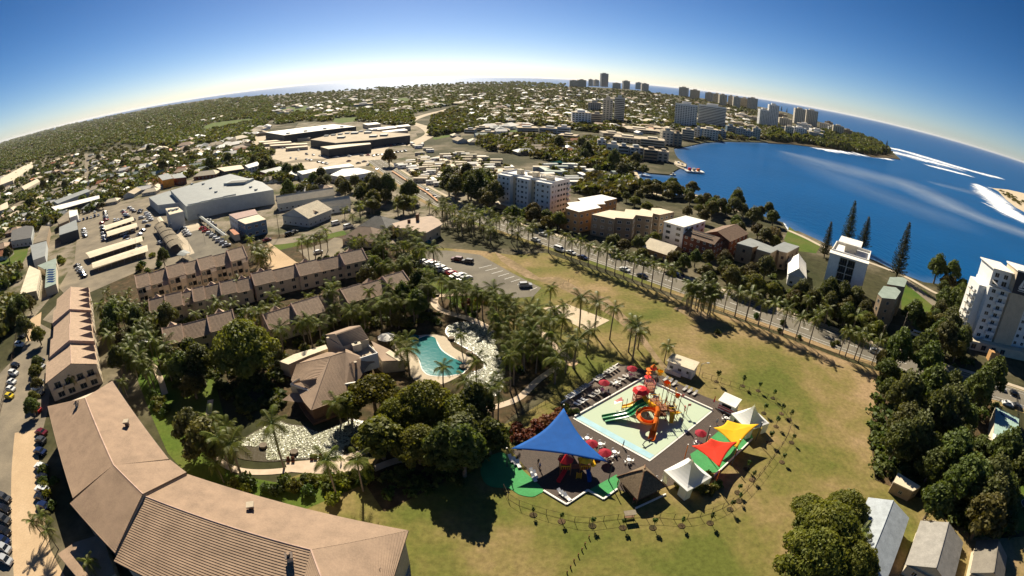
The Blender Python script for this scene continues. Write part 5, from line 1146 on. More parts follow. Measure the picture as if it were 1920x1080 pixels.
FRF = [frond_mesh(3.4, 1.0, .95, 1, 6, .8), frond_mesh(3.5, .6, 1.15, 2, 6, .8), frond_mesh(3.4, .2, 1.3, 3, 6, .8), frond_mesh(3.0, -.35, 1.1, 4, 6, .8)]
PN = [palm_proto(h, i, True, l) for i, (h, l) in enumerate(((6.0, .05), (8.0, .02), (9.5, .05), (11.5, .03)))]
PF = [palm_proto(h, 10+i, False, l) for i, (h, l) in enumerate(((5.5, .02), (7.5, 0), (9, .02), (11, .01)))]
PH = (6.0, 8.0, 9.5, 11.5)
OCC = []      # occupied places (x, y, r) so that scattered trees keep clear of buildings
for o in list(THINGS):
    r_ = 0
    for c in o.children:
        if c.type == 'MESH' and c.name.split('.')[0] in ('wall', 'bay', 'upper_wall', 'roof', 'left_wall', 'wing_wall'):
            bb = [o.matrix_basis @ c.matrix_basis @ Vector(v) for v in c.bound_box]; xs = [v.x for v in bb]; ys = [v.y for v in bb]
            if max(xs)-min(xs) < 200: OCC.append((min(xs)-.5, max(xs)+.5, min(ys)-.5, max(ys)+.5))
OA = np.array(OCC)
RW = [(smooth_px([G(*p) for p in ROAD], 4), 8.0)]+[(smooth_px([G(*p) for p in q], 4), w_/2+1.0) for q, w_ in PATHS]
RW = [(np.array([(v.x, v.y) for v in a]), w_) for a, w_ in RW]
def free(p, pad=0, road=True):
    if ((OA[:, 0]-pad < p.x) & (OA[:, 1]+pad > p.x) & (OA[:, 2]-pad < p.y) & (OA[:, 3]+pad > p.y)).any(): return False
    if road:
        for a, w_ in RW:
            if np.min(np.hypot(a[:, 0]-p.x, a[:, 1]-p.y)) < w_+pad: return False
    return True
def rand_in(poly, r):
    xs = [p[0] for p in poly]; ys = [p[1] for p in poly]
    while True:
        x, y = r.uniform(min(xs), max(xs)), r.uniform(min(ys), max(ys))
        if inside([[x, y]], poly)[0]: return x, y
def put_tree(kind, px, py, scale, desc, cat='tree', group=None, idx=None, z=None, r=random):
    p = GT(px, py); k = TR[kind]; src = k[idx if idx is not None else r.randrange(len(k))]
    s = scale if isinstance(scale, tuple) else (scale*r.uniform(.92, 1.08),)*2+(scale*r.uniform(.88, 1.12),)
    return copy_tree(src, p, r.uniform(0, 6.28), s, f'{desc} {near(p)}', cat, group)
def put_palm(px, py, h, desc=None, group=None, r=random, sc=1.0, world=None, force=None):
    p = world or G(px, py); d = math.hypot(p.x, p.y); lst = PN if (d < 185 if force is None else force) else PF; H0 = h-2.2
    k = min(range(4), key=lambda i: abs(PH[i]-H0)); s = max(.75, min(1.25, H0/PH[k]))
    sc *= r.uniform(.82, 1.18)
    word = desc or ('tall royal palm' if h > 10 else 'royal palm' if h > 7.5 else 'short royal palm')
    return copy_tree(lst[k], p, r.uniform(0, 6.28), (s*sc, s*sc, s), f'{word} {near(p)}', 'palm tree', group or f'royal palms {near(p)}')
R1 = random.Random(11)
# the row along the field side of the main road
for px, py in [(1028,473),(1058.6,478.6),(1071,487),(1087,492.5),(1102.5,498),(1119,503.6),(1135.5,509),(1152,516),(1169,520),(1185.6,526),(1203,533),(1221,538.5),(1238.6,545),(1257,552),(1356.7,585.6),(1377.5,594),(1397.5,602),(1421,610.6),(1441,620),(1465.6,628),(1490.6,638),(1516,648),(1572.8,664.7),(1584,670),(1601,674),(1609,679),(1634,684)]:
    put_palm(px, py, R1.uniform(9.4, 11), 'royal palm in the row', 'royal palms in a row along the main road', R1, force=True)
for px, py, h in [(1086,619,11.5),(1114,627,11.5),(1143,637,11.4),(1178,660,10),(1186,674,11),(1031,571.6,7.5),(1056,602,5.5),(1099,669,9),(533,878.5,12.5),(633,936,11),(681,921,9.5),(435,886,10.5),(452,890,9),(405,860,9),(569,488,10.5),(580,488,10),(592,484,11),(603,479,10.5),(615,470,11),(473,481,10),(484,497,10),(491,500,8),
    (640,795,7.5),(655,800,6.5),(831,722,4.2),(866,660,5),(935,610,10),(930,618,10),(893,735,10),(925,800,11.5),(934,790,11.5),(957,735,11.5),(963,722,10.5),(870,755,7.5),(768,700,8.5),(765,680,8),(745,665,6),(752,668,6),(728,775,7),(905,840,7),(1040,720,8.5),(1075,690,9),(1060,700,10),
    (318,610,6.5),(362,588,7),(455,560,8),(515,585,8),(418,615,10),(492,625,9),(586,650,10),(572,645,8),(620,595,10),(628,598,10.5),(633,610,8),(697,590,9.5),(735,590,11),(720,480,9.5),(722,483,10),(746,505,10),(760,500,11),(775,470,10),(780,475,9),(700,560,7),(655,620,7),(828,560,8),(845,575,9),(858,590,9),
    (874,588,9.5),(885,590,9),(895,596,10),(905,598,9),(920,600,9.5),(868,572,9),(852,566,8),(925,590,10),(935,655,7),(950,640,8),(1560,1075,6),(1595,1035,7),(1585,1050,6),(1540,1065,6),(240,745,6),(258,705,10),(118,735,6),(150,720,5),(145,735,4),(190,1085,5),(110,1030,6.5),(85,1010,6),(100,1000,5),(1245,680,6),(1196,655,7),(420,905,3.6)]:
    put_palm(px, py, h, None, None, R1)
def scatter_palms(poly, n, hr, mind, r, desc=None, group=None, clear=True):
    got = []; tries = 0
    while len(got) < n and tries < n*40:
        tries += 1; x, y = rand_in(poly, r); p = G(x, y)
        if clear and not free(p, .3): continue
        if any(math.hypot(p.x-q.x, p.y-q.y) < mind for q in got): continue
        got.append(p); put_palm(x, y, r.uniform(*hr), desc, group, r)
scatter_palms([(828,398),(900,418),(1010,445),(1000,470),(940,462),(880,448),(815,415)], 34, (7.5, 10.5), 3.5, R1, clear=False)
scatter_palms([(650,480),(760,440),(820,480),(830,560),(810,620),(700,610),(690,540)], 26, (7, 11), 3, R1)
scatter_palms([(945,600),(1060,640),(1060,690),(1010,715),(950,690),(930,650)], 26, (7, 10.5), 3, R1)
scatter_palms([(190,560),(240,580),(330,700),(300,740),(230,700),(195,640)], 22, (6.5, 10.5), 3.2, R1)
scatter_palms([(1283,570),(1340,585),(1335,602),(1290,592)], 15, (7.5, 11), 1.6, R1, 'royal palm')
scatter_palms([(500,600),(760,545),(770,600),(520,670)], 18, (6, 9.5), 3, R1)
scatter_palms([(480,480),(500,470),(520,500),(490,520)], 6, (6, 9), 2, R1)
scatter_palms([(240,690),(330,700),(330,745),(290,745)], 7, (6, 9.5), 2.5, R1)
scatter_palms([(395,820),(440,840),(445,885),(400,880)], 6, (6, 10), 2, R1)
scatter_palms([(640,400),(820,380),(830,400),(650,425)], 12, (6.5, 9), 4, R1)
scatter_palms([(1480,575),(1560,600),(1660,650),(1600,640),(1500,610)], 8, (6, 9), 4, R1, clear=False)
scatter_palms([(240,555),(300,590),(480,590),(480,610),(300,640),(250,600)], 10, (5, 8), 3, R1)
# single trees read from the photo
for kind, px, py, s, d in [('fig',468,706,1.32,'huge round fig tree'),('umbrella',705,775,1.0,'flat-topped umbrella tree'),('fig',800,800,.95,'broad dark fig tree'),('fig',860,812,.92,'broad dark fig tree'),('fig',745,812,.72,'yellow-green fig tree'),('fig',790,868,.8,'broad dark fig tree'),('fig',868,868,.7,'broad dark fig tree'),('round',720,860,1.4,'dark spreading tree'),('round',660,790,1.0,'dark spreading tree'),
    ('fig',1528,1038,1.1,'large dense round tree'),('fig',1500,1085,1.0,'large dense round tree'),('fig',1575,1090,.8,'large dense round tree'),('fig',1572,985,.72,'large dense round tree'),('fig',1505,978,.62,'dense round tree'),('olive',402,868,1.35,'tall open-crowned tree'),('olive',372,848,1.1,'tall open-crowned tree'),('fig',1410,560,.78,'dense dark fig tree'),('fig',1446,560,.55,'dense dark fig tree'),('tan',1447,458,1.05,'pale brown round-crowned tree'),('round',1328,541,1.0,'olive round tree'),
    ('dark',1718,700,1.3,'tall dark tree'),('round',1650,700,1.0,'yellow-green tree at the field corner'),('fig',1697,735,.62,'yellow-green spreading tree'),('round',1820,1010,1.5,'round green tree'),('round',1732,975,1.25,'round green tree'),('dark',310,500,.7,'dark rounded tree'),('round',730,312,1.7,'lone dark round tree at the intersection'),('fig',1310,400,.5,'dark rounded tree')]:
    put_tree(kind, px, py, s, d, r=R1)
for px, py, s, i in [(1680,520,(1.0,1.0,1.05),0),(1586,462,(.95,.95,.98),0),(1616,468,(1.0,1.0,.88),1),(1545,482,(.75,.75,.85),1)]:
    p = G(px, py); copy_tree(TR['pine'][i], p, .3, s, {1680:'tallest solitary Norfolk pine between tan flats and the lagoon',1586:'left pine of the pair behind the slim white tower',1616:'right pine of the pair behind the slim white tower',1545:'slender bare-stemmed pine left of the slim white tower'}[px], 'pine tree', 'Norfolk pines on the lagoon shore')
for px, py, s in [(1632,276,1.1),(1660,290,1.2),(1640,283,.8),(1654,289,.8),(1465,208,.9),(1475,211,.8)]:
    p = GT(px, py); copy_tree(TR['pine'][0], p, 1, s, f'dark Norfolk pine {near(p)}', 'pine tree', 'Norfolk pines on the headland')
NT = [0]
def scatter_trees(poly, n, kinds, sr, mind, r, desc='dark leafy tree', clear=True, pad=1.0, group=None, world_d=False):
    got = []; tries = 0
    while len(got) < n and tries < n*30:
        tries += 1; x, y = rand_in(poly, r); p = GT(x, y)
        if clear and not free(p, pad): continue
        if any(math.hypot(p.x-q.x, p.y-q.y) < mind for q in got): continue
        got.append(p); k = r.choice(kinds); put_tree(k, x, y, r.uniform(*sr), {'dark': 'tall dark leafy tree', 'round': 'round leafy tree', 'olive': 'olive-green leafy tree', 'low': 'small leafy tree', 'fig': 'dense spreading tree', 'bush': 'low green shrub', 'redbush': 'reddish shrub'}[k], 'shrub' if 'bush' in k else 'tree', group or ('leafy trees ' if 'bush' not in k else 'shrubs ')+near(p), r=r); NT[0] += 1
R2 = random.Random(5)
scatter_trees([(1655,690),(1740,680),(1850,750),(1860,860),(1900,960),(1800,990),(1760,960),(1700,880),(1640,880),(1630,800)], 34, ['dark', 'dark', 'round'], (.9, 1.3), 4.5, R2)
scatter_trees([(1700,610),(1790,600),(1800,660),(1850,720),(1740,690)], 12, ['dark', 'round'], (.9, 1.2), 4, R2)
scatter_trees([(1740,520),(1800,540),(1800,640),(1770,620),(1750,560)], 12, ['round', 'dark'], (.9, 1.3), 5, R2, pad=2)
scatter_trees([(1480,560),(1540,560),(1640,600),(1640,660),(1560,620),(1490,595)], 13, ['dark', 'round'], (.8, 1.1), 4.5, R2, pad=1)
scatter_trees([(1340,500),(1480,530),(1500,590),(1440,585),(1350,560)], 9, ['round', 'olive'], (.8, 1.1), 5, R2)
scatter_trees([(1200,352),(1320,368),(1325,378),(1215,374)], 13, ['round', 'low'], (1.1, 1.6), 5, R2)
scatter_trees([(1310,385),(1440,408),(1470,440),(1400,430),(1330,410)], 14, ['round', 'olive', 'dark'], (.9, 1.3), 5, R2)
scatter_trees([(830,340),(920,350),(930,400),(850,390)], 18, ['olive', 'dark'], (1.0, 1.5), 6, R2)
scatter_trees([(640,350),(780,360),(790,400),(700,405),(630,385)], 18, ['olive', 'dark', 'round'], (.9, 1.4), 6, R2)
scatter_trees([(400,375),(470,385),(480,402),(420,410)], 8, ['dark'], (.8, 1.1), 5, R2)
scatter_trees([(940,370),(1000,400),(1070,430),(1030,440),(950,415)], 9, ['round', 'low'], (.9, 1.3), 4, R2)
scatter_trees([(240,560),(330,600),(300,720),(220,700),(190,600)], 12, ['dark', 'round'], (.7, .95), 4.5, R2)
scatter_trees([(330,650),(400,700),(400,790),(340,740)], 8, ['round', 'dark'], (.8, 1.0), 4, R2)
scatter_trees([(690,480),(800,520),(810,600),(740,620),(690,560)], 14, ['dark', 'round'], (.6, .9), 4, R2)
scatter_trees([(0,540),(40,530),(90,600),(80,660),(40,640),(0,600)], 7, ['dark', 'round'], (.8, 1.0), 4, R2)
scatter_trees([(105,640),(85,700),(70,780),(60,800),(68,700)], 5, ['round'], (.6, .8), 4, R2, clear=False)
scatter_trees([(840,820),(900,800),(930,870),(880,920),(830,900)], 7, ['dark', 'round'], (.8, 1.1), 4, R2)
scatter_trees([(990,270),(1230,300),(1190,345),(1000,300)], 16, ['low', 'dark'], (1.0, 1.4), 9, R2)
scatter_trees([(1140,300),(1215,325),(1190,340),(1130,325)], 7, ['low'], (1.2, 1.6), 6, R2)
SUB = [(0,300),(150,268),(330,275),(470,262),(480,320),(300,345),(230,370),(150,400),(60,420),(0,440)]
scatter_trees(SUB, 30, ['low', 'dark', 'olive'], (.9, 1.5), 11, R2, pad=2)
scatter_trees([(1165,352),(1240,358),(1330,395),(1300,410),(1200,400),(1150,380)], 9, ['round', 'low'], (.8, 1.3), 6, R2)
scatter_trees([(500,325),(560,330),(620,345),(600,370),(520,378)], 10, ['dark', 'olive'], (.8, 1.1), 7, R2)
scatter_trees([(1085,440),(1130,452),(1250,478),(1380,505),(1400,530),(1340,540),(1240,500),(1120,468)], 16, ['round', 'olive', 'dark'], (.6, .85), 4, R2, pad=.5)
scatter_trees([(1240,440),(1290,470),(1280,490),(1200,460)], 3, ['round'], (.7, .9), 4, R2, pad=.5)
scatter_trees([(1260,405),(1440,440),(1480,480),(1400,450)], 8, ['round', 'olive'], (.8, 1.1), 5, R2, pad=1)
scatter_trees([(280,350),(420,318),(500,308),(520,328),(440,322),(330,345),(270,368)], 9, ['dark', 'round'], (.7, 1.0), 5, R2, pad=.5)
scatter_trees([(205,452),(262,440),(305,505),(280,512),(200,500)], 6, ['bush'], (1.2, 1.8), 3, R2, pad=0)
scatter_trees([(100,398),(190,378),(195,392),(140,405)], 7, ['round', 'low'], (.7, 1.0), 5, R2, pad=.5)
scatter_trees([(0,400),(130,395),(110,440),(60,420),(20,500),(0,520)], 12, ['round', 'dark'], (.8, 1.1), 5, R2)
scatter_trees([(1560,262),(1660,290),(1600,282),(1470,258)], 14, ['low', 'dark'], (1.2, 1.8), 12, R2)
# young staked trees ringed round the splash park
YT = tree_proto('young_tree', [(0, 0, 2.2, .55, .55, .55), (.25, .2, 2.6, .4, .4, .4), (-.25, .1, 2.5, .4, .4, .4)], 110, .24, L_bush, 2.2, .05, 31, 2, shell=(.3, 1.05))
for px, py, s in [(1000,966,.8),(1053,978,.9),(1110.7,986.5,1.0),(1167.7,990,1),(1224,990,1.05),(1278,986.5,.95),(1331.5,981,1.1),(1369,955.6,1.1),(1383,924,1.0),(1343,716,1.4),(1392.5,724,1.3),(1421.6,733,1.1),(1449,747,1.1),(1465,776,1.2),(1480,787,1.2),(1441,830,1.3),(1466,867,1),(1484,830,1),(1432,775,1.2),(1410,900,1),(1455,800,1.2),(1385,940,.9),(1400,880,1.0)]:
    p = G(px, py); copy_tree(YT, p, R2.uniform(0, 6), s*.82, f'thin young staked tree {near(p)}', 'young tree', 'young trees round the splash park')
    o = struct(link('mulch_ring', MB().cyl((0, 0, 0), (0, 0, .1), .75, .65, M_mulch, 10).mesh('mulch_ring'), None, (p.x, p.y, .02)))
# shrubs
for px, py, s, k, d in [(628,942,1.0,2,'yellow-flowering round shrub'),(1345,625,.6,1,'small dark shrub')]: put_tree('bush', px, py, s*1.3, d, 'shrub', idx=k)
scatter_trees([(430,905),(520,912),(560,900),(700,880),(700,905),(600,925),(520,935),(440,920)], 20, ['bush'], (.9, 1.4), 1.6, R2, clear=False)
scatter_trees([(995,800),(1050,770),(1055,790),(1010,815)], 9, ['redbush'], (.8, 1.1), 1.2, R2, clear=False)
scatter_trees([(960,800),(985,790),(1000,830),(970,835)], 6, ['redbush'], (.8, 1.1), 1.2, R2, clear=False)
scatter_trees([(860,560),(915,565),(930,600),(870,590)], 10, ['bush', 'redbush'], (.7, 1.1), 1.5, R2, clear=False)
scatter_trees([(1050,758),(1070,764),(1085,780),(1070,785)], 4, ['bush'], (.6, .8), 1, R2, clear=False)
scatter_trees([(1255,910),(1330,890),(1350,915),(1290,935)], 7, ['bush'], (.8, 1.2), 1.4, R2, clear=False)
scatter_trees([(80,880),(108,900),(110,1000),(85,960)], 6, ['bush'], (1.0, 1.4), 2, R2, clear=False)
scatter_trees([(285,740),(310,760),(330,850),(300,830)], 10, ['bush'], (.9, 1.3), 1.6, R2)
scatter_trees([(535,500),(640,480),(640,495),(550,515)], 8, ['bush'], (.9, 1.3), 2, R2)
scatter_trees([(104,480),(118,470),(125,540),(108,545)], 6, ['bush'], (1.2, 1.8), 3, R2)
scatter_trees([(1390,580),(1640,670),(1660,690),(1400,605)], 6, ['bush'], (.7, 1), 2, R2, clear=False)

# ---- masses nobody could count: woodland, garden undergrowth, suburb trees beyond the nearest
def clump_template(n, size, seed, H=.75): return leaf_cloud(dome(1, 1.1*H, .15, 5, seed, (.38, .5), .8), n, size, np.random.default_rng(seed), .5)
def mass(name, label, cat, pts, sc, m, tn=44, size=.42, seed=0, zs=1.0):
    pts = np.array(pts, float); n = len(pts); r = np.random.default_rng(seed); V, Q = clump_template(tn, size, seed+50); k = len(V); a = r.uniform(0, 6.28, n); sc = np.asarray(sc, float)
    X = V[None, :, 0]*np.cos(a)[:, None]-V[None, :, 1]*np.sin(a)[:, None]; Y = V[None, :, 0]*np.sin(a)[:, None]+V[None, :, 1]*np.cos(a)[:, None]; Z = np.broadcast_to(V[None, :, 2], X.shape)*zs
    W = np.stack([X*sc[:, None]+pts[:, :1], Y*sc[:, None]+pts[:, 1:2], Z*sc[:, None]*r.uniform(.8, 1.25, n)[:, None]+pts[:, 2:3]], -1).reshape(-1, 3); QQ = (Q[None]+(np.arange(n)*k)[:, None, None]).reshape(-1, 4)
    o = link(name, np_mesh(name, W, QQ, [m] if not isinstance(m, list) else m, mi=None if not isinstance(m, list) else np.repeat(r.integers(0, len(m), n), tn))); stuff(o); o['label'] = label; o['category'] = cat; return o
def sample_mass(polys, dens, r, rmin, rmax, pxw, excl=(), clear=True, cap=99999):
    """screen-even sampling of ground inside photo outlines; crown radius follows real size but never under pxw photo pixels"""
    P, Sx = [], []
    for poly in polys:
        xs = [p[0] for p in poly]; ys = [p[1] for p in poly]; n = int((max(xs)-min(xs))*(max(ys)-min(ys))*dens)
        q = np.stack([r.uniform(min(xs), max(xs), n), r.uniform(min(ys), max(ys), n)], 1); q = q[inside(q, poly)]
        for e in excl: q = q[~inside(q, e)]
        for x, y in q:
            p = GT(x, y)
            if clear and p.y < 2500 and not free(p, .5 if p.y < 500 else 1): continue
            d = math.hypot(p.x, p.y); s = min(max(r.uniform(rmin, rmax), pxw*d/FPX), 60)
            P.append((p.x, p.y, p.z-.1)); Sx.append(s)
    return P, Sx
RN = np.random.default_rng(3)
FIELDS = [[(505,212),(522,203),(572,198),(590,206),(520,217)],[(625,222),(672,219),(678,226),(640,231),(622,229)],[(726,185),(760,183),(775,189),(740,193)],[(378,238),(400,230),(470,222),(480,227),(385,247)],[(935,232),(965,228),(985,238),(950,248)],
  [(470,245),(560,228),(680,228),(780,240),(790,262),(700,290),(600,295),(480,275)], [(690,300),(770,290),(830,375),(800,380),(720,330)], [(770,215),(800,208),(860,195),(905,176),(915,180),(850,205),(810,222),(812,250),(800,270),(760,280),(745,265),(780,245)],
  [(156,420),(158,285),(170,285),(172,410)], [(1060,150),(1230,160),(1420,190),(1420,206),(1230,174),(1060,162)]]
P, Sx = sample_mass([[(0,262),(100,240),(165,229),(280,206),(420,186),(500,181),(520,215),(470,262),(330,275),(200,268),(120,285),(60,302),(0,318)]], .17, RN, 5, 8, 3.8, FIELDS)
mass('forest', 'dark green forest spreading to the horizon at left', 'forest', P, Sx, [L_gum, L_dark, L_olive, L_gum], 40, .46, 1, .8)
P, Sx = sample_mass([[(480,181),(560,176),(700,165),(870,156),(960,154),(1060,158),(1060,175),(900,200),(820,215),(790,235),(700,235),(560,228),(520,235),(500,215)]], .15, RN, 5, 7, 2.8, FIELDS)
mass('woodland', 'belt of distant trees below the bright horizon', 'woodland', P, Sx, [L_gum, L_dark, L_olive], 36, .48, 2, .8)
P, Sx = sample_mass([[(840,180),(960,154),(1080,160),(1240,172),(1410,205),(1470,228),(1440,262),(1300,258),(1260,240),(1130,250),(1000,235),(900,232),(812,258),(800,240),(830,215)]], .13, RN, 6, 9, 3.0, FIELDS)
mass('hillside_trees', 'trees scattered between the houses on the far hill', 'trees', P, Sx, [L_gum, L_dark, L_olive], 36, .48, 4, .8)
P, Sx = sample_mass([[(815,215),(870,205),(960,210),(1000,215),(950,228),(900,245),(840,252),(808,245)], [(1040,205),(1125,195),(1120,215),(1045,222)], [(1170,205),(1260,215),(1250,235),(1175,232)]], .12, RN, 5, 7, 3.2, FIELDS)
mass('woodland', 'dense dark wood on the inside of the highway bend', 'woodland', P, Sx, [L_dark, L_gum], 40, .46, 5, .9)
P, Sx = sample_mass([[(0,318),(60,302),(120,285),(200,268),(330,275),(470,262),(520,290),(480,325),(300,345),(230,372),(150,405),(60,425),(0,450)], [(60,400),(150,385),(150,410),(110,440),(60,440)], [(430,300),(560,320),(600,345),(560,378),(430,352)], [(0,520),(38,500),(30,600),(0,640)]], .04, RN, 3.5, 5, 4, FIELDS)
mass('suburb_trees', 'backyard trees among the houses of the left suburb', 'trees', P, Sx, [L_gum, L_dark, L_olive], 60, .38, 6, 1.0)
P, Sx = sample_mass([[(1555,246),(1612,256),(1640,266),(1672,290),(1630,290),(1540,275),(1500,266)], [(1440,246),(1500,262),(1540,272),(1440,264)]], .16, RN, 7, 11, 5, clear=False)
mass('headland_wood', 'dark wooded strip along the headland shore', 'wood', P, Sx, [L_gum, L_dark], 60, .38, 27, 1.2)
P, Sx = sample_mass([[(900,262),(1130,262),(1200,300),(1180,320),(1080,315),(980,290),(900,280)], [(1420,243),(1600,245),(1660,285),(1540,272),(1420,262)], [(1440,255),(1560,240),(1612,252),(1672,288),(1630,288),(1540,272),(1440,263)], [(1120,330),(1180,345),(1200,352),(1150,375),(1085,360)], [(930,255),(1010,255),(1120,262),(1150,280),(1000,262)], [(1250,255),(1420,258),(1420,264),(1260,264)]], .04, RN, 4, 6, 3.2)
mass('town_trees', 'trees massed between cabins, waterfront and headland blocks', 'trees', P, Sx, [L_gum, L_dark, L_olive], 48, .44, 7, .95)
P, Sx = sample_mass([[(240,560),(300,560),(480,585),(770,520),(820,560),(825,610),(700,620),(560,665),(530,700),(540,760),(470,790),(400,720),(330,740),(250,700),(190,640),(185,560)], [(640,440),(760,440),(800,500),(690,510),(640,480)]], .011, RN, .9, 1.9, 4, clear=True)
mass('garden_undergrowth', 'dense garden undergrowth around the townhouses', 'undergrowth', P, Sx, [L_dark, L_bush, L_fig, L_bush], 60, .34, 8, .9)
P, Sx = sample_mass([[(690,790),(760,750),(900,760),(900,830),(960,800),(1000,790),(960,820),(900,880),(850,920),(720,940),(690,860)], [(840,570),(935,575),(940,600),(900,605)], [(930,625),(1050,650),(1060,690),(960,705),(930,670)]], .006, RN, .7, 1.3, 4)
mass('garden_undergrowth', 'undergrowth beneath the fig grove and palms by the ponds', 'undergrowth', P, Sx, [L_dark, L_bush], 60, .34, 9, .9)
P, Sx = sample_mass([[(1655,690),(1860,730),(1900,900),(1900,1000),(1800,1000),(1700,900),(1640,890),(1630,790)], [(1380,500),(1480,520),(1600,590),(1700,640),(1680,655),(1560,615),(1440,575),(1360,545)], [(1720,600),(1800,640),(1850,715),(1740,680)]], .008, RN, 1.2, 2.4, 5)
mass('undergrowth', 'dark undergrowth of the right-hand wood and road gardens', 'undergrowth', P, Sx, [L_dark, L_dark, L_bush], 60, .34, 10, .9)
P, Sx = sample_mass([[(745,300),(830,290),(930,305),(1000,325),(960,345),(830,350),(790,345)], [(1000,310),(1180,330),(1150,365),(1030,340)]], .012, RN, 1.8, 3.2, 3.5, clear=False)
mass('park_trees', 'small trees between the caravans and cabins', 'trees', P, Sx, [L_gum, L_dark, L_olive], 60, .36, 17, 1.0)
P, Sx = sample_mass([[(1868,356),(1890,362),(1930,380),(1960,400),(1925,392),(1890,372)]], .05, RN, 1.5, 3, 4, clear=False)
mass('scrub', 'low scrub growing along the sand bank', 'scrub', P, Sx, L_olive, 50, .44, 11, .6)
print('THINGS', len(THINGS))
# ---------------------------------------------------------------- ponds and pools
def water_mat(name, col, rough=.12, bump=.3, sc=1.2):
    m = D.materials.new(name); m.use_nodes = True; n = m.node_tree.nodes; l = m.node_tree.links; b = n['Principled BSDF']
    b.inputs['Base Color'].default_value = (*col, 1); b.inputs['Roughness'].default_value = rough; b.inputs['IOR'].default_value = 1.33; b.inputs['Specular IOR Level'].default_value = .5
    g = n.new('ShaderNodeNewGeometry'); t = n.new('ShaderNodeTexNoise'); t.inputs['Scale'].default_value = sc; t.inputs['Detail'].default_value = 4; l.new(g.outputs['Position'], t.inputs['Vector'])
    bm = n.new('ShaderNodeBump'); bm.inputs['Strength'].default_value = bump; bm.inputs['Distance'].default_value = .15; l.new(t.outputs['Fac'], bm.inputs['Height']); l.new(bm.outputs[0], b.inputs['Normal'])
    MATS[name] = m; return m
W_pond = water_mat('pond_water', (.07, .055, .028), .27, .45, 1.6); W_pool = water_mat('pool_water', (.006, .15, .145), .08, .1, .8); W_wade = water_mat('wading_water', (.48, .56, .41), .15, .12, .6)
M_pad = mat('lily_pad', (.27, .265, .16), .4, .3, 1.8, spec=.4)
def spline_px(pts, n=5):
    P = smooth_px([(p[0], p[1], 0) for p in pts+[pts[0]]], n)[:-1]; return [(p.x, p.y) for p in P]
UP_POND = spline_px([(838,612),(850,606),(880,604),(905,612),(930,628),(945,650),(955,668),(950,690),(948,712),(938,735),(915,748),(890,735),(872,715),(880,700),(905,690),(900,672),(875,655),(850,640),(835,625)])
LOW_POND = spline_px([(447,828),(480,808),(520,788),(540,795),(575,800),(600,808),(640,792),(662,786),(700,796),(727,812),(715,828),(680,836),(650,840),(640,858),(600,862),(560,862),(510,866),(470,864),(440,855)])
o = sheet('pond', UP_POND, .10, W_pond, dz=.2); o = sheet('pond', LOW_POND, .10, W_pond, dz=.2)
def pads(poly, n, r, label, excl=None):
    V = []; F = []; P = [G(*p) for p in poly]; L = [(p.x, p.y) for p in P]; xs = [p[0] for p in L]; ys = [p[1] for p in L]; b = MB(); k = b.mi(M_pad)
    q = np.stack([r.uniform(min(xs), max(xs), n), r.uniform(min(ys), max(ys), n)], 1); q = q[inside(q, L)]; q = q[seg_dist(q, L) > .5]
    for x, y in q:
        if excl and excl(x, y): continue
        s = r.uniform(.10, .23); i = len(b.v); t0 = r.uniform(0, 6); tx, ty = r.uniform(-.3, .3, 2)
        for j in range(6): a = t0+j*1.0472; dx, dy = s*math.cos(a), s*math.sin(a); b.v.append((x+dx, y+dy, .15+r.uniform(0, .03)+dx*tx+dy*ty))
        b.f.append(tuple(range(i, i+6))); b.m.append(k)
    o = stuff(link('lily_pads', b.mesh('lily_pads'))); o['label'] = label; o['category'] = 'lily pads'
_c = G(690, 812); pads(UP_POND, 13000, RN, 'floating lily pads covering the upper pond'); pads(LOW_POND, 11500, RN, 'floating lily pads crowding the lower pond', lambda x, y: x > _c.x-3 and RN.random() < .85 or PX((x, y, 0))[0] < 500 and PX((x, y, 0))[1] > 838)
for px, py in ((690,806),(494,838),(552,850),(868,690),(905,728),(846,636),(880,664)): struct(link('rock', MB().prism([(1.0, 0), (.5, .9), (-.6, .7), (-1, -.1), (-.3, -.8), (.6, -.7)], 0, .6, M_bark).mesh('rock'), None, G(px, py, .1)))
DECKP = [(733,652),(745,642),(775,632),(800,628),(830,630),(842,640),(850,652),(870,664),(886,672),(885,684),(870,700),(850,712),(825,722),(795,722),(772,708),(768,690),(755,670)]
sheet('pool_deck', spline_px(DECKP, 4), .14, M_conc, dz=.15)
POOL = [(768,652),(770,640),(785,636),(800,631),(815,634),(820,645),(828,658),(845,670),(866,680),(872,690),(868,700),(850,704),(830,706),(806,704),(793,694),(788,680),(782,668),(770,658)]
sheet('pool_coping', spline_px([(768+(x-768)*1.0+(1.5 if x > 815 else -1.5), y+(1.2 if y > 670 else -1.2)) for x, y in POOL], 4), .19, M_wroof, dz=.05); sheet('pool', spline_px(POOL, 4), .21, W_pool)
sheet('spa_pool', [(777+9*math.cos(t), 633+4.5*math.sin(t)) for t in np.linspace(0, 6.28, 15)[:-1]], .23, W_pool)
def marquee(px, py, r, label):
    p = G(px, py); t = thing('garden_umbrella', label, 'umbrella', p); b = MB(); n = 8
    for i in range(n):
        a0, a1 = 2*math.pi*i/n, 2*math.pi*(i+1)/n; b.face([(r*math.cos(a0), r*math.sin(a0), 2.2), (r*math.cos(a1), r*math.sin(a1), 2.2), (0, 0, 3.2)], M_wroof)
    link('canopy', b.mesh('canopy'), t); link('pole', MB().cyl((0, 0, 0), (0, 0, 3.3), .05, .05, M_steel, 6).mesh('pole'), t)
marquee(726, 645, 2.6, 'large pale round garden umbrella beside the clubhouse pool')

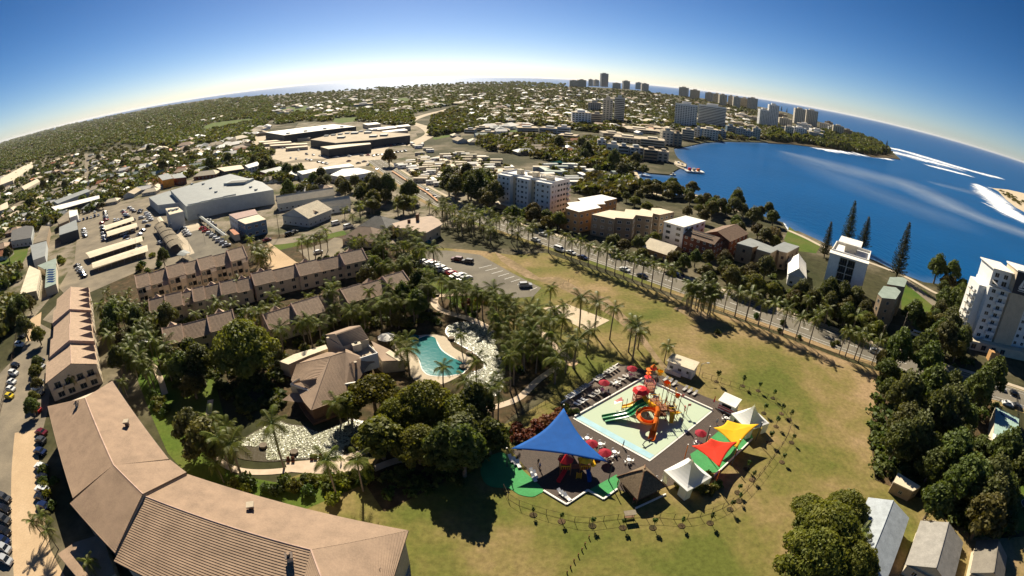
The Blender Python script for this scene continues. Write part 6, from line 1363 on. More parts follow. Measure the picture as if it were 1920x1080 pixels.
# ---------------------------------------------------------------- splash park ground
def paver_mat(name, c1, c2, sc=2.2):
    m = D.materials.new(name); m.use_nodes = True; n = m.node_tree.nodes; l = m.node_tree.links; b = n['Principled BSDF']; b.inputs['Roughness'].default_value = .85
    g = n.new('ShaderNodeNewGeometry'); mp = n.new('ShaderNodeMapping'); mp.inputs['Rotation'].default_value = (0, 0, .62); l.new(g.outputs['Position'], mp.inputs[0])
    k = n.new('ShaderNodeTexBrick'); k.inputs['Scale'].default_value = sc; k.inputs['Color1'].default_value = (*c1, 1); k.inputs['Color2'].default_value = (*c2, 1); k.inputs['Mortar'].default_value = (c1[0]*.5, c1[1]*.5, c1[2]*.5, 1); k.inputs['Mortar Size'].default_value = .03
    l.new(mp.outputs[0], k.inputs[0]); t = n.new('ShaderNodeTexNoise'); t.inputs['Scale'].default_value = .5; t.inputs['Detail'].default_value = 5; l.new(g.outputs['Position'], t.inputs['Vector'])
    mr = n.new('ShaderNodeMapRange'); mr.inputs[3].default_value = .7; mr.inputs[4].default_value = 1.3; l.new(t.outputs['Fac'], mr.inputs[0]); sc_ = n.new('ShaderNodeVectorMath'); sc_.operation = 'SCALE'; l.new(k.outputs[0], sc_.inputs[0]); l.new(mr.outputs[0], sc_.inputs['Scale']); l.new(sc_.outputs[0], b.inputs['Base Color'])
    return m
M_paver = paver_mat('brown_paver', (.055, .038, .028), (.10, .068, .048)); M_paver2 = paver_mat('tan_paver', (.13, .095, .068), (.18, .13, .095))
M_greenmat = mat('green_rubber', (.055, .27, .085), .9, .07, .4)
sheet('paving', [(1054,757),(1160,682),(1192,690),(1225,697),(1262,714),(1320,743),(1352,755),(1392,776),(1412,800),(1346,812),(1294,856),(1322,888),(1290,902),(1240,915),(1225,924),(1203,934),(1157,917),(1131,936),(1102,919),(1062,946),(1018,919),(959.5,845),(975,843),(1030,800)], .06, M_paver)
sheet('paving', [(1056,757),(1160,683),(1190,690),(1180,704),(1085,768),(1072,777)], .08, M_paver2)
sheet('rubber_mat', spline_px([(935,849),(910,860),(901,882),(908,904),(924,914),(955,917),(974,928),(997,932),(1010,927),(1019,920),(1005,904),(980,882),(961,860),(945,850)], 4), .10, M_greenmat)
sheet('rubber_mat', [(1156,890),(1162,900),(1157,917),(1131,936),(1104,919)], .10, M_greenmat)
sheet('rubber_mat', [(1294,852),(1305,845),(1346,810),(1400,796),(1412,822),(1345,886),(1322,887),(1300,875)], .10, M_greenmat)
def wall_line(name, pts, h, t_, m, z0=.05):
    P = [G(*p) for p in pts]; out = []
    for i in range(len(P)-1):
        d = (P[i+1]-P[i]); L = d.length; d.normalize(); o = struct(link(name, MB().box(-.01, L+.01, -t_/2, t_/2, z0, h+i*.002, m).mesh(name), None, P[i], math.atan2(d.y, d.x)))
    return out
wall_line('kerb', [(1019,921),(1062,947),(1102,920),(1131,937),(1157,918)], .32, .35, M_wroof); wall_line('kerb', [(1052,757),(1160,682)], .35, .3, M_wroof); wall_line('kerb', [(1333,898),(1410,824)], .35, .3, M_wroof)
BAS = [(1077.5,785),(1218,862.5),(1332.5,771),(1205,713)]
sheet('pool_surround', [(1074,785.5),(1218,866),(1337,771),(1205,710)], .16, M_wroof, dz=.1)
sheet('wading_pool', BAS, .20, W_wade)
sheet('pool_step', [(1079,785),(1089,780),(1227,855),(1218,861.8)], .215, mat('pale_blue_tile', (.36, .55, .60), .3, .06))
wall_line('pool_wall', [(1077,783),(1205,710.5)], .55, .35, M_wroof, .16); wall_line('pool_wall', [(1207,710.5),(1335,770)], .55, .35, M_wroof, .16)
# ---------------------------------------------------------------- colours of the play equipment
PR = mat('play_red', (.62, .03, .03), .35, .05); PY = mat('play_yellow', (.82, .46, .02), .35, .05); PO = mat('play_orange', (.75, .17, .015), .35, .05); PG = mat('play_green', (.01, .24, .075), .3, .05)
PB = mat('play_blue', (.015, .09, .32), .4, .05); PPink = mat('play_pink', (.75, .26, .22), .4, .05); PBr = mat('post_brown', (.25, .10, .045), .5, .1); PMe = mat('mesh_panel', (.45, .30, .18), .6, .1)
SP = thing('splash_playground', 'water play structure with green slide, orange spiral slide and red canopy in the wading pool', 'play structure', G(1232, 775)); O_ = SP.location.copy()
def Q(px, py, z): return G(px, py, z)-O_
def slide(name, pts, w_, m, par=SP, O=None, wallh=.35):
    P = smooth_px(pts, 5); b = MB(); prev = None
    for i, p in enumerate(P):
        d = (P[min(i+1, len(P)-1)]-P[max(i-1, 0)]); d.z = 0; d.normalize(); s = Vector((-d.y, d.x, 0)); u = Vector((0, 0, 1))
        ring = [p+s*w_/2+u*wallh, p+s*w_*.38+u*.02, p-s*w_*.38+u*.02, p-s*w_/2+u*wallh, p-s*(w_/2+.06)+u*wallh, p-s*w_*.42-u*.08, p+s*w_*.42-u*.08, p+s*(w_/2+.06)+u*wallh]
        if prev:
            for j in range(8): b.face([prev[j], prev[(j+1) % 8], ring[(j+1) % 8], ring[j]], m)
        prev = ring
    return link(name, b.mesh(name), par)
# green double racing slide, running left
gs = slide('green_slide', [Q(1209,752,3.4), Q(1200,755,3.3), Q(1188,765,2.5), Q(1176,773,1.6), Q(1166,776,1.2), Q(1150,779,.7), Q(1129,783,.35)], 1.1, PG)
gs2 = slide('green_slide', [Q(1213,758,3.4), Q(1204,761,3.3), Q(1192,771,2.5), Q(1180,779,1.6), Q(1170,782,1.2), Q(1154,785,.7), Q(1134,789,.35)], 1.1, PG)
# closed yellow tube and trough
link('yellow_tube', MB().tube([Q(1205,735,4.2), Q(1208,745,3.9), Q(1216,755,3.6), Q(1226,762,3.3), Q(1232,766,3.1)], .55, PY, 10).mesh('yellow_tube'), SP)
slide('yellow_slide', [Q(1206,748,2.6), Q(1192,756,2.2), Q(1180,761,1.5), Q(1166,764,.6)], 1.2, PY)
slide('yellow_slide', [Q(1247,764,2.8), Q(1258,772,2.4), Q(1259,782,1.4), Q(1258,793,.4)], .9, PY)
slide('yellow_slide', [Q(1258,772,2.4), Q(1266,775,1.9), Q(1275,773,1.0)], .9, PY)
# orange flume: tube down, spiral ring, open chute
link('orange_tube', MB().tube([Q(1234,764,4.0), Q(1234,772,3.6), Q(1231,781,2.9)], .6, PO, 10).mesh('orange_tube'), SP)
c0 = Q(1214,782,2.4); pts = []
for i in range(26):
    a = .35+i/25*5.7; pts.append(Vector((c0.x+2.15*math.cos(a), c0.y+2.15*math.sin(a)*1.0, 2.9-.9*i/25)))
slide('spiral_slide', pts, 1.0, PO, wallh=.55)
link('orange_tube', MB().tube([Q(1231,783,2.7), Q(1230,792,2.3), Q(1227,802,1.7), Q(1225,808,1.3)], .62, PO, 10).mesh('orange_tube'), SP)
slide('orange_chute', [Q(1225,807,1.2), Q(1223,816,.8), Q(1221,826,.4)], 1.4, PO, wallh=.5)
# towers, decks, roofs
def tower_deck(px, py, w_, hs, roofm=None, rh=5.6, rail=PMe, par=SP, O=None, rt='cone', base=None):
    c = Q(px, py, 0) if base is None else base
    for i, (dx, dy) in enumerate(((-1, -1), (1, -1), (1, 1), (-1, 1))): link('post', MB().cyl((0, 0, 0), (0, 0, rh), .09, .09, PBr, 6).mesh('post'), par, c+Vector((dx*w_/2, dy*w_/2, 0)))
    for h in hs:
        link('deck', MB().box(-w_/2, w_/2, -w_/2, w_/2, h-.12, h, PBr).mesh('deck'), par, c)
        for k in range(4):
            r = MB().box(-w_/2+.1, w_/2-.1, -.03, .03, h+.9, h+1.0, rail)
            for j in range(5): x = -w_/2+.2+j*(w_-.4)/4; r.box(x-.03, x+.03, -.02, .02, h+.01, h+.9, rail)
            a = k*math.pi/2; link('railing', r.mesh('railing'), par, c+Vector((math.sin(a)*w_/2, -math.cos(a)*w_/2, 0)), a)
    if roofm:
        b = MB(); n = 8; R = w_*.8
        for i in range(n):
            a0, a1 = 2*math.pi*i/n, 2*math.pi*(i+1)/n
            if rt == 'cone': b.face([(R*math.cos(a0), R*math.sin(a0), rh), (R*math.cos(a1), R*math.sin(a1), rh), (0, 0, rh+1.3)], roofm)
            else:
                b.face([(R*math.cos(a0), R*math.sin(a0), rh), (R*math.cos(a1), R*math.sin(a1), rh), (R*.6*math.cos(a1), R*.6*math.sin(a1), rh+.7), (R*.6*math.cos(a0), R*.6*math.sin(a0), rh+.7)], roofm); b.face([(R*.6*math.cos(a0), R*.6*math.sin(a0), rh+.7), (R*.6*math.cos(a1), R*.6*math.sin(a1), rh+.7), (0, 0, rh+.95)], roofm)
        link('tower_roof', b.mesh('tower_roof'), par, c)
tower_deck(1196, 765, 2.6, (1.8, 3.2), PR, 4.9, PPink, rt='dome'); tower_deck(1222, 775, 2.8, (3.3,), None, 4.6, PY); tower_deck(1236, 785, 2.4, (1.6, 3.4), None, 5.2, PBr); tower_deck(1252, 783, 2.2, (2.7,), None, 4.4, PY); tower_deck(1213, 748, 2.2, (2.6, 4.0), None, 5.4, PPink)
link('walkway', MB().hull([Q(1236,772,3.2), Q(1236,776,3.2), Q(1250,768,2.7), Q(1250,772,2.7), Q(1236,772,3.3), Q(1236,776,3.3), Q(1250,768,2.8), Q(1250,772,2.8)], [(4, 5, 7, 6), (0, 2, 3, 1), (0, 4, 6, 2), (1, 3, 7, 5)], PBr).mesh('walkway'), SP)
for px, py, h, top in [(1238,760,6.2,'bucket'),(1244,768,5.6,None),(1252,775,5.8,None),(1260,778,5.6,'bell'),(1268,783,5.2,None),(1278,792,4.6,'hoop'),(1226,740,6.4,'bucket2'),(1218,730,6.6,'tower'),(1250,752,4.8,'ring'),(1262,758,4.6,'ring'),(1272,768,4.4,'flag'),(1172,775,4.2,None),(1165,770,3.2,None),(1184,778,4.4,None),(1286,778,3.2,'flag')]:
    p = Q(px, py, 0); link('post', MB().cyl((0, 0, 0), (0, 0, h), .08, .07, PBr, 6).mesh('post'), SP, p)
    if top in ('bucket', 'bucket2'): link('tipping_bucket', MB().cyl((0, 0, 0), (0, 0, 1.0), .55, .8, PO if top == 'bucket' else PY, 10, False).cyl((0, 0, 0), (0, 0, .05), .5, .5, PB, 10).mesh('tipping_bucket'), SP, p+Vector((.5, 0, h-.6)))
    elif top == 'bell': link('tipping_bucket', MB().cyl((0, 0, 0), (0, 0, .7), .5, .6, PO, 10, False).cyl((0, 0, 0), (0, 0, .05), .45, .45, PB, 8).mesh('tipping_bucket'), SP, p+Vector((.3, 0, h-.5)))
    elif top in ('hoop', 'ring'): link('spray_ring', MB().tube([(0, .6*math.cos(a), h-.6+.6*math.sin(a)) for a in np.linspace(0, 6.28, 13)], .07, PR if top == 'hoop' else PY, 5).mesh('spray_ring'), SP, p)
    elif top == 'flag': link('spray_flag', MB().box(0, .7, -.03, .03, h-.6, h, PPink).mesh('spray_flag'), SP, p)
    elif top == 'tower': link('tower_roof', MB().cyl((0, 0, 0), (0, 0, .5), .9, .75, PR, 8).cyl((0, 0, .5), (0, 0, 1.2), .7, .1, PO, 8).mesh('tower_roof'), SP, p+Vector((0, 0, h-.6)))
for (a, z0), (b_, z1) in [(((1238,760),5.8),((1244,768),5.2)),(((1244,768),5.2),((1252,775),5.4)),(((1252,775),5.4),((1260,778),5.2)),(((1260,778),5.2),((1268,783),4.8)),(((1268,783),4.8),((1278,792),4.2)),(((1226,740),5.8),((1238,760),5.8)),(((1218,730),5.6),((1226,740),5.8))]:
    link('beam', MB().tube([Q(*a, 0)+Vector((0, 0, z0)), Q(*b_, 0)+Vector((0, 0, z1))], .06, PBr, 5).mesh('beam'), SP)
link('red_awning', MB().hull([Q(1152,752,1.6), Q(1166,744,2.6), Q(1168,752,2.2), Q(1152,758,1.5), Q(1152,752,1.68), Q(1166,744,2.68), Q(1168,752,2.28), Q(1152,758,1.58)], [(3, 2, 1, 0), (4, 5, 6, 7), (0, 1, 5, 4), (2, 3, 7, 6)], PPink).mesh('red_awning'), SP)
for k in range(4): link('climbing_net', MB().tube([Q(1200+k*9, 740+k*4, 1.0), Q(1206+k*9, 742+k*4, 3.2)], .04, PR, 4).mesh('climbing_net'), SP)
link('water_jet', MB().tube([Q(1222,822,.9), Q(1201+8,828,1.0), Q(1205,834,.6), Q(1211,841,.22)], .12, M_darkwall, 6).mesh('water_jet'), SP)
# tall feature tower at the back corner
t = thing('spray_tower', 'small orange and red spray tower at the rear pool corner', 'play structure', G(1212, 722)); link('post', MB().cyl((0, 0, 0), (0, 0, 4.5), .15, .12, PBr, 8).mesh('post'), t)
for k, (z, r_, m) in enumerate(((2.0, .9, PR), (3.1, .7, PO), (4.2, .8, PO))): link('spray_dish', MB().cyl((0, 0, z), (0, 0, z+.45), r_*.5, r_, m, 10).mesh('spray_dish'), t)
# ---- dry playground under the blue sail
t = thing('dry_playground', 'small playground with red slide and yellow tube under the blue sail', 'play structure', G(1075, 895)); O_ = t.location.copy()
tower_deck(0, 0, 2.0, (1.5,), PR, 3.4, PY, t, rt='cone', base=Vector((-1.6, 1.6, 0))); tower_deck(0, 0, 2.0, (1.5,), PY, 3.4, PY, t, rt='dome', base=Vector((2.2, 1.6, 0)))
slide('red_slide', [Vector((-1.6, .6, 1.5)), Vector((-2.0, -.2, 1.2)), Vector((-3.0, -1.6, .3))], .8, PR, t); slide('blue_slide', [Vector((2.6, .6, 1.5)), Vector((2.8, -.4, 1.0)), Vector((2.9, -1.6, .3))], .7, PB, t)
link('yellow_tube', MB().tube([(1.0, 2.4, 2.4), (2.4, 2.8, 2.6), (3.6, 2.0, 2.4), (3.9, 1.0, 2.1)], .5, PY, 10).mesh('yellow_tube'), t); link('bridge', MB().box(-.6, 1.2, 1.0, 2.2, 1.4, 1.52, PBr).mesh('bridge'), t)
for k in range(5): link('ladder_rung', MB().box(.5, 1.4, -.5, -.42, .3+k*.3, .36+k*.3, PY).mesh('ladder_rung'), t)
for x in (.48, 1.42): link('ladder_rail', MB().cyl((x, -.5, 0), (x, -.5, 1.9), .05, .05, PY, 6).mesh('ladder_rail'), t)
# ---------------------------------------------------------------- shade sails
def sail(label, corners, m, sag=.18, posts=True, postm=None):
    P = [G(a, b, z) for a, b, z in corners]; c = sum(P, Vector())/len(P); O = Vector((c.x, c.y, 0)); t = thing('shade_sail', label, 'shade sail', O); n = len(P); N = 14; b = MB(); cen = Vector((c.x-O.x, c.y-O.y, c.z-.25))
    edge = []
    for i in range(n):
        p, q = P[i]-O, P[(i+1) % n]-O
        for k in range(N):
            s = k/N; e = p.lerp(q, s); pull = sag*4*s*(1-s); edge.append(e.lerp(cen, pull)+Vector((0, 0, -.15*4*s*(1-s))))
    rings = 6; idx = []
    for r in range(rings):
        f = r/rings; idx.append(len(b.v)); b.v += [tuple(e.lerp(cen, f)) for e in edge]
    idx.append(len(b.v)); b.v.append(tuple(cen)); k_ = b.mi(m); M_ = len(edge)
    for r in range(rings-1):
        for j in range(M_): b.f.append((idx[r]+j, idx[r]+(j+1) % M_, idx[r+1]+(j+1) % M_, idx[r+1]+j)); b.m.append(k_)
    for j in range(M_): b.f.append((idx[rings-1]+j, idx[rings-1]+(j+1) % M_, idx[rings])); b.m.append(k_)
    me = b.mesh('canopy', True); o = link('canopy', me, t); md = o.modifiers.new('s', 'SOLIDIFY'); md.thickness = .03
    for i, p in enumerate(P):
        q = p-O; out = Vector((q.x, q.y, 0)).normalized()*.7; link('post', MB().cyl((0, 0, 0), (out.x*.15, out.y*.15, q.z+.25), .11, .09, postm or M_darkwall, 7).cyl((out.x*.15, out.y*.15, q.z+.25), (out.x*.15, out.y*.15, q.z+.35), .14, .14, M_wroof, 7).mesh('post'), t, (q.x+out.x, q.y+out.y, 0))
    return t
SB = mat('sail_blue', (.003, .105, .42), .8, .06, .6, trans=.25); SR = mat('sail_red', (.80, .055, .02), .8, .05, .6, trans=.3); SY = mat('sail_yellow', (.85, .52, .015), .8, .05, .6, trans=.3); ST = mat('tent_white', (.78, .78, .76), .7, .03, .5, trans=.2)
sail('big triangular blue shade sail over the dry playground', [(1057,765,6.2),(958,841,4.8),(1141,867,4.6)], SB, .2)
sail('red four-cornered shade sail between the white tents', [(1297,836,4.4),(1333,822,4.6),(1382,828,4.2),(1349,877,4.0)], SR, .16, postm=PO)
sail('yellow four-cornered shade sail behind the red one', [(1338,802,4.6),(1364,788,4.0),(1423,795,4.8),(1381,841,4.0)], SY, .16)
def tent(px, py, half, label, rz, eave=2.5, peak=5.0):
    t = thing('marquee_tent', label, 'tent', G(px, py), rz); b = MB(); n = 7; N = 6
    prof = [(half*(1-(i/n)), eave+(peak-eave)*((i/n)**1.8)) for i in range(n)]+[(.12, peak)]
    for s in range(4):
        a = s*math.pi/2; ca, sa = math.cos(a), math.sin(a); rot = lambda x, y, z: (x*ca-y*sa, x*sa+y*ca, z)
        for i in range(n): (h0, z0), (h1, z1) = prof[i], prof[i+1]; b.face([rot(-h0, -h0, z0), rot(h0, -h0, z0), rot(h1, -h1, z1), rot(-h1, -h1, z1)], ST)
    link('canopy', b.mesh('canopy'), t); w_ = MB()
    for s in range(4):
        a = s*math.pi/2; ca, sa = math.cos(a), math.sin(a); rot = lambda x, y, z: (x*ca-y*sa, x*sa+y*ca, z); h = half-.04
        w_.face([rot(-h, -h, eave-.35), rot(h, -h, eave-.35), rot(h, -h, eave), rot(-h, -h, eave)], ST)
        if s != 2:
            w_.face([rot(-h, -h, .05), rot(-h*.55, -h, .05), rot(-h*.55, -h, eave-.36), rot(-h, -h, eave-.36)], ST).face([rot(h*.4, -h, .05), rot(h, -h, .05), rot(h, -h, eave-.36), rot(h*.4, -h, eave-.36)], ST)
    link('side_curtain', w_.mesh('side_curtain'), t)
    for x in (-1, 1):
        for y in (-1, 1): link('pole', MB().cyl((0, 0, 0), (0, 0, eave), .06, .06, M_steel, 6).mesh('pole'), t, (x*half*.97, y*half*.97, 0))
    link('finial', MB().cyl((0, 0, peak), (0, 0, peak+.5), .05, .02, M_wroof, 5).mesh('finial'), t)
tent(1284, 907, 3.4, 'larger white peaked marquee tent by the thatched hut', .5, 2.7, 6.4); tent(1401, 802, 3.3, 'white peaked marquee tent beside the yellow sail', .3, 2.7, 6.3)
# thatched hut
M_thatch = mat('thatch', (.16, .115, .07), .95, .25, 3, bump=.8, bscale=9)
t = thing('thatched_hut', 'brown thatched hut with pyramid roof beside the paving', 'hut', G(1199, 918), .45); b = MB(); prof = [(3.4, 2.1), (2.6, 3.0), (1.4, 4.2), (.25, 5.2)]
for s in range(4):
    a = s*math.pi/2; ca, sa = math.cos(a), math.sin(a); rot = lambda x, y, z: (x*ca-y*sa, x*sa+y*ca, z)
    for i in range(3): (h0, z0), (h1, z1) = prof[i], prof[i+1]; b.face([rot(-h0, -h0, z0), rot(h0, -h0, z0), rot(h1, -h1, z1), rot(-h1, -h1, z1)], M_thatch)
b.face([(-.25, -.25, 5.2), (.25, -.25, 5.2), (.25, .25, 5.2), (-.25, .25, 5.2)], M_thatch).face([(-3.4, 3.4, 2.1), (3.4, 3.4, 2.1), (3.4, -3.4, 2.1), (-3.4, -3.4, 2.1)], M_thatch); ro = link('thatched_roof', b.mesh('thatched_roof'), t)
for s in range(4): a = s*math.pi/2+math.pi/4; link('ridge_roll', MB().tube([(q*1.41*math.cos(a), q*1.41*math.sin(a), z+.06) for q, z in prof], .14, M_wood, 6).mesh('ridge_roll'), ro)
link('bar_wall', MB().box(-2.4, 2.4, -2.4, 2.4, 0, 1.1, M_wood, M_cream).mesh('bar_wall'), t)
for x in (-2.6, 2.6):
    for y in (-2.6, 2.6): link('post', MB().cyl((0, 0, 0), (0, 0, 2.6), .12, .12, M_wood, 7).mesh('post'), t, (x, y, 0))
struct(link('kerb', MB().box(-3.6, 3.6, -3.8, -3.5, .03, .3, M_wroof).mesh('kerb'), None, G(1199, 918), .45))
# kiosk and portable building
def small_box(label, a, b_, dp, h, cat='kiosk', stripes=False, name='kiosk'):
    A, B = G(*a), G(*b_); bd = Bld(name, label, cat, A, B); W = bd.W; bd.box('wall', 0, W, 0, dp, 0, h, M_white); bd.part('roof', MB().hull([(-.3, -.4, h+.02), (W+.3, -.4, h+.02), (W+.3, dp+.3, h+.45), (-.3, dp+.3, h+.45), (-.3, -.4, h+.14), (W+.3, -.4, h+.14), (W+.3, dp+.3, h+.57), (-.3, dp+.3, h+.57)], [(3, 2, 1, 0), (4, 5, 6, 7), (0, 1, 5, 4), (1, 2, 6, 5), (2, 3, 7, 6), (3, 0, 4, 7)], M_wroof if stripes else M_croof))
    if stripes:
        for z in (.5, 1.1): bd.box('stripe', .0, W, -.03, -.005, z, z+.28, PR)
        bd.box('serving_hatch', W*.2, W*.8, -.04, -.006, 1.5, 2.2, M_black); bd.win(W*.5, -.05, .1, .8, .35)
    else:
        for k in range(3): bd.win(W*(k+.5)/3, 0, 1.2, 1.0, .8)
        bd.part('skirt_panel', MB().box(-.2, W*.62, -.9, -.8, 0, 1.1, M_wroof)); bd.box('door', W*.86, W*.95, -.05, -.004, .1, 2.1, M_grey)
    return bd
small_box('white kiosk with red stripes and white roof at the paving corner', (1345,767), (1373,780), 3, 2.6, stripes=True); small_box('white portable building with cream roof beside the sun lounger row', (1249,695), (1296,712), 3.4, 3.0, 'portable building', name='portable_building')
t = thing('picnic_shelter', 'tiny brown picnic shelter on the lawn below the splash park', 'shelter', G(1179, 972), .1); link('roof', MB().box(-1.1, 1.1, -.6, .6, 1.5, 1.6, M_oldasph).mesh('roof'), t)
for x in (-.9, .9): link('post', MB().cyl((x, 0, 0), (x, 0, 1.5), .06, .06, M_wood, 6).mesh('post'), t)
link('bench', MB().box(-.9, .9, -.25, .25, .4, .48, M_wood).mesh('bench'), t)
# ---------------------------------------------------------------- loungers, umbrellas, tables
M_mat1 = mat('lounger_grey', (.42, .40, .37), .8, .05); M_mat2 = mat('lounger_white', (.75, .74, .72), .8, .03)
def lounger_proto(m):
    t = link('sun_lounger', None); link('seat', MB().box(-.35, .35, -1.0, .35, .28, .38, m).mesh('seat'), t); link('backrest', MB().hull([(-.35, .36, .3), (.35, .36, .3), (.35, 1.0, .72), (-.35, 1.0, .72), (-.35, .36, .4), (.35, .36, .4), (.35, .98, .82), (-.35, .98, .82)], [(3, 2, 1, 0), (4, 5, 6, 7), (0, 1, 5, 4), (1, 2, 6, 5), (2, 3, 7, 6), (3, 0, 4, 7)], m).mesh('backrest'), t)
    leg = MB().cyl((0, 0, 0), (0, 0, .28), .03, .03, M_darkwall, 5).mesh('leg')
    for x in (-.3, .3):
        for y in (-.9, .6): link('leg', leg, t, (x, y, 0))
    return proto(t)
LG, LW = lounger_proto(M_mat1), lounger_proto(M_mat2)
def loungers(pts, src, face, desc):
    for px, py in pts: p = G(px, py); p.z = .08; copy_tree(src, p, face+random.uniform(-.08, .08), None, desc, 'sun lounger', 'sun loungers round the splash pool')
e = G(1160, 683)-G(1056, 757); fa = math.atan2(e.y, e.x)+math.pi; e2 = G(1302, 739)-G(1247, 713); fb = math.atan2(e2.y, e2.x)
rowA = [(1066+(1154-1066)*i/17, 748-(748-691)*i/17) for i in range(18) if i not in (8, 9, 13)]
loungers(rowA[:4], LW, fa, 'white sun lounger in the row against the white kerb'); loungers(rowA[4:], LG, fa, 'grey sun lounger in the row against the white kerb')
loungers([(1082,760),(1088.5,756),(1095,752)], LW, fa+.1, 'white sun lounger in the second row, lower end'); loungers([(1109,745),(1116,741),(1122,737)], LG, fa+.1, 'grey sun lounger in the middle of the second row'); loungers([(1150,721),(1157,717),(1165,713),(1173,708)], LG, fa+.1, 'grey sun lounger in the second row, upper end')
loungers([(1247.5,713),(1256,717.5),(1264,721.7),(1284,731),(1293,735),(1302.5,739.5)], LG, fb, 'grey sun lounger along the far edge of the pool')
loungers([(958,863),(965,868),(972,873)], LW, .3, 'white sun lounger beside the green mat'); loungers([(998,889),(1003,893),(1001,899)], LW, .3, 'white sun lounger lower on the green mat edge'); loungers([(1052,927),(1058,931),(1063,935)], LW, .6, 'white sun lounger in the zigzag kerb corner')
M_umb = mat('umbrella_red', (.36, .015, .035), .8, .05, trans=.25)
def umbrella(px, py, label, r=1.4, m=None, closed=False):
    p = G(px, py); t = thing('parasol', label, 'umbrella', p); n = 8; b = MB()
    link('pole', MB().cyl((0, 0, 0), (0, 0, 2.7), .035, .035, M_steel, 6).mesh('pole'), t)
    if closed: b.cyl((0, 0, 1.1), (0, 0, 2.75), .22, .05, M_umb, 8)
    else:
        for i in range(n):
            a0, a1 = 2*math.pi*i/n, 2*math.pi*(i+1)/n; A = (r*math.cos(a0), r*math.sin(a0), 2.1); B = (r*math.cos(a1), r*math.sin(a1), 2.1); b.face([A, B, (0, 0, 2.75)], m or M_umb); b.face([(A[0], A[1], 1.92), (B[0], B[1], 1.92), B, A], [m or M_umb, PPink][i % 2])
    link('canopy', b.mesh('canopy'), t)
for px, py, l_, c in [(1131,731,'red umbrella among the sun loungers',0),(1183,704,'red umbrella at the top corner of the lounger deck',0),(1107,846,'red umbrella just right of the blue sail',0),(1132,863,'red umbrella near the blue sail tip',0),(1310,826,'red and white umbrella left of the yellow sail',0),(1337,760,'closed red umbrella beside the kiosk',1)]: umbrella(px, py, l_, closed=c)
M_plw = mat('white_plastic', (.78, .77, .74), .5, .03)
def table_set(px, py, label):
    t = thing('table', label, 'table', G(px, py)+Vector((0, 0, .08))); link('table_top', MB().cyl((0, 0, .7), (0, 0, .74), .5, .5, M_plw, 12).mesh('table_top'), t); link('pedestal', MB().cyl((0, 0, 0), (0, 0, .7), .06, .04, M_plw, 6).mesh('pedestal'), t)
CH = link('chair', None); link('seat', MB().box(-.22, .22, -.22, .22, .4, .45, M_plw).mesh('seat'), CH); link('backrest', MB().box(-.22, .22, .18, .23, .46, .85, M_plw).mesh('backrest'), CH)
_l = MB().cyl((0, 0, 0), (0, 0, .4), .02, .02, M_plw, 5).mesh('leg')
for x in (-.2, .2):
    for y in (-.2, .2): link('leg', _l, CH, (x, y, 0))
proto(CH)
for px, py, dsc in [(1129,735,'among the sun loungers'),(1182,707,'atop the lounger deck'),(1125,837,'nearest the blue sail'),(1151,852,'halfway along the pool'),(1178,867,'closest to the hut'),(1100,826,'shaded by the sail'),(1140,860,'by the sail tip'),(1306,833,'left of the red sail'),(1360,788,'beside the kiosk'),(1032,795,'behind the blue sail'),(1230,905,'between hut and marquee'),(1155,722,'between the lounger rows')]:
    table_set(px, py, 'round white table '+dsc)
    for k in range(4):
        a = k*math.pi/2+random.uniform(-.3, .3); p = G(px, py)+Vector((.85*math.cos(a), .85*math.sin(a), .08)); copy_tree(CH, p, a-math.pi/2, None, 'white plastic chair at the table '+dsc, 'chair', 'white chairs at the tables')
M_bark2 = M_wood
for k, (px, py) in enumerate([(1104,1009),(1096.5,1022),(1090.7,1032),(1084,1042.7),(1076,1053),(1069.5,1064.7),(1063,1075)]):
    t = tag(link('bollard', MB().cyl((0, 0, 0), (0, 0, .75), .11, .1, M_brick, 7).mesh('bollard'), None, G(px, py)), 'short rusty bollard in the line crossing the lawn', 'bollard', 'rusty bollards on the lawn')
# ---------------------------------------------------------------- fences: each post a part, rails joined per side
def fence(label, pts, h, sp, m, name='fence', rails=(.15, .6, 1.0), rm=None, pr=.05, smooth=True, wires=0, rr=.03):
    P = [G(*p) for p in pts]; P = smooth_px(P, 8) if smooth else P; O = P[0].copy(); t = thing(name, label, 'fence', O); pos = [P[0]]; acc = 0
    for i in range(len(P)-1):
        d = P[i+1]-P[i]; L = d.length; s = sp-acc
        while s <= L: pos.append(P[i]+d*(s/L)); s += sp
        acc = (acc+L) % sp
    pm = MB().cyl((0, 0, 0), (0, 0, h), pr, pr, m, 6).mesh('post')
    for p in pos[:300]: link('post', pm, t, p-O)
    for r in rails: link('rail', MB().tube([p-O+Vector((0, 0, h*r)) for p in pos], rr, rm or m, 4).mesh('rail'), t)
    if wires:
        b = MB()
        for i in range(len(pos)-1):
            for k in range(wires): a = pos[i].lerp(pos[i+1], (k+.5)/wires)-O; b.box(a.x-.012, a.x+.012, a.y-.012, a.y+.012, .1, h-.03, rm or m)
        stuff(link('pickets', b.mesh('pickets'), t))
    return t
FM = mat('fence_brown', (.10, .06, .04), .8, .1); FD = mat('fence_dark', (.03, .03, .028), .7)
fence('dark wire fence curving round the lower side of the splash park', [(944,918),(957,940),(1000,958),(1050,972),(1095,981),(1150,975),(1215,970),(1280,974),(1335,962),(1390,930),(1440,872),(1475,820),(1480,790),(1455,757),(1410,738),(1350,718),(1308,705)], 1.5, 2.6, FM, rails=(.06, 1.0), wires=0)
fence('thin dark fence between the ponds and the lounger deck', [(958,790),(1010,765),(1050,745),(1105,708),(1160,672),(1200,650)], 1.3, 2.5, FD, rails=(.08, 1.0), wires=3)
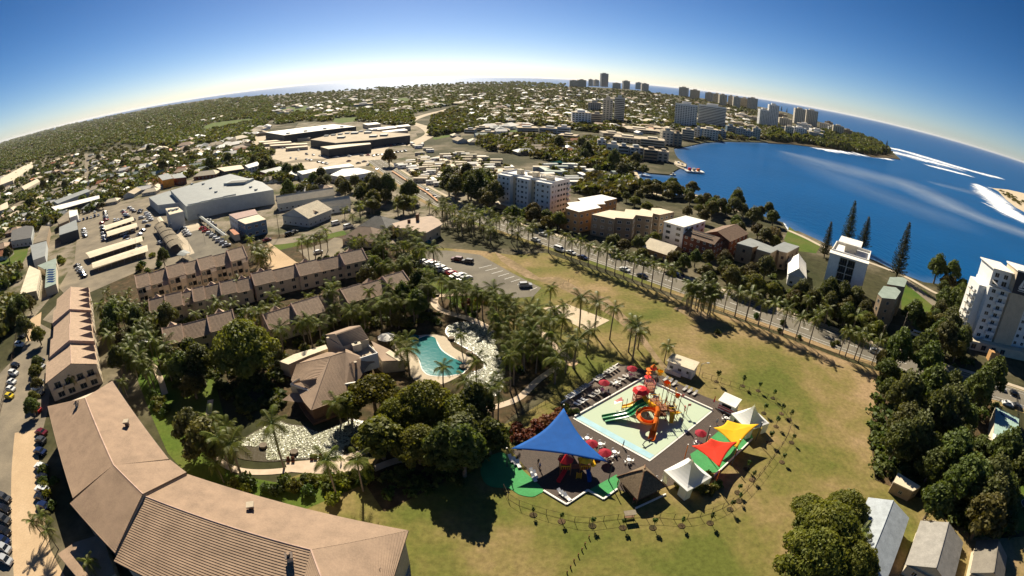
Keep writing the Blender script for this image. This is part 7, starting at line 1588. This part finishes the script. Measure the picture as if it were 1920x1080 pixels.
fence('brown post and rail fence below the palm row on the main road', [(1000,466),(1058,484),(1110,502),(1200,534),(1260,556),(1340,583),(1420,612),(1500,643),(1580,672),(1640,688),(1690,700)], 1.1, 2.4, FM, rails=(.55, .95), rr=.06)
fence('low wooden fence round the small car park', [(900,455),(935,470),(975,478),(1010,470)], .9, 2.2, FM, rails=(.5, .95))
fence('thin wire fence crossing the lawn from the car park', [(1000,562),(1040,545),(1080,520),(1095,510)], 1.1, 4, FD, rails=(1.0,))
fence('timber boundary fence left of the left car park', [(0,780),(20,700),(30,640),(38,600)], 1.6, 2.4, FM, rails=(.2, .9), wires=6)
fence('dark boundary fence between the right-hand gardens', [(1905,740),(1908,800),(1905,880),(1900,960)], 1.7, 2.0, FD, rails=(.2, .95), wires=8)
# volleyball net
t = thing('volleyball_net', 'volleyball net standing across the sand court', 'net', G(1101, 580)); A, B = G(1101, 582)-t.location, G(1060, 620)-t.location
A = G(1115, 588)-t.location; B = G(1062, 598)-t.location
for p in (A, B): link('post', MB().cyl((0, 0, 0), (0, 0, 2.4), .06, .06, M_steel, 6).mesh('post'), t, p)
link('net', MB().tube([A+Vector((0, 0, 2.3)), B+Vector((0, 0, 2.3))], .03, M_wroof, 4).tube([A+Vector((0, 0, 1.4)), B+Vector((0, 0, 1.4))], .02, M_wroof, 4).mesh('net'), t)
# round backyard pool, trampoline, green pad at right
t = thing('backyard_pool', 'round above-ground pool with blue rim behind the green-roofed house', 'pool', G(1880, 876)); link('pool_wall', MB().tube([(2.3*math.cos(a), 2.3*math.sin(a), 1.1) for a in np.linspace(0, 6.283, 25)], .12, mat('pool_blue_rim', (.25, .5, .62), .5), 5).cyl((0, 0, 0), (0, 0, .95), 2.25, 2.25, M_navy, 24).mesh('pool_wall'), t); link('pool_water', MB().cyl((0, 0, .96), (0, 0, 1.0), 2.2, 2.2, W_pool, 24).mesh('pool_water'), t)
sheet('court_pad', [(1866,893),(1878,891),(1900,912),(1901,931),(1868,915)], .07, mat('pale_green_pad', (.30, .40, .27), .9))
t = thing('trampoline', 'small round trampoline on the lawn at the right edge', 'trampoline', G(1921, 950)); link('frame_ring', MB().tube([(1.6*math.cos(a), 1.6*math.sin(a), .8) for a in np.linspace(0, 6.283, 19)], .08, M_cream, 5).mesh('frame_ring'), t); link('jumping_mat', MB().cyl((0, 0, .74), (0, 0, .76), 1.45, 1.45, M_darkwall, 18).mesh('jumping_mat'), t)
for k in range(4): link('leg', MB().cyl((1.5*math.cos(k*1.57), 1.5*math.sin(k*1.57), 0), (1.5*math.cos(k*1.57), 1.5*math.sin(k*1.57), .75), .04, .04, M_steel, 5).mesh('leg'), t)
# clothes lines / play frame on the small lawn
for px, py in ((1731,978),(1722,996)):
    t = thing('play_equipment', 'low timber play frame on the small lawn', 'garden frame', G(px, py), -.4); link('beam', MB().box(0, 3.2, -.08, .08, .5, .62, M_croof).mesh('beam'), t)
    for x in (.1, 3.1): link('post', MB().cyl((x, 0, 0), (x, 0, .5), .07, .07, M_wood, 6).mesh('post'), t)
# power poles with lines, lamp posts
def pole(px, py, h, label, arms=2, rz=0, name='power_pole', cat='power pole'):
    t = thing(name, label, cat, G(px, py), rz); link('mast', MB().cyl((0, 0, 0), (0, 0, h), .16, .11, M_bark, 7).mesh('mast'), t)
    for k in range(arms):
        a = link('cross_arm', MB().box(-1.3, 1.3, -.06, .06, h-.6-k*1.6, h-.45-k*1.6, M_bark).mesh('cross_arm'), t)
        for x in (-1.15, -.5, .5, 1.15): link('insulator', MB().cyl((x, 0, h-.45-k*1.6), (x, 0, h-.25-k*1.6), .05, .05, M_cream, 5).mesh('insulator'), a)
    return t
pole(1683, 644, 12, 'double-armed power pole in front of the brown brick block', 3, .6); pole(1835, 722, 10, 'power pole beside the lower main road', 2, .5); pole(1645, 655, 9, 'power pole behind the roadside palms', 1, .5); pole(524,444,11,'power pole beside the cream gabled house',1,.2)
def lamp(px, py, h, label, rz=0, double=False):
    t = thing('street_lamp', label, 'street lamp', G(px, py), rz); link('mast', MB().cyl((0, 0, 0), (0, 0, h), .09, .06, M_steel, 6).mesh('mast'), t)
    for s in ((-1, 1) if double else (1,)): a = link('lamp_arm', MB().tube([(0, 0, h-.1), (s*.8, 0, h+.25), (s*1.7, 0, h+.3)], .05, M_steel, 5).mesh('lamp_arm'), t); link('lamp_head', MB().box(s*1.75-.35, s*1.75+.35, -.15, .15, h+.22, h+.36, M_grey).mesh('lamp_head'), a)
for px, py, h, d, rz in [(259,476,9,'tall lamp at the left of the big car park',.4),(321,452,9,'tall lamp beside the barrel canopy',.4),(357,473,9,'tall lamp in front of the barrel canopy',.4),(385,458,9,'tall lamp on the right of the big car park',.2),(1635,690,5,'lamp with round white heads at the lower palm row',0),(713,346,9,'street lamp near the town intersection',.5),(842,395,9,'street lamp on the upper main road',.5),(1310,707,4,'lamp post beside the portable building',0)]: lamp(px, py, h, d, rz, double='round white' in d)
# ---------------------------------------------------------------- people
def person(px, py, label, shirt, legs, rz=0, pose=0, z=.1):
    V = [(0, 0, .98), (0, 0, 1.18), (0, .01, 1.42), (0, 0, 1.54), (0, -.02, 1.66), (0, -.02, 1.74), (-.1, 0, .92), (-.12-.05*pose, -.12*pose, .5), (-.13-.05*pose, .1*pose, .08), (-.13-.05*pose, -.08, .03), (.1, 0, .92), (.12, .12*pose, .5), (.13, .22*pose, .08), (.13, .12, .03),
         (-.19, 0, 1.40), (-.24, -.04, 1.14), (-.22, -.16, .92), (.19, 0, 1.40), (.25, .03, 1.14), (.24, -.1, .92)]
    Eg = [(0, 1), (1, 2), (2, 3), (3, 4), (4, 5), (0, 6), (6, 7), (7, 8), (8, 9), (0, 10), (10, 11), (11, 12), (12, 13), (2, 14), (14, 15), (15, 16), (2, 17), (17, 18), (18, 19)]
    R = [.14, .13, .16, .06, .1, .09, .10, .07, .05, .04, .10, .07, .05, .04, .065, .045, .035, .065, .045, .035]
    me = D.meshes.new('person'); me.from_pydata(V, Eg, []); o = D.objects.new('person', me); C.objects.link(o); md = o.modifiers.new('k', 'SKIN')
    for i, r_ in enumerate(R): me.skin_vertices[0].data[i].radius = (r_, r_*.8)
    me.skin_vertices[0].data[0].use_root = True; o.modifiers.new('s', 'SUBSURF').levels = 1
    dg = bpy.context.evaluated_depsgraph_get(); m2 = D.meshes.new_from_object(o.evaluated_get(dg)); D.objects.remove(o)
    m2.materials.clear(); ms = [mat('skin', (.38, .22, .15), .6), mat('cloth_'+shirt[0], shirt[1], .9), mat('cloth_'+legs[0], legs[1], .9), mat('hair', (.05, .03, .02), .8)]
    for m in ms: m2.materials.append(m)
    for p in m2.polygons:
        c = p.center; p.material_index = 3 if c.z > 1.70 or (c.z > 1.6 and c.y > .03) else 0 if c.z > 1.5 else 1 if c.z > .98 and abs(c.x) < .23 else 2 if c.z > .45 else 0
        p.use_smooth = True
    tag(link('person', m2, None, G(px, py)+Vector((0, 0, z)), rz), label, 'person', 'people in the splash park')
BL, WH, RD, DK = ('blue', (.05, .1, .3)), ('white', (.7, .7, .7)), ('red', (.5, .05, .05)), ('dark', (.03, .03, .04))
for px, py, l_, s, g_, rz, ps in [(1009,872,'person in dark clothes walking on the playground paving',DK,DK,.5,1),(1012,880,'person standing on the playground paving behind the walker',BL,DK,2,0),(1157,912,'person in red top beside the thatched hut',RD,DK,1,0),(1316,904,'person in red beside the larger marquee tent',RD,WH,2,0),(1226,903,'person in white between hut and marquee',WH,DK,.2,1),(1168,838,'person in blue walking along the lower pool edge',BL,DK,1,1),(1343,796,'person in white near the kiosk',WH,BL,2.4,0),(1187,944,'person standing on the lawn by the picnic shelter',RD,DK,.3,0),(640,866,'person on the terrace by the lower pond',RD,DK,1,0),(1140,740,'person between the lounger rows',DK,BL,2,1)]: person(px, py, l_, s, g_, rz, ps)
for px, py in ((541,866),(550,866),(592,861),(602,861),(585,862)):     # terracotta stools at the pond terrace
    tag(link('terrace_chair', MB().box(-.35, .35, -.35, .35, .1, .55, M_brick).box(-.35, .35, .3, .4, .551, 1.1, M_brick).mesh('terrace_chair'), None, G(px, py), .2), 'reddish garden chair on the terrace by the lower pond', 'chair', 'reddish chairs on the pond terrace')
# ---------------------------------------------------------------- cars
CARC = {'white': (.72, .72, .70), 'silver': (.42, .43, .44), 'black': (.012, .012, .014), 'navy': (.012, .022, .07), 'dark grey': (.06, .062, .066), 'red': (.38, .015, .012), 'yellow': (.62, .46, .02), 'teal': (.015, .16, .18), 'maroon': (.12, .012, .018)}
M_tyre = mat('tyre', (.018, .018, .018), .9); M_cg = mat('car_glass', (.012, .015, .018), .06, spec=.8); M_lamp = mat('headlamp', (.6, .6, .58), .2)
PROF = {'sedan': [(-2.25, .55), (-2.2, .85), (-1.35, .98), (-.75, 1.42), (.55, 1.45), (1.35, .98), (2.15, .82), (2.28, .5)],
        'hatchback': [(-2.0, .55), (-1.98, .95), (-1.75, 1.1), (-1.35, 1.48), (.45, 1.5), (1.15, 1.02), (1.92, .85), (2.02, .5)],
        'four-wheel drive': [(-2.3, .6), (-2.3, 1.1), (-2.2, 1.2), (-1.95, 1.75), (.5, 1.78), (1.2, 1.15), (2.25, 1.0), (2.35, .55)],
        'van': [(-2.4, .55), (-2.42, 1.2), (-2.4, 1.3), (-2.25, 1.95), (1.2, 1.98), (1.95, 1.2), (2.4, .95), (2.45, .5)]}
def car_mesh(kind, m):
    """body with rounded shoulders, wheel cut-outs left dark, glasshouse as its own part"""
    p = PROF[kind]; b = MB(); w_ = .9 if kind != 'van' else .95; wt = w_*.8; zb = .28
    lo = [(p[0][0], zb), (p[-1][0], zb)]
    def side(x, z): return wt+(w_-wt)*(1 if z < 1.05 else max(0, 1-(z-1.0)/.5)) if z > 1.0 else w_
    ring = p; n = len(ring)
    L = [(x, w_*.94 if i in (0, n-1) else side(x, z), z) for i, (x, z) in enumerate(ring)]
    k = b.mi(m); i0 = len(b.v)
    for x, y, z in L: b.v.append((x, y, z))
    for x, y, z in L: b.v.append((x, -y, z))
    for i in range(n-1): b.f.append((i0+i, i0+i+1, i0+n+i+1, i0+n+i)); b.m.append(k)
    j0 = len(b.v)
    for x in (p[0][0], p[-1][0]):
        for s in (1, -1): b.v.append((x, s*w_*.94, zb))
    b.v += [(p[2][0], w_, p[2][1]*.98), (p[5][0], w_, p[5][1]*.98), (p[2][0], -w_, p[2][1]*.98), (p[5][0], -w_, p[5][1]*.98)]
    # lower sides with a bulging belt line
    for s, o in ((1, 0), (-1, n)):
        bl = [i0+o+0, i0+o+1, i0+o+2, i0+o+5, i0+o+6, i0+o+7, j0+2+(0 if s > 0 else 1), j0+(0 if s > 0 else 1)]
        b.f.append(tuple(bl if s < 0 else bl[::-1])); b.m.append(k)
        up = [i0+o+2, i0+o+3, i0+o+4, i0+o+5]; b.f.append(tuple(up if s < 0 else up[::-1])); b.m.append(k)
    b.f.append((i0, i0+n, j0+1, j0)); b.m.append(k); b.f.append((i0+n-1, j0+2, j0+3, i0+2*n-1)); b.m.append(k)
    b.box(p[-1][0]-.06, p[-1][0]+.015, -w_*.85, -w_*.5, .55, .7, M_lamp).box(p[-1][0]-.06, p[-1][0]+.015, w_*.5, w_*.85, .55, .7, M_lamp)
    g = MB(); e = .02
    def q(i, j, s0, s1, f0, f1):
        a = Vector((ring[i][0], 0, ring[i][1])); c = Vector((ring[j][0], 0, ring[j][1])); nr = Vector((-(c.z-a.z), 0, c.x-a.x)).normalized()*e; P0, P1 = a.lerp(c, f0)+nr, a.lerp(c, f1)+nr
        y0 = (L[i][1]+(L[j][1]-L[i][1])*f0)*.88; y1 = (L[i][1]+(L[j][1]-L[i][1])*f1)*.88; g.face([(P0.x, y0, P0.z), (P1.x, y1, P1.z), (P1.x, -y1, P1.z), (P0.x, -y0, P0.z)], M_cg)
    q(2, 3, 0, 0, .08, .92); q(4, 5, 0, 0, .06, .94)
    for s in (1, -1):
        a, c, d, f = [Vector((L[i][0], s*(L[i][1]+.015), L[i][2])) for i in (2, 3, 4, 5)]; cen = (a+c+d+f)/4; pts = [v.lerp(cen, .14)+Vector((0, s*.02, 0)) for v in (a, c, d, f)]; g.face(pts if s < 0 else pts[::-1], M_cg)
    return b.mesh('body'), g.mesh('window_glass')
WHM = MB().cyl((0, -.11, 0), (0, .11, 0), .33, .33, M_tyre, 12).cyl((0, -.115, 0), (0, .115, 0), .19, .19, M_steel, 8).mesh('wheel')
CARP = {}
def car_proto(kind, colour, far):
    key = (kind, colour, far)
    if key in CARP: return CARP[key]
    m = mat('paint_'+colour.replace(' ', '_'), CARC[colour], .25, .02, spec=.6); t = link('parked_car', None); bm, gm = car_mesh(kind, m); link('body', bm, t); link('window_glass', gm, t)
    if not far:
        for x in (-1.38, 1.38):
            for y in (-.8, .8): link('wheel', WHM, t, (x, y, .33))
    CARP[key] = proto(t); return CARP[key]
def car(px, py, rz=None, colour=None, kind=None, to=None, desc=None, group=None, z=.08, r=random):
    p = GT(px, py); p.z += z
    if to is not None: q = GT(*to); rz = math.atan2(q.y-p.y, q.x-p.x)
    colour = colour or r.choice(['white', 'white', 'white', 'silver', 'silver', 'black', 'dark grey', 'navy', 'red', 'white']); kind = kind or r.choice(['sedan', 'hatchback', 'four-wheel drive', 'hatchback', 'sedan'])
    far = math.hypot(p.x, p.y) > 260
    return copy_tree(car_proto(kind, colour, far), p, rz, None, desc or f'{colour} {kind} {near(p)}', 'car', group or f'cars {near(p)}')
RC = random.Random(21)
# left car park, both sides of the lane and the row by the tan drive
for px, py, c, k, a in [(42,632,'dark grey','sedan',.1),(38,649,'white','four-wheel drive',.1),(30,688,'black','hatchback',.1),(27,703,'white','four-wheel drive',.1),(23,719,'white','sedan',.1),(22,733,'white','hatchback',.1),(19,746,'yellow','hatchback',.1),(76,679,'navy','sedan',3.2),(77,690,'silver','sedan',3.2),(73,719,'silver','sedan',3.3),(72,732,'white','four-wheel drive',3.3),(74,741,'black','sedan',3.3),(70,772,'red','hatchback',3.2),
    (79,814,'maroon','sedan',3.2),(78,829,'dark grey','hatchback',3.2),(77,850,'navy','sedan',3.2),(79,879,'white','sedan',3.2),(81,899,'black','hatchback',3.2),(82,923,'white','four-wheel drive',3.2),(80,937,'black','sedan',3.2),(83,952,'navy','hatchback',3.2),(11,938,'dark grey','four-wheel drive',.05),(10,958,'black','sedan',.05),(10,978,'dark grey','four-wheel drive',.05),(11,1000,'black','hatchback',.05),(9,1017,'navy','sedan',.05),(12,1032,'silver','hatchback',.05),(13,1053,'silver','sedan',.05),(23,587,'red','hatchback',.8),(272,645,'white','sedan',.3)]:
    car(px, py, a, c, k, r=RC)
# row beside the palm court and the ones in the field car park
for i, (px, py, c) in enumerate([(796,493,'navy'),(803,497,'white'),(809,494,'red'),(815,498,'white'),(822,502,'white'),(829,508,'silver'),(838,510,'white'),(847,515,'red'),(854,520,'white'),(861,523,'dark grey'),(868,526,'navy'),(875,524,'white'),(866,519,'white')]): car(px, py, None, c, 'van' if i == 5 else None, to=(px+26, py-8), r=RC)
car(857,489,2.9,'maroon','four-wheel drive',r=RC); car(877,493,2.9,'dark grey','four-wheel drive',r=RC); car(985,538,.15,'silver','four-wheel drive',r=RC); car(803,457,.3,'teal','sedan',r=RC)
# main road traffic
for px, py, to, c, k in [(1004,452,(1044,463),'white','sedan'),(1018,442,(1060,455),'silver','sedan'),(1048,470,(1090,485),'white','van'),(1070,476,(1110,490),'white','sedan'),(1092,485,(1130,498),'navy','sedan'),(1171,508,(1210,522),'white','sedan'),(1204,520,(1240,533),'black','sedan'),(1200,494,(1240,508),'silver','hatchback'),(1256,516,(1290,528),'black','sedan'),(1274,520,(1300,530),'navy','hatchback'),(1640,662,(1680,675),'silver','hatchback'),(1876,731,(1910,743),'silver','sedan'),(1901,741,(1930,751),'black','hatchback'),(1888,760,(1850,748),'white','sedan'),(1905,764,(1870,752),'dark grey','sedan'),(800,357,(830,375),'white','sedan'),(815,370,(845,385),'black','sedan'),
    (543,441,(575,433),'black','four-wheel drive'),(551,437,(580,430),'dark grey','sedan'),(501,452,(530,445),'maroon','sedan'),(598,446,(625,440),'white','hatchback'),(597,475,(625,468),'white','hatchback'),(630,421,(655,415),'white','van'),(653,427,(680,420),'white','van'),(690,310,(705,303),'dark grey','sedan'),(654,303,(670,300),'maroon','sedan'),(672,307,(690,305),'black','sedan'),(683,304,(700,302),'navy','sedan'),(706,318,(720,328),'maroon','sedan'),(1715,630,(1690,622),'white','van'),(1855,640,(1880,650),'teal','van'),(1758,695,(1790,705),'white','sedan'),(1742,690,(1720,682),'silver','hatchback')]: car(px, py, None, c, k, to, r=RC)
def row(a, b, n, to, prob=.85, r=RC, desc=None):
    for i in range(n):
        if r.random() > prob: continue
        x = a[0]+(b[0]-a[0])*i/max(1, n-1); y = a[1]+(b[1]-a[1])*i/max(1, n-1); car(x, y, None, None, None, (x+to[0], y+to[1]), desc=desc, r=r)
row((266,410),(278,425),5,(20,-3)); row((276,402),(283,414),4,(20,-3)); row((345,431),(355,446),5,(20,-2)); row((336,426),(344,430),3,(20,-2)); row((197,399),(199,414),5,(20,-3)); row((231,397),(239,408),4,(20,-3)); row((243,391),(252,398),3,(20,-3)); row((191,420),(196,452),6,(20,-3)); row((216,415),(228,413),3,(8,10),1)
row((205,429),(252,414),6,(6,10)); row((208,446),(258,430),6,(6,10)); row((158,399),(178,399),3,(3,10),1); row((157,432),(160,445),4,(20,-3)); row((300,457),(262,463),2,(10,2),1); row((380,430),(425,462),8,(20,-4)); row((268,434),(262,441),2,(20,-2),1)
row((145,500),(158,520),5,(20,-3)); row((232,440),(262,476),7,(12,-4),.7); row((150,415),(185,405),6,(4,10),.8); row((300,378),(322,372),4,(4,8)); row((268,388),(262,400),4,(20,-3)); row((390,415),(415,440),6,(18,-4)); row((545,297),(560,300),4,(4,6)); row((575,300),(612,308),6,(8,1)); row((500,275),(560,283),9,(5,5),.8); row((490,267),(540,272),8,(5,5),.8); row((700,293),(760,284),9,(8,2),.8); row((725,275),(775,266),8,(8,2),.8); row((560,318),(520,322),3,(10,2),1); row((620,296),(690,292),7,(10,0),.7); row((575,290),(600,293),3,(10,2),1)
# ---------------------------------------------------------------- caravans and cabins
def cabin_proto(L, W, H, wall, roof, kind):
    t = link(kind, None); b = MB().box(-L/2, L/2, -W/2, W/2, .3, H, wall); link('wall', b.mesh('wall'), t); r = MB(); n = 5
    for i in range(n):
        y0, y1 = -W/2-.1+(W+.2)*i/n, -W/2-.1+(W+.2)*(i+1)/n; z0, z1 = H+.35*math.sin(math.pi*i/n), H+.35*math.sin(math.pi*(i+1)/n); r.face([(-L/2-.1, y0, z0+.01), (L/2+.1, y0, z0+.01), (L/2+.1, y1, z1+.01), (-L/2-.1, y1, z1+.01)], roof)
    link('roof', r.mesh('roof'), t); wn = win_mesh(1.2, .7, M_frame)
    for x in (-L*.25, L*.25): link('window', wn, t, (x, -W/2, 1.3))
    return proto(t)
CV = [cabin_proto(7, 2.5, 2.7, M_white, M_wroof, 'caravan'), cabin_proto(8.5, 3, 2.8, M_cream, M_croof, 'caravan')]; CB = [cabin_proto(11, 4.5, 3.2, M_grey, m, 'cabin') for m in (M_groof, M_wroof, M_croof, M_greenroof)]
def lots(poly, protos, n, mind, rz, lab, cat, group, r, jit=.28):
    got = []; tries = 0
    while len(got) < n and tries < n*60:
        tries += 1; x, y = rand_in(poly, r); p = G(x, y)
        if any(abs(p.x-q.x) < mind and abs(p.y-q.y) < mind*.62 for q in got) or not free(p, 2): continue
        got.append(p); k = r.randrange(len(protos)); copy_tree(protos[k], p, rz+r.uniform(-jit, jit)+(math.pi/2 if r.random() < .22 else 0), r.uniform(.85, 1.15), lab[k]+' '+near(p), cat, group)
RV = random.Random(31)
lots([(745,312),(800,300),(930,318),(960,335),(930,345),(830,350),(790,345)], CV, 75, 8.5, .25, ['white caravan', 'cream caravan annexe'], 'caravan', 'caravans in the caravan park', RV); lots([(815,292),(870,288),(930,305),(1000,330),(960,330),(880,312)], CV, 22, 9, .25, ['white caravan', 'cream caravan annexe'], 'caravan', 'caravans in the caravan park', RV)
lots([(1000,310),(1080,315),(1170,330),(1190,348),(1140,362),(1085,350),(1010,330)], CB, 26, 13, .2, ['grey cabin', 'white-roofed cabin', 'cream-roofed cabin', 'green-grey cabin'], 'cabin', 'cabins in the cabin village', RV)
lots([(760,262),(800,275),(830,290),(790,300),(760,290)], CV, 8, 10, .25, ['white caravan', 'cream caravan annexe'], 'caravan', 'caravans in the caravan park', RV)
# ---------------------------------------------------------------- suburban houses
HP = []
for i, (W, Dp, hip, rn, rm, wm) in enumerate([(14, 10, 4, 'cream', M_croof, M_cream), (13, 9, 0, 'white', M_wroof, M_white), (15, 11, 5, 'grey', M_groof, M_tan), (12, 9, 0, 'terracotta', M_terra, M_cream), (16, 10, 0, 'pale', M_conc, M_grey), (13, 10, 4, 'brown', M_tile2, M_brick), (14, 9, 0, 'grey-green', M_greenroof, M_white)]):
    t = link('house', None); link('wall', MB().box(-W/2, W/2, -Dp/2, Dp/2, 0, 2.9, wm).mesh('wall'), t); tmp = Vector((0, 0, 0)); gable(t, 'roof', -W/2, W/2, -Dp/2, Dp/2, 2.91, 5.0, rm, wm, 'x', .6, False, .5, .4, hip)
    wn = win_mesh(1.5, 1.2, M_wframe)
    for x in (-W*.3, 0, W*.3): link('window', wn, t, (x, -Dp/2, .9))
    HP.append((proto(t), rn, hip))
RH = random.Random(41); HG = []; HN = 0
HPOLY = [([(500,322),(560,330),(625,345),(605,368),(520,378)], 9, 14), ([(0,325),(60,308),(150,290),(180,290),(330,285),(420,270),(470,290),(460,318),(300,342),(235,368),(190,372),(100,400),(60,420),(0,440)], 185, 11), ([(230,285),(500,235),(520,262),(470,285),(350,290)], 14, 20), ([(0,440),(60,400),(105,398),(95,425),(62,424),(15,470),(0,500)], 12, 11), ([(110,398),(200,372),(290,345),(330,330),(290,362),(200,390),(120,412)], 10, 12),
         ([(820,255),(900,250),(1100,262),(1140,280),(1080,300),(960,290),(860,272)], 28, 17), ([(880,215),(1040,205),(1060,235),(940,250),(880,235)], 14, 22), ([(1170,238),(1260,236),(1260,250),(1180,252)], 12, 18), ([(1360,215),(1430,225),(1430,240),(1370,232)], 8, 22), ([(500,200),(640,190),(760,200),(700,215),(560,215)], 6, 26)]
far_h = MB()
for poly, n, md in HPOLY:
    got = []; tries = 0
    while len(got) < n and tries < n*40:
        tries += 1; x, y = rand_in(poly, RH); p = GT(x, y)
        if not free(p, 4) or any(math.hypot(p.x-q.x, p.y-q.y) < md for q in got): continue
        if any(inside([[x, y]], e)[0] for e in FIELDS): continue
        got.append(p); k = RH.choice([0, 0, 1, 1, 2, 3, 4, 4, 5, 6]); src, rn, hip = HP[k]; HN += 1
        copy_tree(src, p, .35+RH.choice([0, math.pi/2])+RH.uniform(-.1, .1), RH.uniform(.85, 1.15), f'{rn}-roofed {"hip" if hip else "gable"}-roofed house {near(p)}', 'house', f'{rn}-roofed houses {near(p)}')
def far_house(p, s, a, m, w_):
    ca, sa = math.cos(a), math.sin(a); R = lambda x, y, z: (p.x+(x*ca-y*sa)*s, p.y+(x*sa+y*ca)*s, p.z+z*s)
    far_h.hull([R(-7, -5, 0), R(7, -5, 0), R(7, 5, 0), R(-7, 5, 0), R(-7, -5, 3), R(7, -5, 3), R(7, 5, 3), R(-7, 5, 3)], [(0, 1, 5, 4), (1, 2, 6, 5), (2, 3, 7, 6), (3, 0, 4, 7)], w_)
    far_h.hull([R(-7.6, -5.6, 3), R(7.6, -5.6, 3), R(7.6, 5.6, 3), R(-7.6, 5.6, 3), R(-4, 0, 5.4), R(4, 0, 5.4)], [(0, 1, 5, 4), (1, 2, 5), (2, 3, 4, 5), (3, 0, 4)], m)
for poly, n in [([(860,185),(960,165),(1080,168),(1240,180),(1400,212),(1440,232),(1360,240),(1250,235),(1130,245),(1000,235),(900,225),(850,210)], 640), ([(480,200),(640,176),(860,165),(900,180),(840,205),(700,215),(520,215)], 170), ([(100,262),(300,215),(480,190),(480,215),(300,245),(160,272)], 40), ([(880,215),(1040,205),(1060,235),(940,250),(880,235)], 60), ([(230,285),(500,235),(520,262),(470,285),(350,290)], 50), ([(1440,235),(1560,250),(1600,262),(1480,262),(1400,255)], 40)]:
    for _ in range(n):
        x, y = rand_in(poly, RH); p = GT(x, y)
        if p.y < 1500 and not free(p, 3): continue
        far_house(p, RH.uniform(.9, 1.6)*(1 if p.y < 3000 else 1.5), RH.uniform(0, 3.1), RH.choice([M_croof, M_wroof, M_wroof, M_conc, M_groof, M_wroof, M_conc, M_croof, M_groof, M_tile2, M_oldasph]), RH.choice([M_cream, M_white, M_tan]))
o = stuff(link('distant_houses', far_h.mesh('distant_houses'))); o['label'] = 'hundreds of tiny pale-roofed houses among trees toward the horizon'; o['category'] = 'houses'
# pontoon, jetty and boats on the lagoon, blue playground sail, low walls
t = thing('jetty', 'white floating jetty with figures reaching into the lagoon', 'jetty', G(1283, 318)); a, b_ = G(1268, 312)-t.location, G(1290, 321)-t.location; link('gangway', MB().tube([a+Vector((0, 0, .5)), b_+Vector((0, 0, .5))], .8, M_conc, 4).mesh('gangway'), t); link('pontoon', MB().box(-2, 14, -4, 4, .1, .8, M_wroof).mesh('pontoon'), t, b_)
for k in range(3): link('kiosk_block', MB().box(k*4, k*4+2.5, -1, 1.2, .81, 3, [PR, M_cream, PO][k]).mesh('kiosk_block'), t, b_)
for k in range(3): link('mooring_pile', MB().cyl((k*6, 4.3, -2), (k*6, 4.3, 3), .2, .2, M_wood, 6).mesh('mooring_pile'), t, b_)
def boat(px, py, L, rz, label):
    t = thing('moored_boat', label, 'boat', G(px, py)-Vector((0, 0, .75)), rz); prof = [(-L/2, .16), (-L*.2, .2), (L*.2, .18), (L*.42, .09), (L/2, .0)]; b = MB()
    for i in range(4):
        (x0, w0), (x1, w1) = prof[i], prof[i+1]; w0 *= L; w1 *= L
        for s in (-1, 1): f = [(x0, s*w0, 1.0), (x1, s*w1, 1.05), (x1, s*w1*.5, 0), (x0, s*w0*.6, 0)]; b.face(f if s < 0 else f[::-1], M_wroof)
        b.face([(x0, -w0, 1.0), (x1, -w1, 1.05), (x1, w1, 1.05), (x0, w0, 1.0)], M_cream)
    b.face([(-L/2, .16*L, 1), (-L/2, -.16*L, 1), (-L/2, -.096*L, 0), (-L/2, .096*L, 0)], M_wroof); link('hull', b.mesh('hull'), t); link('wheelhouse', MB().box(-L*.15, L*.12, -L*.09, L*.09, 1.03, 2.3, M_white).box(-L*.13, L*.13, -L*.093, L*.093, 1.7, 2.0, M_glass).mesh('wheelhouse'), t)
boat(1272, 306, 11, 1.2, 'white motor boat moored at the waterfront apartments'); boat(1279, 309, 8, .9, 'small white boat beside the lagoon waterfront'); boat(1262, 327.5, 6, .4, 'small boat near the wooded lagoon point')
sheet('hardstand', [(1266,302),(1287,308),(1286,313),(1262,308)], .2, M_conc, dz=.4)
tq = mat('teal_sail', (.10, .36, .34), .7, trans=.2); sail('teal shade sail over a yard in the cabin village', [(1024,304,5),(1050,301,6),(1068,306,4)], tq, .15)
M_wallr = mat('orange_earth_wall', (.45, .24, .12), .9)
ribbon('retaining_wall', [(735,322),(770,345),(800,362),(822,380)], 1.4, .8, M_wallr, smooth=3)
finish_labels()
